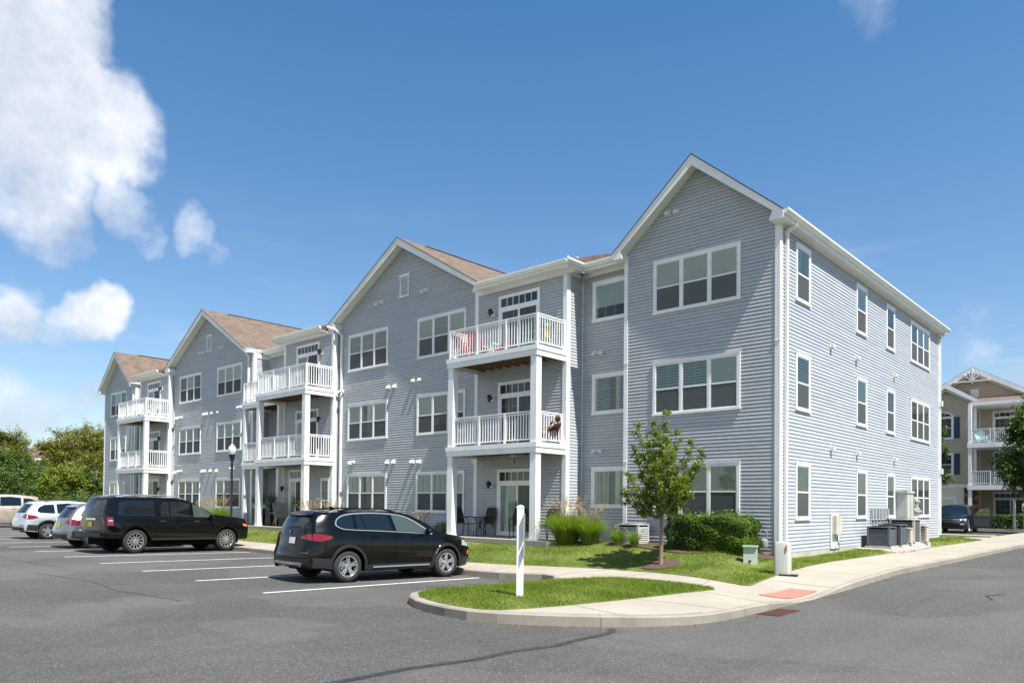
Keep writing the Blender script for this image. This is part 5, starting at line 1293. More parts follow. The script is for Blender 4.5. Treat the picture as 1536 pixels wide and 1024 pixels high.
# ---- generic smaller crossovers further along the row
def build_small(label, u, v, yaw, paint, L=4.5, w_=1.84, wb=2.72, h=1.66, kind='five', quarter=True, plate='plate', name='parked_car', light=None, rails=None, cladding=True, rim=.225, r=.35):
    root = carthing(label, u, v, yaw, 'car', name=name); tilt(root, u, v, yaw, wb)
    k = L / 4.5; H = h / 1.66
    def S(pts): return [(a * k, b * H) for a, b in pts]
    def Q(pts): return [(b * H, a * k) for b, a in pts]
    sp = dict(w=w_, wb=wb, r=r, h=h, sill=[(-2.4, .36), (-1.8, .30), (-1.3, .26), (1.3, .26), (2.3, .27)], Dr=1.2, tumble=.38, tr=.13, tf=.2, bulr=.11, bulf=.18,
              top=S([(-2.28, 1.0), (-2.2, 1.32), (-2.02, 1.50), (-1.82, 1.58), (-1.2, 1.64), (-.5, 1.66), (.0, 1.64), (.35, 1.58), (.8, 1.32), (1.12, 1.13), (1.35, 1.06), (1.85, .98), (2.12, .88), (2.24, .75), (2.26, .6)]),
              belt=S([(-2.4, 1.04), (-1.6, 1.07), (-.5, 1.02), (.6, .99), (1.2, .96), (2.2, .80)]),
              tail=Q([(.25, -2.18), (.42, -2.25), (.62, -2.25), (.80, -2.19), (1.05, -2.14), (1.38, -1.92), (1.58, -1.72), (1.7, -1.66)]), nose=Q([(.2, 2.12), (.4, 2.2), (.6, 2.22), (.8, 2.16), (.95, 2.0), (1.1, 1.8)]))
    c = Car(root, sp, paint); car_common(c, sp, rim, kind, .23); K = M['trim_black']; Gd, Gf = M['car_glass'], M['car_glass_front']
    for ax in ('R', 'L'):
        c.patch(S([(-1.80, 1.18), (-1.68, 1.11), (-1.12, 1.09), (-1.14, 1.47), (-1.5, 1.45), (-1.70, 1.36)]), ax, Gd, 'side_window')
        c.patch(S([(-1.02, 1.09), (-.08, 1.06), (-.12, 1.51), (-.6, 1.53), (-1.04, 1.49)]), ax, Gd, 'side_window')
        c.patch(S([(.02, 1.06), (.92, 1.03), (.70, 1.20), (.38, 1.40), (.12, 1.48), (-.02, 1.50)]), ax, Gf, 'side_window')
        if cladding:
            c.patch(S([(-1.0, .26), (1.0, .26), (1.0, .38), (-1.0, .38)]), ax, K, 'sill_cladding', off=.006)
            c.patch([(-sp['wb'] / 2 - .78 * k, .38), (-sp['wb'] / 2 - c.Rw - .02, .36), (-sp['wb'] / 2 - c.Rw - .0, .60), (-sp['wb'] / 2 - .74 * k, .62)], ax, K, 'bumper_cladding', off=.006)
        for xx in (-.75, .30): c.ribbon(S([(xx, .93), (xx + .18, .93)]), .03, ax, paint, 'door_handle', off=.012, depth=.02)
        for xx in (-.03, -1.05, .98): c.ribbon(S([(xx, .45), (xx, 1.03)]), .008, ax, M['void'], 'door_seam', off=.003, depth=.0015)
        c.patch(S([(-2.13, .84), (-1.92, .86), (-1.74, .92), (-1.86, 1.0), (-2.10, 1.04)]), ax, M['red_lens'], 'tail_light', off=.008, thick=.01); c.patch(S([(1.78, .74), (2.08, .72), (2.05, .83), (1.84, .87)]), ax, M['clear_lens'], 'headlight', off=.006)
    if cladding: arch_trim(c, sp, K, .07)
    c.patch(S2([(-.60, 1.10), (.60, 1.10), (.50, 1.44), (-.50, 1.44)], H), 'B', Gd, 'rear_window', off=.006)
    for sg in (-1, 1): c.patch(S2([(sg * .52, .92), (sg * .82, .84), (sg * .84, 1.03), (sg * .66, 1.06)], H), 'B', M['red_lens'], 'tail_light', off=.008); c.patch(S2([(sg * .5, .56), (sg * .78, .57), (sg * .78, .60), (sg * .5, .59)], H), 'B', M['red_lens'], 'reflector', off=.01)
    c.patch(S2([(-.24, .74), (.24, .74), (.24, .88), (-.24, .88)], H), 'B', M[plate], 'licence_plate', off=.012)
    c.patch(S2([(-.8, .36), (.8, .36), (.78, .50), (-.78, .50)], H), 'B', K, 'bumper_cladding', off=.007); c.patch(S2([(-.5, .33), (.5, .33), (.55, .42), (-.55, .42)], H), 'B', M['satin'], 'skid_plate', off=.012)
    q = c.project((0, 1.48 * H), 'B', 0); mb = MB(); c.patch([(-.54, 1.47 * H), (.54, 1.47 * H), (.47, 1.58 * H), (-.47, 1.58 * H)], 'B', paint, 'spoiler', off=.01, thick=.05, size=.05)
    if rails: rail_roof(c, -1.5 * k, .0, .60, rails)
    c.patch(S2([(-.60, 1.08), (.60, 1.08), (.50, 1.44), (-.50, 1.44)], H), 'F', Gd, 'windscreen', off=.006)
    c.patch(S2([(-.62, .62), (.62, .62), (.60, .78), (-.60, .78)], H), 'F', K, 'grille', off=.006); c.ribbon(S2([(-.62, .80), (.62, .80)], H), .04, 'F', M['chrome'], 'grille_bar', off=.008)
    c.patch(S2([(-.7, .28), (.7, .28), (.75, .42), (-.75, .42)], H), 'F', K, 'lower_grille', off=.006)
    for sg in (-1, 1): c.patch(S2([(sg * .60, .74), (sg * .84, .74), (sg * .83, .86), (sg * .62, .83)], H), 'F', M['clear_lens'], 'headlight', off=.008); c.patch(S2([(sg * .58, .50), (sg * .74, .50), (sg * .76, .60), (sg * .60, .58)], H), 'F', M['clear_lens'], 'fog_light', off=.01)
    mirror(c, .72 * k, 1.0 * H, 0, paint); return c, root
def S2(pts, H): return [(a, b * H) for a, b in pts]
build_small('bright silver crossover with a dark lower bumper, between the grey and the beige vehicles', -28.82, -7.83, 91.5, M['car_silver'], 4.57, 1.85, 2.795, 1.67, 'five', rails=M['trim_black'], plate='plate', rim=.23)
build_small('small dark grey crossover mostly hidden behind the big black vehicle', -21.62, -8.5, 90.5, M['car_grey'], 4.3, 1.79, 2.56, 1.63, 'five', plate='plate_y', rim=.235)
# beige one in the far row, nose towards the lot
c, rt = build_small('beige full size sport utility vehicle at the far left edge, facing the lot', -43.6, -7.6, -88.0, M['car_beige'], 5.1, 2.0, 2.95, 1.93, 'five', rails=M['trim_black'], cladding=False, rim=.24, r=.39)
# dark blue one on the right with its door open
c, nv = build_small('dark blue crossover by the tan house, one front door open', -2.32, 31.6, -88.0, M['car_navy'], 4.5, 1.84, 2.66, 1.69, 'five', rim=.23, r=.35)
dm = MB()      # open front door, hinged at its front edge, seen from inside
prof = [(0, .30), (1.02, .32), (1.10, .60), (1.08, .98), (0, 1.0)]
dm.prism(prof, 'Y', -.03, .05, M['car_navy']); dm.prism([(.12, .42), (.92, .42), (.96, .9), (.1, .9)], 'Y', -.055, -.031, M['trim_black'])
fr_ = [(.02, 1.0), (.45, 1.42), (.85, 1.50), (.98, 1.44), (1.07, .99)]
for a, b in zip(fr_[:-1], fr_[1:]): dm.bar((a[0], .01, a[1]), (b[0], .01, b[1]), .04, .045, M['car_navy'], up=(0, 1, 0))
do = dm.build('open_door', nv)
gq = MB(); gq.prism([(.06, 1.0), (.45, 1.40), (.85, 1.48), (.95, 1.43), (1.04, 1.0)], 'Y', .005, .013, M['glass']); gq.build('door_glass', do)
do.location = (.85, .93, 0); do.rotation_euler = (0, 0, R(180 - 62))

# ------------------------------------------------------------------ vegetation
def leaves(name, pts, size, mat, parent, seed, droop=.3, aspect=.55, nrm=None, jitter=.5):
    """one small folded-looking rhomb per point"""
    r_ = np.random.default_rng(seed); P_ = np.asarray(pts, float); n_ = len(P_)
    if nrm is None: nv = r_.normal(0, 1, (n_, 3)); nv[:, 2] = np.abs(nv[:, 2]) + droop
    else: nv = nrm + r_.normal(0, jitter, (n_, 3))
    nv /= np.linalg.norm(nv, axis=1, keepdims=True)
    a = r_.normal(0, 1, (n_, 3)); a -= nv * (a * nv).sum(1, keepdims=True); a /= np.linalg.norm(a, axis=1, keepdims=True); b = np.cross(nv, a)
    s_ = (size * r_.uniform(.55, 1.3, n_))[:, None]
    q0 = P_ - a * s_ * .5; q1 = P_ + b * s_ * aspect * .5 + nv * s_ * .08; q2 = P_ + a * s_ * .6; q3 = P_ - b * s_ * aspect * .5 + nv * s_ * .08
    V = np.stack([q0, q1, q2, q3], 1).reshape(-1, 3)
    return npmesh(name, V, np.arange(len(V)).reshape(-1, 4), [mat], parent)
def curve_pts(p, q, bend, n=9):
    p, q = Vector(p), Vector(q); out = []
    for k in range(n):
        t_ = k / (n - 1); out.append(p.lerp(q, t_) + Vector(bend) * math.sin(t_ * math.pi))
    return out
CR_ = Vector((_c, _s, 0)); CF_ = Vector((-_s, _c, 0))            # screen-right and away directions on the ground, used only to read the photo
def young_tree():
    zb = float(lawnz(-2.05, -2.55)); t_ = thing('young_tree', 'young leafy street tree with a slim trunk in a ring of mulch on the lawn', 'tree', (-2.05, -2.55, zb))
    tr = MB(); rg = random.Random(3)
    tr.tube([(0, 0, -.1), (0, 0, .05), (.01, 0, .5), (.0, .01, 1.0), (.0, .02, 1.32)], [.085, .062, .050, .046, .044], M['bark'], 12)
    ends = [(.06, .0, 3.95), (-.20, .25, 3.65), (-.62, -.1, 3.62), (-.66, .2, 3.0), (-.85, -.2, 2.35), (-.93, .1, 1.85), (-.55, -.3, 1.75), (1.12, .1, 2.95), (.72, -.2, 3.15), (.42, .2, 3.42), (.85, .2, 2.5), (.66, -.25, 2.0),
            (.1, -.65, 2.9), (.2, .7, 2.8), (-.3, .7, 2.4), (-.3, -.7, 2.5), (.4, -.6, 2.2), (.35, -.1, 2.9), (-.3, .0, 3.1), (.15, .5, 3.3), (-.05, -.4, 3.3), (.5, .55, 2.1)]
    pts = []
    for (a, d, h) in ends:
        e = CR_ * a + CF_ * d + Vector((0, 0, h)); z0 = min(1.2 + .35 * max(0, h - 1.9), 2.2); st = Vector((0, .02, z0))
        c = curve_pts(st, e, CR_ * a * .16 + CF_ * d * .16 + Vector((0, 0, -.10 * abs(a))), 9)
        tr.tube(c, [.026 - .0024 * k for k in range(9)], M['bark'], 6)
        for k in range(2, 9):
            base = c[k]; L = (.34 - .016 * k) * (1.1 if 3 < k < 8 else .8)
            for _ in range(4):
                dv = Vector((rg.gauss(0, 1), rg.gauss(0, 1), rg.gauss(.25, .8))).normalized(); e2 = base + dv * L * rg.uniform(.5, 1.1)
                if k % 2 == 0: tr.tube([base, e2], [.006, .003], M['bark'], 4, cap=False)
                for _ in range(27): q = base.lerp(e2, rg.uniform(.25, 1.1)) + Vector((rg.gauss(0, .035), rg.gauss(0, .035), rg.gauss(0, .03))); pts.append(q[:])
    tr.tube([(0, .02, 1.25), (.02, .02, 2.3), (.03, .0, 3.2)], [.042, .026, .012], M['bark'], 8)
    tr.build('trunk', t_, smooth=True); leaves('crown', pts, .066, M['leaf_young'], t_, 5, droop=.4, aspect=.6)
    m = polymesh('mulch_ring', [(-2.05 + .52 * math.cos(a), -2.55 + .42 * math.sin(a)) for a in np.linspace(0, 2 * math.pi, 19)[:-1]], lambda u, v: lawnz(u, v) + .055 - .25 * np.maximum(0, np.hypot(u + 2.05, v + 2.55) - .38), M['mulch'], .12)
    tag(m, kind='structure')
young_tree()
def big_tree(label, u, v, zb, H, Wd, seed, mat, leaf=.16, n_leaf=9000, trunk_h=.22, group=None, name='leafy_tree', bottom=.15, lumps=26, gap=.0, peak=1.0):
    t_ = thing(name, label, 'tree', (u, v, zb), group=group); rg = random.Random(seed); r_ = np.random.default_rng(seed)
    tr = MB(); r0 = H * .022; tr.tube([(0, 0, -.2), (0, 0, H * .1), (rg.uniform(-.1, .1), rg.uniform(-.1, .1), H * trunk_h + .3), (0, 0, H * .6)], [r0 * 1.3, r0, r0 * .85, r0 * .3], M['bark'], 10)
    cs = []
    for k in range(lumps):
        a = rg.uniform(0, 2 * math.pi); hh = bottom + (1 - bottom) * (rg.random() ** .85); prof = math.sin(min(1, (hh - bottom * .6) / (1 - bottom * .6)) ** .75 * math.pi * .93) ** .6
        rr = Wd / 2 * prof * rg.uniform(.35, .92) * peak; c = Vector((math.cos(a) * rr, math.sin(a) * rr, H * hh * .93)); s_ = Wd * rg.uniform(.10, .19); cs.append((c, s_))
        tr.tube(curve_pts((0, 0, min(H * hh * .45, H * .5)), c, (0, 0, -.2), 6), [r0 * .42, r0 * .36, r0 * .3, r0 * .2, r0 * .13, r0 * .05], M['bark'], 5)
    tr.build('trunk', t_, smooth=True)
    P_ = []
    per = n_leaf // len(cs)
    for c, s_ in cs:
        # sprays: clusters of short twigs inside each lump, leaving gaps between them
        nt = 26
        for _ in range(nt):
            d = r_.normal(0, 1, 3); d /= np.linalg.norm(d); L = s_ * r_.uniform(.5, 1.35); base = np.array(c) + d * s_ * .1
            q = base + d[None] * L * r_.uniform(.15, 1.05, (per // nt, 1)) + r_.normal(0, s_ * .11, (per // nt, 3)); P_.append(q)
    P_ = np.concatenate(P_); P_ = P_[P_[:, 2] > .15]
    leaves('crown', P_, leaf, mat, t_, seed, droop=.35, aspect=.7); return t_
# trees beyond the left end of the lot
gz = .3
LT = 'trees beyond the left end of the lot'
for lab, (px, D, H, Wd, sd, m, nl) in {
    'broad olive green tree standing right against the left gable of the building': (120, 74, 8.9, 7.0, 11, 'leaf_olive', 30000),
    'olive tree with a ragged top, second from the building on the left': (80, 76, 7.6, 5.2, 12, 'leaf_olive', 22000),
    'leafy green tree at the left edge of the picture': (4, 70, 8.0, 6.0, 13, 'leaf_olive', 22000),
    'low dark green tree under the left edge tree': (12, 62, 5.3, 7.0, 14, 'leaf_green', 22000),
    'small yellow green tree in front of the olive trees': (92, 64, 4.3, 5.2, 15, 'leaf_bright', 14000),
    'dark green bushy tree between the yellow green tree and the building': (142, 66, 3.9, 4.4, 16, 'leaf_green', 14000),
    'rounded green tree left of the yellow green one': (55, 68, 4.6, 4.4, 17, 'leaf_green', 12000),
    'second olive tree just behind the left gable': (160, 84, 9.2, 6.5, 18, 'leaf_olive', 16000),
    'dark tree outside the left edge': (-60, 66, 8.0, 7.0, 19, 'leaf_green', 12000)}.items():
    a = (px - 768) / 1118.59; p = Vector((8.076, -19.428, 0)) + (CR_ * a + CF_) * D
    big_tree(lab, p.x, p.y, gz, H, Wd, sd, M[m], leaf=.135, n_leaf=int(nl * 1.9), group=LT, bottom=.06, lumps=44, trunk_h=.12)
# shrub belt under them (reads as one mass)
pts = []; r_ = np.random.default_rng(5)
for k in range(34):
    px = -60 + k * 6.6; a = (px - 768) / 1118.59; D = 58 + 5 * r_.random(); p = Vector((8.076, -19.428, 0)) + (CR_ * a + CF_) * D
    c = np.array([p.x, p.y, .9 + .4 * r_.random()]); q = r_.normal(0, 1, (1100, 3)) * np.array([.75, .75, .55]) + c; pts.append(q[q[:, 2] > .2])
sb = leaves('shrub_belt', np.concatenate(pts), .12, M['leaf_dark'], None, 6); tag(sb, 'dark green shrub belt under the trees at the left end of the lot', 'shrubs', kind='stuff')
# trees by the tan house
big_tree('full dark green tree at the right edge, in front of the tan balconies', 1.35, 34.5, .45, 7.9, 5.3, 21, M['leaf_dark'], leaf=.13, n_leaf=46000, bottom=.30, lumps=46, trunk_h=.3)
big_tree('narrow columnar green tree squeezed between the grey building and the tan house', -5.05, 37.0, .4, 8.9, 2.7, 22, M['leaf_dark'], leaf=.11, n_leaf=20000, bottom=.08, lumps=26, name='columnar_tree')

def hedge(name, label, u0, u1, v0, v1, z0, h, n_, seed, leaf, shoots=True, mat='leaf_hedge'):
    t_ = thing(name, label, 'hedge', ((u0 + u1) / 2, (v0 + v1) / 2, z0)); r_ = np.random.default_rng(seed)
    a, b = (u1 - u0) / 2, (v1 - v0) / 2
    # points near the surface of a rounded box, plus depth
    p = r_.uniform(-1, 1, (n_, 3)); ax = r_.integers(0, 5, n_); dep = r_.beta(1, 4, n_) * .34
    for k, (i, sg) in enumerate(((0, -1), (0, 1), (1, -1), (1, 1), (2, 1))):
        m = ax == k; p[m, i] = sg * (1 - dep[m])
    e = np.abs(p) ** 8; rad = (e[:, 0] + e[:, 1] + e[:, 2] * (p[:, 2] > 0)) ** (1 / 8); p /= np.maximum(rad, 1)[:, None] ** .9
    bump = .045 * np.sin(p[:, 0] * 13 + 2) * np.sin(p[:, 1] * 7) + .04 * np.sin(p[:, 0] * 5.1 + p[:, 2] * 6)
    P_ = np.stack([p[:, 0] * (a + bump), p[:, 1] * (b + bump), (p[:, 2] + 1) / 2 * (h + bump)], -1)
    nrm = p.copy(); nrm[:, 2] += .35
    leaves('foliage', P_, leaf, M[mat], t_, seed, aspect=.62, nrm=nrm, jitter=.75)
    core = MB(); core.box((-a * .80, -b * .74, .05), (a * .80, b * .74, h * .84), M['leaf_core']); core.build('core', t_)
    if shoots:
        Q = []
        for _ in range(90):
            x, y = r_.uniform(-a * .95, a * .95), r_.uniform(-b * .9, b * .9); L = r_.uniform(.06, .24); dx, dy = r_.normal(0, .25, 2) * L
            for k in range(16): t2 = k / 15; Q.append((x + dx * t2 + r_.normal(0, .012), y + dy * t2 + r_.normal(0, .012), h - .03 + L * t2))
        leaves('shoots', np.array(Q), leaf * .95, M['leaf_bright2'], t_, seed + 1)
    return t_
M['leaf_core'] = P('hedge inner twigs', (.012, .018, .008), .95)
M['leaf_bright2'] = island(P('fresh hedge shoots', (.1, .2, .02), .4), [(0, (.06, .12, .012)), (.6, (.12, .22, .02)), (1, (.22, .32, .05))], .3)
hedge('clipped_hedge', 'clipped bright green hedge under the ground floor window by the building corner', -2.62, -.30, -1.42, -.38, .66, .93, 26000, 31, .044)
hedge('low_hedge', 'low clipped hedge in front of the tan house patio', -3.0, 1.2, 40.6, 41.9, .45, 1.05, 7000, 32, .10, shoots=False, mat='leaf_dark')

def ornamental(label, u, v, r0, h, seed, n_, plume=26, group='clumps of ornamental grass along the foundation', ph=1.0, name='ornamental_grass'):
    z = float(lawnz(u, v)); t_ = thing(name, label, 'ornamental grass', (u, v, z), group=group); r_ = np.random.default_rng(seed)
    Vs = []; 
    for k in range(n_):
        a = r_.uniform(0, 2 * np.pi); d = r_.uniform(0, r0 * .35); L = h * r_.uniform(.7, 1.15); lean = r_.uniform(.15, 1.0) * r0 * 1.1; w_ = .008
        bx, by = d * np.cos(a), d * np.sin(a); a2 = a + r_.normal(0, .5); px_, py_ = -np.sin(a2) * w_, np.cos(a2) * w_
        pr = None
        for q in range(5):
            t2 = q / 4; x = bx + np.cos(a2) * lean * t2 ** 1.8; y = by + np.sin(a2) * lean * t2 ** 1.8; zz = L * (t2 - .28 * (lean / r0) * t2 ** 3); ww = 1 - t2 * .85
            cur = [(x - px_ * ww, y - py_ * ww, zz), (x + px_ * ww, y + py_ * ww, zz)]
            if pr: Vs += [pr[0], pr[1], cur[1], cur[0]]
            pr = cur
    V = np.array(Vs); npmesh('leaves', V, np.arange(len(V)).reshape(-1, 4), [M['ornleaf']], t_)
    Q = []
    for k in range(plume):
        a = r_.uniform(0, 2 * np.pi); lean = r_.uniform(.1, .9) * r0 * 1.15; L = h * r_.uniform(1.15, 1.5) * ph
        for q in np.linspace(.80, 1.0, 34): Q.append((np.cos(a) * lean * q ** 1.6 + r_.normal(0, .012), np.sin(a) * lean * q ** 1.6 + r_.normal(0, .012), L * q + r_.normal(0, .01)))
        for q in np.linspace(.3, .8, 12): Q.append((np.cos(a) * lean * q ** 1.6, np.sin(a) * lean * q ** 1.6, L * q))
    leaves('seed_plumes', np.array(Q), .045, M['plume'], t_, seed, aspect=.35)
ornamental('large fountain grass clump with tan plumes beside the right balcony post', -6.15, -1.25, .95, 1.0, 41, 2300, 44)
ornamental('second fountain grass clump, to the right of the large one', -5.35, -1.15, .72, .84, 42, 1500, 26)
ornamental('low scruffy grass tuft left of the beige condenser', -4.35, -1.12, .34, .48, 43, 500, 3, ph=.9)
ornamental('low grass tuft in front of the beige condenser', -3.72, -1.25, .30, .46, 44, 450, 2, ph=.9)
ornamental('tan plumed grass behind the nearest black crossover hood', -12.7, -1.5, .45, .62, 45, 500, 22)
ornamental('tan plumed grass by the Adirondack chair, behind the crossover roof', -18.9, -2.2, .6, 1.0, 46, 600, 40)
ornamental('plumed grass right of the white post, behind the crossover roof', -17.9, -1.9, .6, .95, 47, 600, 30)
ornamental('plumed grass behind the lamp post under the ground floor window', -28.3, -1.4, .8, 1.0, 48, 700, 40)
ornamental('plumed grass to the left behind the lamp post', -30.2, -1.3, .7, .9, 49, 600, 26)
def shrub(label, u, v, h, w_, seed, mat='leaf_green', n_=900, leaf=.06, group='low foundation shrubs'):
    z = float(lawnz(u, v)); t_ = thing('foundation_shrub', label, 'shrub', (u, v, z), group=group); r_ = np.random.default_rng(seed)
    P_ = r_.normal(0, 1, (n_, 3)); P_ /= np.linalg.norm(P_, axis=1, keepdims=True) ** .7; P_ = P_ * np.array([w_ / 2, w_ / 2, h / 2]) * .7; P_[:, 2] += h / 2; P_ = P_[P_[:, 2] > 0]
    leaves('foliage', P_, leaf, M[mat], t_, seed); st = MB()
    for k in range(5): st.tube([(0, 0, 0), (w_ * .2 * math.cos(k * 1.3), w_ * .2 * math.sin(k * 1.3), h * .6)], .012, M['bark'], 5)
    st.build('stem', t_)
shrub('bright green shrub behind the crossover between two ground floor windows', -15.9, -1.0, .75, .9, 51, 'leaf_bright')
shrub('dark low shrub left of the first balcony post', -12.0, -1.0, .5, .9, 52); shrub('flowering shrub under the window left of the second balcony', -18.4, -.9, .7, .9, 53)
shrub('small round shrub by the corner of the third gable', -29.0, -.8, .6, .8, 54)

# ------------------------------------------------------------------ white post with plates, street lamp
pz = float(islez(-.72, -9.52))
wp = thing('sign_post', 'white square vinyl sign post with two plates seen edge on, standing on the grass island', 'sign post', (-.72, -9.52, pz), R(36))
mb = MB(); h = .058; mb.box((-h, -h, -.05), (h, h, 1.55), M['white']); mb.build('post', wp)
mb = MB(); mb.lathe([(.0, 1.612), (.03, 1.607), (.088, 1.575), (.09, 1.555), (.07, 1.548), (0, 1.548)], (0, 0, 0), M['white'], 4); q = mb.build('post_cap', wp); q.rotation_euler = (0, 0, R(45))
mb = MB(); mb.box((h + .006, -.15, 1.0), (h + .010, .15, 1.46), M['sign_back']); mb.build('sign_plate', wp)
mb = MB(); mb.box((h + .006, -.15, .70), (h + .010, .15, .93), M['sign_back']); mb.build('sign_plate', wp)
def rot_mb(): pass
lx, ly = -22.55, -3.75; lz = float(lawnz(lx, ly))
lm = thing('street_lamp', 'black post lamp with an acorn glass globe on the lawn behind the black vehicle', 'street lamp', (lx, ly, lz))
mb = MB(); K = M['lantern']
mb.lathe([(.0, .0), (.17, 0), (.17, .10), (.13, .16), (.12, .50), (.085, .62), (.065, .72), (.052, .80), (.050, 3.05), (.07, 3.07), (.07, 3.11), (.05, 3.14), (.055, 3.24), (.095, 3.33), (.12, 3.45), (.13, 3.52), (.0, 3.52)], (0, 0, 0), K, 20); mb.build('pole', lm, smooth=True)
mb = MB(); mb.lathe([(.115, 3.52), (.15, 3.60), (.165, 3.70), (.155, 3.80), (.11, 3.88)], (0, 0, 0), M['lampglass'], 24); mb.build('globe', lm, smooth=True)
mb = MB(); mb.lathe([(.0, 3.54), (.03, 3.54), (.045, 3.62), (.045, 3.74), (0, 3.80)], (0, 0, 0), M['util_white'], 12); mb.build('bulb', lm, smooth=True)
mb = MB(); mb.lathe([(.118, 3.875), (.10, 3.92), (.05, 3.97), (.02, 3.99), (.028, 4.02), (.02, 4.05), (0, 4.10)], (0, 0, 0), M['satin'], 20); mb.build('globe_cap', lm, smooth=True)

# ------------------------------------------------------------------ utilities
def lz_(u, v): return float(lawnz(u, v))
gb = thing('utility_pedestal', 'small pale green slanted utility box on the lawn in front of the hedge', 'utility box', (-.05, -1.62, lz_(-.05, -1.62)), R(20))
mb = MB(); mb.prism([(-.13, -.05), (.13, -.05), (.11, .42), (-.10, .44)], 'X', -.16, .16, M['util_green']); mb.box((-.18, -.16, .41), (.18, .13, .445), M['util_green']); mb.box((-.03, -.146, .05), (.03, -.128, .09), M['trim_black']); mb.build('cover', gb)
cbx = thing('telecom_cabinet', 'tall off white rounded utility pedestal with an orange sticker at the walk edge', 'utility box', (1.22, -2.72, lz_(.95, -2.72) - .02), R(12))
def rbox(mb, w_, d_, z0, z1, r_, m, tp=1.0, n=5):
    pts = []
    for cx, cy, a0 in ((w_ / 2 - r_, d_ / 2 - r_, 0), (-w_ / 2 + r_, d_ / 2 - r_, 90), (-w_ / 2 + r_, -d_ / 2 + r_, 180), (w_ / 2 - r_, -d_ / 2 + r_, 270)):
        for k in range(n): a = R(a0 + 90 * k / (n - 1)); pts.append((cx + r_ * math.cos(a), cy + r_ * math.sin(a)))
    i = len(mb.v); N = len(pts); lv = [(z0, 1), (z1 - .03, tp), (z1, tp * .9)]
    for z, s_ in lv: mb.v += [(p[0] * s_, p[1] * s_, z) for p in pts]
    k = mb.mi(m)
    for L in range(2):
        for q in range(N): a = i + L * N + q; b = i + L * N + (q + 1) % N; mb.f.append((a, b, b + N, a + N)); mb.m.append(k)
    mb.f.append(tuple(i + 2 * N + q for q in range(N))); mb.m.append(k)
mb = MB(); rbox(mb, .36, .30, -.04, .74, .07, M['util_white'], .96); mb.build('cabinet', cbx, smooth=True)
mb = MB(); mb.box((.10, -.165, .56), (.122, -.146, .68), M['orange_mark']); mb.box((.06, -.17, .62), (.16, -.148, .71), M['util_white']) if False else None; mb.build('sticker', cbx)
mb = MB(); mb.box((-.05, -.2, -.05), (.34, .02, .025), M['trim_black']); mb.build('base_plate', cbx)
# gas meter at the corner
gm = thing('gas_meter', 'grey gas meter with bent pipes at the corner of the building behind the hedge', 'gas meter', (-.32, -.22, .72))
mb = MB(); I = M['iron']
mb.tube([(-.12, .0, -.1), (-.12, .0, .34), (-.06, .0, .40), (.08, .0, .40)], .018, I, 8); mb.tube([(-.12, 0, .50), (.02, 0, .52), (.10, 0, .46), (.10, 0, .30)], .018, I, 8); mb.tube([(-.1, .1, .62), (-.1, -.02, .62), (-.1, -.02, .45)], .016, I, 8); mb.build('pipe', gm, smooth=True)
mb = MB(); mb.lathe([(0, -.10), (.09, -.09), (.11, 0), (.10, .10), (.05, .14), (0, .14)], (.02, -.02, .16), I, 16); mb.build('meter_body', gm, smooth=True)
mb = MB(); mb.lathe([(0, -.03), (.05, -.03), (.05, .03), (0, .03)], (-.08, -.04, .62), M['rust'], 14, 'Y'); mb.build('regulator', gm, smooth=True)
def condenser(label, u, v, w_, d_, h_, paint, post_, side_louvre=True, yaw=0, top=None, group='air conditioning condensers by the side wall'):
    t_ = thing('condenser_unit', label, 'air conditioner', (u, v, .57 if u > -.2 else .70), R(yaw), group)
    pd = MB(); pd.box((-w_ / 2 - .05, -d_ / 2 - .05, -.08), (w_ / 2 + .05, d_ / 2 + .05, .05), M['concfound']); pd.build('pad', t_)
    b = MB(); K = M['void']; b.box((-w_ / 2 + .03, -d_ / 2 + .03, .06), (w_ / 2 - .03, d_ / 2 - .03, h_ - .04), K)
    for sx in (-1, 1):
        for sy in (-1, 1): b.box((sx * w_ / 2, sy * d_ / 2, .05), (sx * (w_ / 2 - .07), sy * (d_ / 2 - .07), h_ - .03), post_)
    b.box((-w_ / 2, -d_ / 2, .05), (w_ / 2, d_ / 2, .09), post_); b.build('casing', t_)
    l = MB(); n_ = int((h_ - .14) / .055)
    for k in range(n_):
        z = .11 + k * .055
        for sy in (-1, 1): l.quad([(-w_ / 2 + .07, sy * (d_ / 2 - .003), z), (w_ / 2 - .07, sy * (d_ / 2 - .003), z), (w_ / 2 - .07, sy * (d_ / 2 - .02), z + .04), (-w_ / 2 + .07, sy * (d_ / 2 - .02), z + .04)], paint)
        for sx in (-1, 1): l.quad([(sx * (w_ / 2 - .003), -d_ / 2 + .07, z), (sx * (w_ / 2 - .003), d_ / 2 - .07, z), (sx * (w_ / 2 - .02), d_ / 2 - .07, z + .04), (sx * (w_ / 2 - .02), -d_ / 2 + .07, z + .04)], paint)
    l.build('louvre_panel', t_, fix=False)
    tp = MB(); tp.box((-w_ / 2 - .012, -d_ / 2 - .012, h_ - .03), (w_ / 2 + .012, d_ / 2 + .012, h_), top or post_); R_ = min(w_, d_) * .42
    tp.lathe([(R_, h_ + .001), (R_, h_ + .018), (R_ - .02, h_ + .018)], (0, 0, 0), post_, 24)
    for k in range(7): r_ = R_ * (k + 1) / 7.5; tp.lathe([(r_, h_ + .016), (r_ + .006, h_ + .02)], (0, 0, 0), K, 24)
    tp.build('fan_top', t_); return t_
condenser('slate grey louvred condenser, nearest of the row by the side wall', .55, 6.98, .70, .72, .68, M['ac_dark'], M['ac_dark'])
condenser('slate grey louvred condenser, second of the row', .57, 8.15, .70, .72, .74, M['ac_dark'], M['ac_dark'])
condenser('slim beige condenser, third of the row', .74, 9.15, .36, .34, .60, M['ac_beige'], M['ac_beige'])
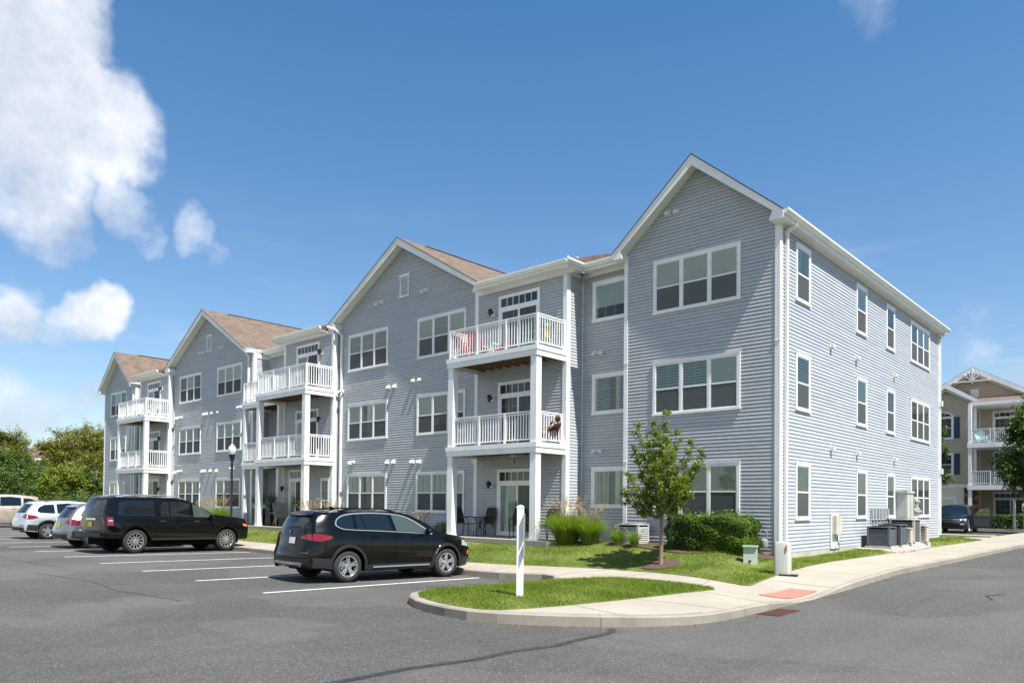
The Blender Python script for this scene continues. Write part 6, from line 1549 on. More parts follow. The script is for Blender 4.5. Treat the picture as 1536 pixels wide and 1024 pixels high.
condenser('tall dark sided condenser with a beige corner, fourth of the row', .46, 10.05, .82, .80, .90, M['ac_dark'], M['ac_beige'])
condenser('beige louvred condenser, farthest of the row', .80, 11.0, .36, .36, .66, M['ac_beige'], M['ac_beige'])
condenser('beige condenser behind the grass tufts at the front corner board', -4.15, -.62, .72, .60, .62, M['util_grey'], M['ac_beige'], top=M['util_white'], group='air conditioning condenser at the front')
jb = thing('cable_box', 'tan electrical box with hanging cables on the side wall', 'electrical box', (.02, 4.05, 0))
mb = MB(); mb.box((.0, -.30, .62), (.03, .38, 1.68), M['white']); mb.build('backboard', jb)
mb = MB(); mb.box((.03, -.22, 1.05), (.16, -.0, 1.62), M['ac_beige']); mb.box((.03, .01, 1.05), (.16, .26, 1.62), M['ac_beige']); mb.build('box', jb)
mb = MB(); mb.tube([(.08, -.12, 1.05), (.10, -.02, .9), (.12, .12, .75), (.10, .15, .55)], .012, M['trim_black'], 6); mb.tube([(.08, .12, 1.05), (.11, .05, .85), (.12, .02, .7)], .012, M['trim_black'], 6); mb.build('cable', jb)
sw_ = thing('disconnect_switches', 'row of grey disconnect boxes with conduits above the condensers', 'electrical boxes', (.02, 8.6, 0))
for k, y in enumerate((-.95, -.62, -.25, .12, .45, .80)):
    mb = MB(); mb.box((.0, y - .038, 1.48), (.08, y + .038, 1.84), M['util_grey']); o = mb.build('switch_box', sw_)
    m2 = MB(); m2.tube([(.05, y, 1.45), (.05, y + .01, 1.0), (.12, y + .03, .85)], .016, M['iron'], 6); m2.lathe([(.03, 0), (.03, .06)], (.05, y, 1.38), M['trim_black'], 8); m2.build('conduit', o)
mc = thing('meter_cabinet', 'tall light grey electric meter enclosure with meters on its face, on the side wall', 'meter cabinet', (.02, 11.35, 0))
mb = MB(); mb.box((.0, -.75, 1.0), (.36, .12, 2.42), M['util_grey']); mb.box((.0, -.82, 2.42), (.40, .20, 2.5), M['util_white']); mb.build('enclosure', mc)
mb = MB(); mb.box((.361, -.70, 1.05), (.372, .08, 2.36), M['util_white']); mb.box((.372, -.32, 1.05), (.376, -.305, 2.36), M['trim_black']); mb.build('door', mc)
for a, z in [(.24, 2.1), (.47, 2.1), (.24, 1.72), (.47, 1.72), (.74, 1.72), (.24, 1.34), (.47, 1.34)]:
    mb = MB(); mb.box((.0, a - .10, z - .17), (.40, a + .10, z + .17), M['ac_beige']); mb.build('meter_socket', mc)
    mb = MB(); mb.lathe([(.075, .40), (.075, .46), (.06, .50), (0, .505)], (0, a, z), M['clear_lens'], 16, 'X'); mb.lathe([(.085, .40), (.085, .42), (.07, .42)], (0, a, z), M['trim_black'], 16, 'X'); mb.build('meter', mc, smooth=True)

# dry leaves and grit gathered along the kerb foot and on the walk
r_ = np.random.default_rng(77); Q = []
KO = [p for p in offset(CR, -.10) if -9 < p[0] and p[1] < 6]
for p in KO:
    for _ in range(9): d = abs(r_.normal(0, .09)); x, y = p[0] + r_.normal(0, .15), p[1] + r_.normal(0, .12); Q.append((x, y, float(asph(x, y)) + .006))
for _ in range(90): x, y = r_.uniform(-14, 2.2), r_.uniform(-15, -7); Q.append((x, y, float(asph(x, y)) + .006))
for _ in range(60):
    x = r_.uniform(-12, -4); y = r_.uniform(-5.7, -4.7); Q.append((x, y, float(walkz(x, y)) + .006))
Q = [q for q in Q if q[2] > -.2 and not inside(np.array([q[0]]), np.array([q[1]]), ISLE)[0]]
M['litter'] = island(P('dry leaf litter', (.2, .12, .06), .9), [(0, (.09, .06, .035)), (.6, (.22, .14, .07)), (1, (.36, .27, .14))])
lf = leaves('fallen_leaves', np.array(Q), .035, M['litter'], None, 78, droop=3.0); tag(lf, 'dry leaves and grit scattered along the kerb foot', 'leaf litter', kind='stuff')

# ------------------------------------------------------------------ furniture on decks and patios
def adirondack(name, label, loc, rz, mat, group=None, s=1.0):
    t_ = thing(name, label, 'chair', loc, R(rz), group); mb = MB()                   # faces +x
    for k in range(5): y = (-.22 + .11 * k) * s; mb.bar((-.10 * s, y, .26 * s), (-.44 * s, y * 1.12, (.94 + .06 * (1 - abs(k - 2) / 2)) * s), .02, .10 * s, mat, up=(0, 1, 0))
    mb.build('backrest', t_)
    mb = MB()
    for k in range(6): x = (-.10 + .095 * k) * s; mb.box((x, -.26 * s, (.26 + .028 * k) * s), (x + .085 * s, .26 * s, (.28 + .028 * k) * s), mat)
    mb.build('seat', t_)
    for sg in (-1, 1):
        mb = MB(); mb.box((-.42 * s, sg * .34 * s - .06 * s, .52 * s), (.46 * s, sg * .34 * s + .06 * s, .545 * s), mat); mb.build('armrest', t_)
        mb = MB(); mb.box((.36 * s, sg * .29 * s - .015, 0), (.46 * s, sg * .29 * s + .015, .52 * s), mat); mb.build('leg', t_)
        mb = MB(); mb.prism([(.46 * s, .30 * s), (.46 * s, .40 * s), (.0, .27 * s), (-.35 * s, .13 * s), (-.60 * s, .0), (-.48 * s, .0), (-.25 * s, .10 * s), (.1 * s, .20 * s)], 'Y', sg * .26 * s - .012, sg * .26 * s + .012, mat); mb.build('leg', t_)
    return t_
adirondack('lawn_chair', 'weathered grey tan Adirondack chair on the ground patio beside dark planters', (-23.05, -1.05, .755), -20, M['tan_chair'], s=1.12)
adirondack('lawn_chair', 'white slatted chair at the left of the dark planters', (-26.3, -.2, .755), -10, M['white'])
Z3, Z2 = 6.878, 3.828
def solid_chair(label, loc, rz, mat, mat2, h=.82):
    t_ = thing('plastic_chair', label, 'chair', loc, R(rz), 'solid plastic chairs on the top balcony')
    mb = MB(); mb.box((-.22, -.24, .36), (.24, .24, .40), mat2); mb.build('seat', t_)
    mb = MB(); mb.prism([(-.20, .38), (-.24, .38), (-.36, h), (-.31, h + .01)], 'Y', -.25, .25, mat); mb.build('backrest', t_)
    for sx in (-.18, .20):
        for sy in (-.21, .21): mb = MB(); mb.bar((sx * 1.15, sy * 1.1, 0), (sx, sy, .36), .04, .04, mat); mb.build('leg', t_)
    for sy in (-1, 1): mb = MB(); mb.bar((-.28, sy * .25, .58), (.20, sy * .26, .56), .05, .03, mat, up=(0, 0, 1)); mb.bar((.20, sy * .26, .56), (.21, sy * .24, .38), .04, .04, mat); mb.build('armrest', t_)
    return t_
solid_chair('bright orange plastic chair with a solid back at the left of the top balcony', (-10.15, -1.25, Z3), 118, M['orange'], M['orange'], .86)
solid_chair('dark red chair with an orange seat at the far left corner of the top balcony', (-10.68, -1.15, Z3), 20, M['redfab'], M['orange'], .84)
adirondack('deck_chair', 'teal chair at the right end of the top balcony, a towel over it', (-7.55, -.95, Z3), 175, M['teal'], s=1.05)
adirondack('deck_chair', 'pale aqua chair against the wall of the top balcony', (-9.95, -.62, Z3), -90, M['lightteal'], s=.95)
tw = thing('towel', 'yellow and navy striped towel hung over the teal chair', 'towel', (-7.2, -1.0, Z3 + .35))
mb = MB()
for k in range(6): y = -.27 + .09 * k; mb.bar((.02 - .01 * (k % 2), y, .0), (-.02 + .015 * (k % 2), y, .62), .02, .09, (M['yellow'] if k in (2, 3) else M['navy']), up=(0, 1, 0))
mb.build('cloth', tw)
def small(name, label, cat, loc, build, group=None, rz=0):
    t_ = thing(name, label, cat, loc, R(rz), group); build(t_); return t_
def tubf(mat, r, h):
    def f(t_):
        mb = MB(); mb.lathe([(0, 0), (r * .8, 0), (r, h), (r * .93, h), (r * .75, .02), (0, .02)], (0, 0, 0), mat, 18); mb.build('tub', t_, smooth=True)
        mb = MB(); mb.lathe([(r * .98, h * .9), (r * 1.06, h * .92), (r * 1.06, h), (r * .98, h)], (0, 0, 0), mat, 18); mb.build('rim', t_, smooth=True)
    return f
TG = 'toys on the top balcony floor'
small('toy_tub', 'dark red toy tub behind the balusters of the top balcony', 'tub', (-8.75, -1.35, Z3), tubf(M['redfab'], .17, .27), TG); small('toy_tub', 'small orange toy tub left of the dark red one', 'tub', (-9.08, -1.30, Z3), tubf(M['orange'], .14, .22), TG)
small('toy_tub', 'yellow toy tub in the middle of the top balcony floor', 'tub', (-9.35, -1.45, Z3), tubf(M['yellow'], .11, .15), TG); small('toy_tub', 'navy blue toy tub next to the orange chair', 'tub', (-9.62, -1.45, Z3), tubf(M['navy'], .11, .26), TG)
def patio_chair(label, loc, rz, group):
    t_ = thing('patio_chair', label, 'chair', loc, R(rz), group); K = M['black_metal']
    mb = MB(); mb.box((-.22, -.24, .41), (.24, .24, .43), M['mesh_brown']); mb.build('seat', t_)
    mb = MB(); mb.quad([(-.22, -.24, .44), (-.22, .24, .44), (-.34, .24, .96), (-.34, -.24, .96)], M['mesh_brown']); mb.tube([(-.22, -.25, .43), (-.30, -.26, .75), (-.345, -.22, .97), (-.35, 0, 1.0), (-.345, .22, .97), (-.30, .26, .75), (-.22, .25, .43)], .016, K, 6)
    for k in range(6): mb.bar((-.225, -.2 + .08 * k, .44), (-.34, -.2 + .08 * k, .97), .018, .01, K, up=(0, 1, 0))
    mb.build('backrest', t_)
    for sg in (-1, 1):
        mb = MB(); mb.tube([(.26, sg * .26, .0), (.25, sg * .27, .35), (.22, sg * .28, .62), (-.02, sg * .28, .66), (-.28, sg * .26, .64)], .016, K, 6); mb.build('armrest', t_)
        mb = MB(); mb.tube([(-.22, sg * .24, .43), (-.30, sg * .25, 0)], .016, K, 6); mb.build('leg', t_)
    return t_
PG = 'dark patio chairs around the ground floor patio of the first bay'
pc = patio_chair('dark metal patio chair at the left patio post, seen from the side', (-10.75, -1.1, .755), 15, PG)
dup(pc, (-10.15, -.80, .755), 0, 'dark metal patio chair with a woven back left of the sliding door, facing the lot', PG).rotation_euler = (0, 0, R(-95))
dup(pc, (-8.35, -1.0, .755), 0, 'dark metal patio chair in front of the sliding door', PG).rotation_euler = (0, 0, R(-60))
dup(pc, (-7.2, -.95, .755), 0, 'dark metal patio chair half hidden by the fountain grass', PG).rotation_euler = (0, 0, R(170))
def table(label, loc, r, h):
    t_ = thing('patio_table', label, 'table', loc); K = M['black_metal']
    mb = MB(); mb.lathe([(0, h - .02), (r, h - .02), (r, h), (0, h)], (0, 0, 0), K, 24); mb.build('table_top', t_)
    for k in range(4): a = k * math.pi / 2 + .5; mb = MB(); mb.tube([(r * .8 * math.cos(a), r * .8 * math.sin(a), 0), (r * .12 * math.cos(a), r * .12 * math.sin(a), h * .5), (-r * .6 * math.cos(a), -r * .6 * math.sin(a), h - .02)], .014, K, 6); mb.build('leg', t_)
table('small round dark patio table with crossed legs between two dark chairs', (-10.55, -.62, .755), .30, .66)
table('square dark side table right of the chair by the sliding door', (-7.75, -1.1, .755), .30, .52)
def bal_table(label, loc, mat, grp=None):
    t_ = thing('balcony_table', label, 'table', loc, group=grp); mb = MB(); mb.lathe([(0, .68), (.33, .68), (.33, .71), (0, .71)], (0, 0, 0), mat, 20); mb.build('table_top', t_)
    for k in range(3): a = k * 2.1; mb = MB(); mb.tube([(.28 * math.cos(a), .28 * math.sin(a), 0), (.05 * math.cos(a), .05 * math.sin(a), .68)], .015, mat, 6); mb.build('leg', t_)
bal_table('dark round table on the middle balcony of the second bay', (-21.3, -1.0, Z2), M['black_metal'])
pc2 = patio_chair('dark chair on the top balcony of the second bay', (-21.0, -.95, Z3), 200, 'dark chairs on the second bay balconies')
dup(pc2, (-22.4, -1.0, Z3), 0, 'dark chair left of the other one on the top balcony of the second bay').rotation_euler = (0, 0, R(-20))
dup(pc2, (-20.75, -.9, Z2), 0, 'dark chair near the rail on the middle balcony of the second bay').rotation_euler = (0, 0, R(190))
dup(pc2, (-22.3, -.9, Z2), 0, 'dark chair left of the table on the middle balcony of the second bay').rotation_euler = (0, 0, R(0))
adirondack('deck_chair', 'white slatted chair on the top balcony of the far bay', (-37.7, -1.1, Z3), 200, M['white']); adirondack('deck_chair', 'white slatted chair at the left of the top balcony of the far bay', (-39.6, -1.1, Z3), -20, M['white'])
pc3 = patio_chair('dark chair with a red cushion on the middle balcony of the far bay', (-38.2, -1.0, Z2), 190, 'dark chairs on the far bay'); mb = MB(); mb.box((-.2, -.22, .43), (.22, .22, .50), M['redfab']); mb.build('cushion', pc3)
def planter(label, loc, h, seed):
    t_ = thing('planter', label, 'planter', loc, group='tall dark planters on the second patio'); mb = MB()
    mb.prism([(-.20, 0), (.20, 0), (.24, h), (-.24, h)], 'X', -.22, .22, M['black_metal']); mb.build('pot', t_)
    r_ = np.random.default_rng(seed); Q = []; Pp = []
    for _ in range(34):
        a = r_.uniform(0, 6.28); le = r_.uniform(.1, .42); L = r_.uniform(.5, .95)
        for q in np.linspace(0, 1, 22): Q.append((math.cos(a) * le * q + r_.normal(0, .03), math.sin(a) * le * q + r_.normal(0, .03), h + L * q * .75))
        for q in np.linspace(.75, 1.0, 10): Pp.append((math.cos(a) * le * q + r_.normal(0, .012), math.sin(a) * le * q + r_.normal(0, .012), h + L * q * .85))
    leaves('foliage', np.array(Q), .07, M['leaf_green'], t_, seed); leaves('flower_spikes', np.array(Pp), .04, M['purple'], t_, seed + 1)
    mb = MB(); K = M['lantern']
    for s_ in (-1, 1): mb.tube([(s_ * .14, 0, h), (-s_ * .14, .0, h + .95)], .008, K, 5); mb.tube([(0, s_ * .14, h), (0, -s_ * .14, h + .95)], .008, K, 5)
    mb.build('trellis', t_)
planter('tall dark planter with purple flower spikes at the left post of the second patio', (-25.0, -1.1, .755), .78, 61); planter('tall dark planter with purple spikes just left of the Adirondack chair', (-24.05, -.95, .755), .72, 62)
planter('dark planter with purple flowers right of the middle patio post', (-21.2, -1.2, .755), .70, 63)

# ------------------------------------------------------------------ person sitting on the middle balcony
pchair = thing('lounge_chair', 'low dark chair holding the seated person on the middle balcony', 'chair', (-7.36, -.80, Z2), R(180))
mb = MB(); mb.box((-.22, -.25, .235), (.24, .25, .26), M['mesh_brown']); mb.build('seat', pchair)
mb = MB(); mb.quad([(-.20, -.24, .27), (-.20, .24, .27), (-.40, .24, .66), (-.40, -.24, .66)], M['mesh_brown']); mb.tube([(-.20, -.25, .26), (-.40, -.25, .67), (-.40, .25, .67), (-.20, .25, .26)], .014, M['black_metal'], 6); mb.build('backrest', pchair)
for sg in (-1, 1):
    mb = MB(); mb.tube([(.22, sg * .27, 0), (.20, sg * .28, .50), (-.30, sg * .28, .50)], .014, M['black_metal'], 6); mb.build('armrest', pchair)
    mb = MB(); mb.tube([(-.22, sg * .24, .25), (-.30, sg * .25, 0)], .014, M['black_metal'], 6); mb.build('leg', pchair)
person = thing('person', 'person sitting in a dark top and plum shorts, bare legs, behind the balusters', 'person', (-7.36, -.80, Z2 - .13), R(180))
def skin_body(parent):
    me = bpy.data.meshes.new('body'); bm = bmesh.new(); sk = bm.verts.layers.skin.verify(); V = {}
    def v(n_, p, r_): q = bm.verts.new(p); q[sk].radius = (r_, r_) if not isinstance(r_, tuple) else r_; V[n_] = q; return q
    v('pelvis', (-.06, 0, .40), (.125, .15)); v('waist', (-.14, 0, .54), (.10, .13)); v('chest', (-.29, 0, .65), (.11, .155)); v('sh', (-.38, 0, .73), (.085, .12)); v('neck', (-.43, 0, .80), .052); v('jaw', (-.43, 0, .87), (.07, .06)); v('head', (-.445, 0, .945), (.095, .075)); v('crown', (-.46, 0, 1.01), (.07, .06))
    ch = [('pelvis', 'waist'), ('waist', 'chest'), ('chest', 'sh'), ('sh', 'neck'), ('neck', 'jaw'), ('jaw', 'head'), ('head', 'crown')]
    for s_, n_ in ((1, 'l'), (-1, 'r')):
        v('hip' + n_, (.0, s_ * .09, .39), .085); v('th' + n_, (.20, s_ * .11, .44), .075); v('kn' + n_, (.40 if s_ > 0 else .43, s_ * .11, .50 if s_ > 0 else .46), .056)
        v('ca' + n_, (.46 if s_ > 0 else .52, s_ * .11, .36), .052); v('an' + n_, (.50 if s_ > 0 else .60, s_ * .11, .225), .034); v('he' + n_, (.50 if s_ > 0 else .60, s_ * .11, .17), .034); v('ba' + n_, (.60 if s_ > 0 else .70, s_ * .115, .165), .036); v('to' + n_, (.68 if s_ > 0 else .78, s_ * .115, .16), .026)
        ch.extend([('pelvis', 'hip' + n_), ('hip' + n_, 'th' + n_), ('th' + n_, 'kn' + n_), ('kn' + n_, 'ca' + n_), ('ca' + n_, 'an' + n_), ('an' + n_, 'he' + n_), ('he' + n_, 'ba' + n_), ('ba' + n_, 'to' + n_)])
        v('so' + n_, (-.38, s_ * .165, .72), .056); v('ua' + n_, (-.30, s_ * .22, .63), .046); v('el' + n_, (-.17, s_ * .26, .57), .038); v('fa' + n_, (.0, s_ * .27, .64), .036); v('wr' + n_, (.13, s_ * .27, .69), .025); v('pm' + n_, (.185, s_ * .27, .695), (.018, .036)); v('pk' + n_, (.225, s_ * .27, .69), (.016, .036))
        ch.extend([('sh', 'so' + n_), ('so' + n_, 'ua' + n_), ('ua' + n_, 'el' + n_), ('el' + n_, 'fa' + n_), ('fa' + n_, 'wr' + n_), ('wr' + n_, 'pm' + n_), ('pm' + n_, 'pk' + n_)])
        for k, L in enumerate((.058, .068, .062, .048)):
            y = s_ * .27 + (.03 - .02 * k); v('f%d%s' % (k, n_), (.225 + L * .55, y, .685), .0085); v('g%d%s' % (k, n_), (.225 + L * .9, y, .665), .0075); ch.extend([('pk' + n_, 'f%d%s' % (k, n_)), ('f%d%s' % (k, n_), 'g%d%s' % (k, n_))])
        v('t1' + n_, (.17, s_ * .27 - s_ * .048, .69), .012); v('t2' + n_, (.205, s_ * .27 - s_ * .062, .68), .009); ch.extend([('pm' + n_, 't1' + n_), ('t1' + n_, 't2' + n_)])
    for a, b in ch: bm.edges.new((V[a], V[b]))
    V['pelvis'][sk].use_root = True; bm.to_mesh(me); bm.free()
    o = bpy.data.objects.new('tmp', me); COL.objects.link(o); m = o.modifiers.new('s', 'SKIN'); m.use_smooth_shade = True; m2 = o.modifiers.new('d', 'SUBSURF'); m2.levels = 2; m2.render_levels = 2
    bpy.context.view_layer.update(); dg = bpy.context.evaluated_depsgraph_get(); m3 = bpy.data.meshes.new_from_object(o.evaluated_get(dg)); bpy.data.objects.remove(o)
    m3.name = 'body'; m3.materials.clear(); m3.materials.append(M['skin'])
    q = bpy.data.objects.new('body', m3); COL.objects.link(q); q.parent = parent
    # clothes: copies of parts of the skin pushed out a little
    def cloth(name, test, off, mat):
        bm = bmesh.new(); bm.from_mesh(m3); bm.normal_update(); bmesh.ops.delete(bm, geom=[f for f in bm.faces if not test(f.calc_center_median())], context='FACES')
        for vv in bm.verts: vv.co += vv.normal * off
        mm = bpy.data.meshes.new(name); bm.to_mesh(mm); bm.free(); mm.materials.clear(); mm.materials.append(mat); c = bpy.data.objects.new(name, mm); COL.objects.link(c); c.parent = parent
    cloth('top', lambda c: .45 < c.z < .765 and c.x < .06 and abs(c.y) < .165, .012, M['top_dark'])
    cloth('shorts', lambda c: .24 < c.z < .55 and c.x < .24 and abs(c.y) < .205, .014, M['shorts'])
    cloth('hair', lambda c: c.z > .82 and (c.x < -.445 or c.z > .985) and abs(c.y) < .2, .018, M['hair'])
    fb = MB()       # face
    for s_ in (-1, 1):
        fb.lathe([(0, .012), (.012, .004), (.013, 0), (0, -.004)], (-.355, s_ * .030, .947), M['white'], 10, 'X'); fb.lathe([(0, .0145), (.006, .011), (.006, 0)], (-.354, s_ * .030, .947), M['hair'], 8, 'X')
    fb.build('eyes', q, smooth=True)
    fb = MB(); fb.v += [(-.355, -.008, .947), (-.355, .008, .947), (-.323, -.0, .911), (-.350, -.016, .903), (-.350, .016, .903)]; k = fb.mi(M['skin']); fb.f += [(0, 1, 2), (0, 2, 3), (1, 4, 2), (2, 4, 3)]; fb.m += [k] * 4; fb.build('nose', q, smooth=True)
    fb = MB(); fb.tube([(-.360, -.022, .877), (-.351, 0, .875), (-.360, .022, .877)], .006, M['redfab'], 6); fb.build('mouth', q, smooth=True)
    for s_ in (-1, 1): fb = MB(); fb.lathe([(0, -.008), (.02, -.006), (.024, 0), (.016, .008), (0, .004)], (-.45, s_ * .082, .93), M['skin'], 10, 'Y'); fb.build('ear', q, smooth=True)
skin_body(person)
small('toy_tub', 'red tub on the middle balcony near the person', 'tub', (-8.85, -1.2, Z2), tubf(M['redfab'], .15, .34)); small('watering_can', 'green plastic pot beside the red tub', 'pot', (-8.55, -1.2, Z2), tubf(M['green_obj'], .10, .30))

# ------------------------------------------------------------------ tan house at the right, beyond the lot
TV = 44.0
tan = thing('tan_house', 'tan sided three storey apartment house with navy shutters and balconies at the right edge', 'building', (0, 0, 0))
def twall(P0, d, n_, L, z0, top, mat=None): return wall(P0, d, n_, L, z0, top, mat=mat or M['tan_siding'], parent=tan)
_e = EXP; EXP = 3.05 / 22
# projecting left wing with a small gable: x -12 .. -3.6, apex at -5.45
twall((-7.9, TV), (1, 0), (0, -1), 4.3, 3.6, [(0, 9.35), (2.45, 11.0), (4.3, 9.55)])
twall((-16, TV), (1, 0), (0, -1), 8.1, 3.6, [(0, 9.4), (8.1, 9.4)])
twall((-3.6, TV), (0, 1), (1, 0), 1.6, .4, [(0, 9.4), (1.6, 9.4)])
twall((-3.6, TV + 1.6), (1, 0), (0, -1), 12, .4, [(0, 9.4), (12, 9.4)])
twall((-8.5, TV + .9), (1, 0), (0, -1), 12.5, 9.3, [(0, 9.3), (4.65, 12.0), (12.5, 8.4)])
EXP = _e
mb = MB(); W = M['white']
mb.box((-16, TV - .03, .4), (-4.05, TV + .05, 3.6), M['offwhite']); mb.box((-16, TV - .06, 3.42), (-3.55, TV + .02, 3.68), W); mb.build('garage_panel', tan)
mb = MB(); mb.box((-4.3, TV - .09, .4), (-3.42, TV + .05, 3.42), M['stone']); mb.build('stone_pier', tan)
mb = MB(); mb.box((-3.68, TV - .04, 3.6), (-3.50, TV + .1, 9.5), W); mb.build('corner_trim', tan)
mb = MB(); mb.box((-3.62, TV + 1.54, .4), (-3.54, TV + 1.62, 9.4), W); mb.build('corner_trim', tan)
def tgable(uc, hf, za, sl, v0, v1, name='roof'):
    rm = MB(); ze = za - sl * hf
    for sg in (-1, 1): rm.quad([(uc, v0, za), (uc + sg * hf, v0, ze), (uc + sg * hf, v1, ze), (uc, v1, za)], M['brownroof'])
    ro = rm.build(name, tan, fix=False); f_ = MB()
    for sg in (-1, 1): f_.prism([(uc, za - .02), (uc + sg * hf, ze - .02), (uc + sg * hf, ze - .30), (uc, za - .42)], 'Y', v0, v0 + .06, W); f_.prism([(uc, za - .30), (uc + sg * hf, ze - .25), (uc + sg * hf, ze - .42), (uc, za - .62)], 'Y', v0 + .28, v0 + .34, M['soffit'])
    f_.build('rake_board', ro); return ro
tgable(-5.45, 2.25, 11.25, .66, TV - .5, TV + 7); big = tgable(-3.85, 6.5, 12.40, .58, TV + .45, TV + 13)
mb = MB()         # sunburst bracket in the big gable
gx, gz_ = -3.85, 11.33
mb.bar((gx - 1.15, TV + .42, gz_), (gx + 1.15, TV + .42, gz_), .08, .09, W); mb.bar((gx, TV + .42, gz_ - .15), (gx, TV + .42, gz_ + .9), .09, .08, W, up=(0, 1, 0))
for sg in (-1, 1):
    mb.bar((gx, TV + .42, gz_), (gx + sg * .55, TV + .42, gz_ + .55), .07, .07, W, up=(0, 1, 0))
    mb.bar((gx, TV + .42, gz_), (gx + sg * .25, TV + .42, gz_ + .72), .05, .07, W, up=(0, 1, 0))
mb.build('gable_bracket', big)
mb = MB(); mb.prism([(-3.78 - .32, 10.75), (-3.78 + .32, 10.75), (-3.78 + .24, 10.6), (-3.78 - .24, 10.6)], 'Y', TV + .8, TV + .9, W); mb.box((-4.04, TV + .84, 9.95), (-3.52, TV + .9, 10.6), W)
for k in range(8): mb.box((-4.0, TV + .82, 10.02 + k * .07), (-3.56, TV + .84, 10.05 + k * .07), M['soffit'])
mb.box((-4.12, TV + .8, 9.86), (-3.44, TV + .9, 9.95), W); mb.build('louvre', tan)
mb = MB(); mb.quad([(-3.75, TV - 1.2, 9.50), (8.4, TV - 1.2, 9.50), (8.4, TV + .95, 10.15), (-3.6, TV + .95, 10.15)], M['brownroof']); mb.build('roof', tan, fix=False)
mb = MB(); mb.box((-3.75, TV - 1.28, 9.32), (8.4, TV - 1.2, 9.52), W); mb.box((-3.7, TV - 1.2, 9.30), (8.4, TV + 1.6, 9.33), M['soffit']); mb.build('fascia', tan)
def twin(fr, a0, a1, z0, z1, n_=2, arch=False, shut=()):
    o = window(fr, a0, a1, z0, z1, n_, ['room'] * n_, grid=(2, 2), trim=.12, parent=tan)
    if arch:
        mb = MB(); cx = (a0 + a1) / 2; w_ = (a1 - a0) / 2
        pts = [(cx - w_ * math.cos(t_), z1 + .42 * math.sin(t_)) for t_ in np.linspace(0, math.pi, 13)]
        mb.prism(pts, 'Y', fr.P[1] - .07, fr.P[1] - .02, W); inn = [(cx - (w_ - .13) * math.cos(t_), z1 + .02 + .28 * math.sin(t_)) for t_ in np.linspace(0, math.pi, 13)]; mb.prism(inn, 'Y', fr.P[1] - .078, fr.P[1] - .071, M['room'])
        mb.build('arched_transom', o)
    for a in shut: mb = MB(); fr.box(mb, a, a + .38, 0, .05, z0 + .05, z1 - .05, M['navy']); [fr.box(mb, a + .05, a + .33, .05, .06, z0 + .15 + k * .12, z0 + .21 + k * .12, M['navy']) for k in range(int((z1 - z0 - .3) / .12))]; mb.build('shutter', tan)
FT = FRONT(TV)
twin(FT, -7.0, -4.98, 7.05, 8.75, 2, True, (-4.95,)); twin(FT, -7.0, -4.98, 4.35, 6.0, 2, False, (-4.95,))
window(FT, -6.0, -4.78, 1.75, 2.75, 1, ['room'], grid=(4, 3), trim=.18, parent=tan, meet=False)
FT2 = FRONT(TV + 1.6)
for z in (.55, 3.55, 6.55): sliding_door(FT2, -2.75, -.55, z, z + 2.55, 'room', 'room', parent=tan)
for z in (6.55, 3.55):
    mb = MB(); mb.box((-3.7, TV - 2.1, z - .34), (8.2, TV + 1.6, z), W); dk = mb.build('balcony', tan)
    railing((-3.6, TV - 2.0), (8.1, TV - 2.0), z, dk); railing((-3.6, TV - 2.0), (-3.6, TV - .05), z, dk)
    mb = MB()
    for cx in (-1.65,):
        for r_ in (.18, .30): mb.lathe([(r_, -.02), (r_ + .03, -.02), (r_ + .03, .02), (r_, .02), (r_, -.02)], (cx, TV - 2.03, z + .5), W, 20, 'Y')
        mb.box((cx - .42, TV - 2.06, z + .1), (cx - .37, TV - 2.0, z + .9), W); mb.box((cx + .37, TV - 2.06, z + .1), (cx + .42, TV - 2.0, z + .9), W)
    mb.build('ring_panel', dk)
for (u, z0, z1) in ((-3.55, .4, 3.21), (-3.55, 3.55, 6.21), (-3.55, 6.55, 9.3), (2.4, 3.55, 6.25), (2.4, 6.55, 9.3), (2.4, .4, 3.3)): mb = MB(); mb.box((u - .11, TV - 2.05, z0), (u + .11, TV - 1.83, z1), W); mb.build('post', tan)
adirondack('deck_chair', 'pale blue chair on the top balcony of the tan house', (-3.0, TV - 1.2, 6.56), -60, M['lightteal'])
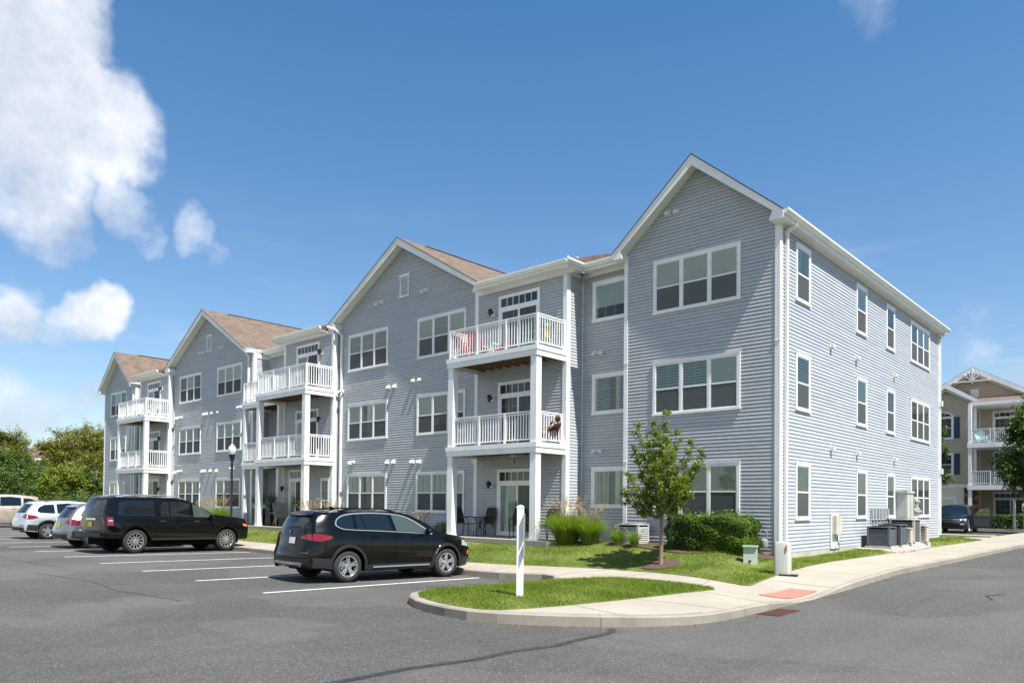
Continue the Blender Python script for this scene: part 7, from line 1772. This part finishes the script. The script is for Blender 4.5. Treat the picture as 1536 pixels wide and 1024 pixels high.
# grounds in front of the tan house
def pad(name, u0, u1, v0, v1, z, mat): mb = MB(); mb.box((u0, v0, z - .25), (u1, v1, z), mat); o = mb.build(name); return tag(o, kind='structure')
pad('far_sidewalk', -14, 1.6, 40.2, 41.4, .50, M['walk']); pad('far_lawn', -14, 3.0, 41.4, 46.0, .48, M['soil']); pad('far_patio', -4.5, 8, 42.6, 46.0, .53, M['walk'])
pad('near_walkway', -14, 1.0, 22.55, 24.0, .56, M['walk']); pad('verge', -3.0, 1.7, 26.0, 27.5, .47, M['soil'])
blades('far_grass', [([(-14, 41.5), (3, 41.5), (3, 42.5), (-14, 42.5)], 160, .10, .03), ([(-3, 26), (1.7, 26), (1.7, 27.5), (-3, 27.5)], 300, .08, .02)], lambda u, v: np.asarray(u) * 0 + .475, 9, 'patches of grass by the tan house')
def sign(label, u, v, z, plate, grp='white sign posts by the tan house'):
    t_ = thing('parking_sign', label, 'sign post', (u, v, z), group=grp); mb = MB(); mb.box((-.065, -.065, 0), (.065, .065, 1.95), W); mb.build('post', t_)
    mb = MB(); mb.lathe([(0, 2.02), (.10, 1.96), (.10, 1.94), (0, 1.94)], (0, 0, 0), W, 4); mb.build('post_cap', t_)
    if plate:
        mb = MB(); mb.box((-.16, -.085, 1.30), (.16, -.07, 1.80), W); o = mb.build('sign_panel', t_)
        mb = MB(); mb.box((-.11, -.092, 1.36), (.11, -.086, 1.60), M['sign_blue']); o2 = mb.build('symbol_panel', o)
sign('white post carrying a small white and blue parking sign before the hedge', .0, 40.0, .45, True); sign('plain white post at the right edge of the picture', -.05, 36.2, .45, False)
# far house behind the left trees
fh = thing('far_house', 'white house with a brown roof showing between the trees on the left', 'building', (0, 0, 0), 0)
a = (36 - 768) / 1118.59; p = Vector((8.076, -19.428, 0)) + (CR_ * a + CF_) * 112; fh.location = (p.x, p.y, 0); fh.rotation_euler = (0, 0, YAW)
mb = MB(); mb.box((-.6, 0, 0), (12, 10, 8.0), M['offwhite']); mb.build('wall', fh)
mb = MB(); mb.prism([(-.8, 7.95), (10.8, 7.95), (5, 10.7)], 'X', -1.0, 12.5, M['brownroof']); r0 = mb.build('roof', fh); mb = MB(); mb.box((-1.1, -.95, 7.75), (12.6, -.8, 8.0), W); mb.build('fascia', r0)
for x in (.4, 3.4, 6.4, 9.4):
    for z in (2.6, 5.7): window(Fr((0, 0), (1, 0), (0, -1)), x, x + 1.2, z, z + 1.6, 1, ['room'], parent=fh); mb = MB(); mb.box((x - .4, -.05, z), (x - .02, -.0, z + 1.6), M['leaf_core']); mb.build('shutter', fh)
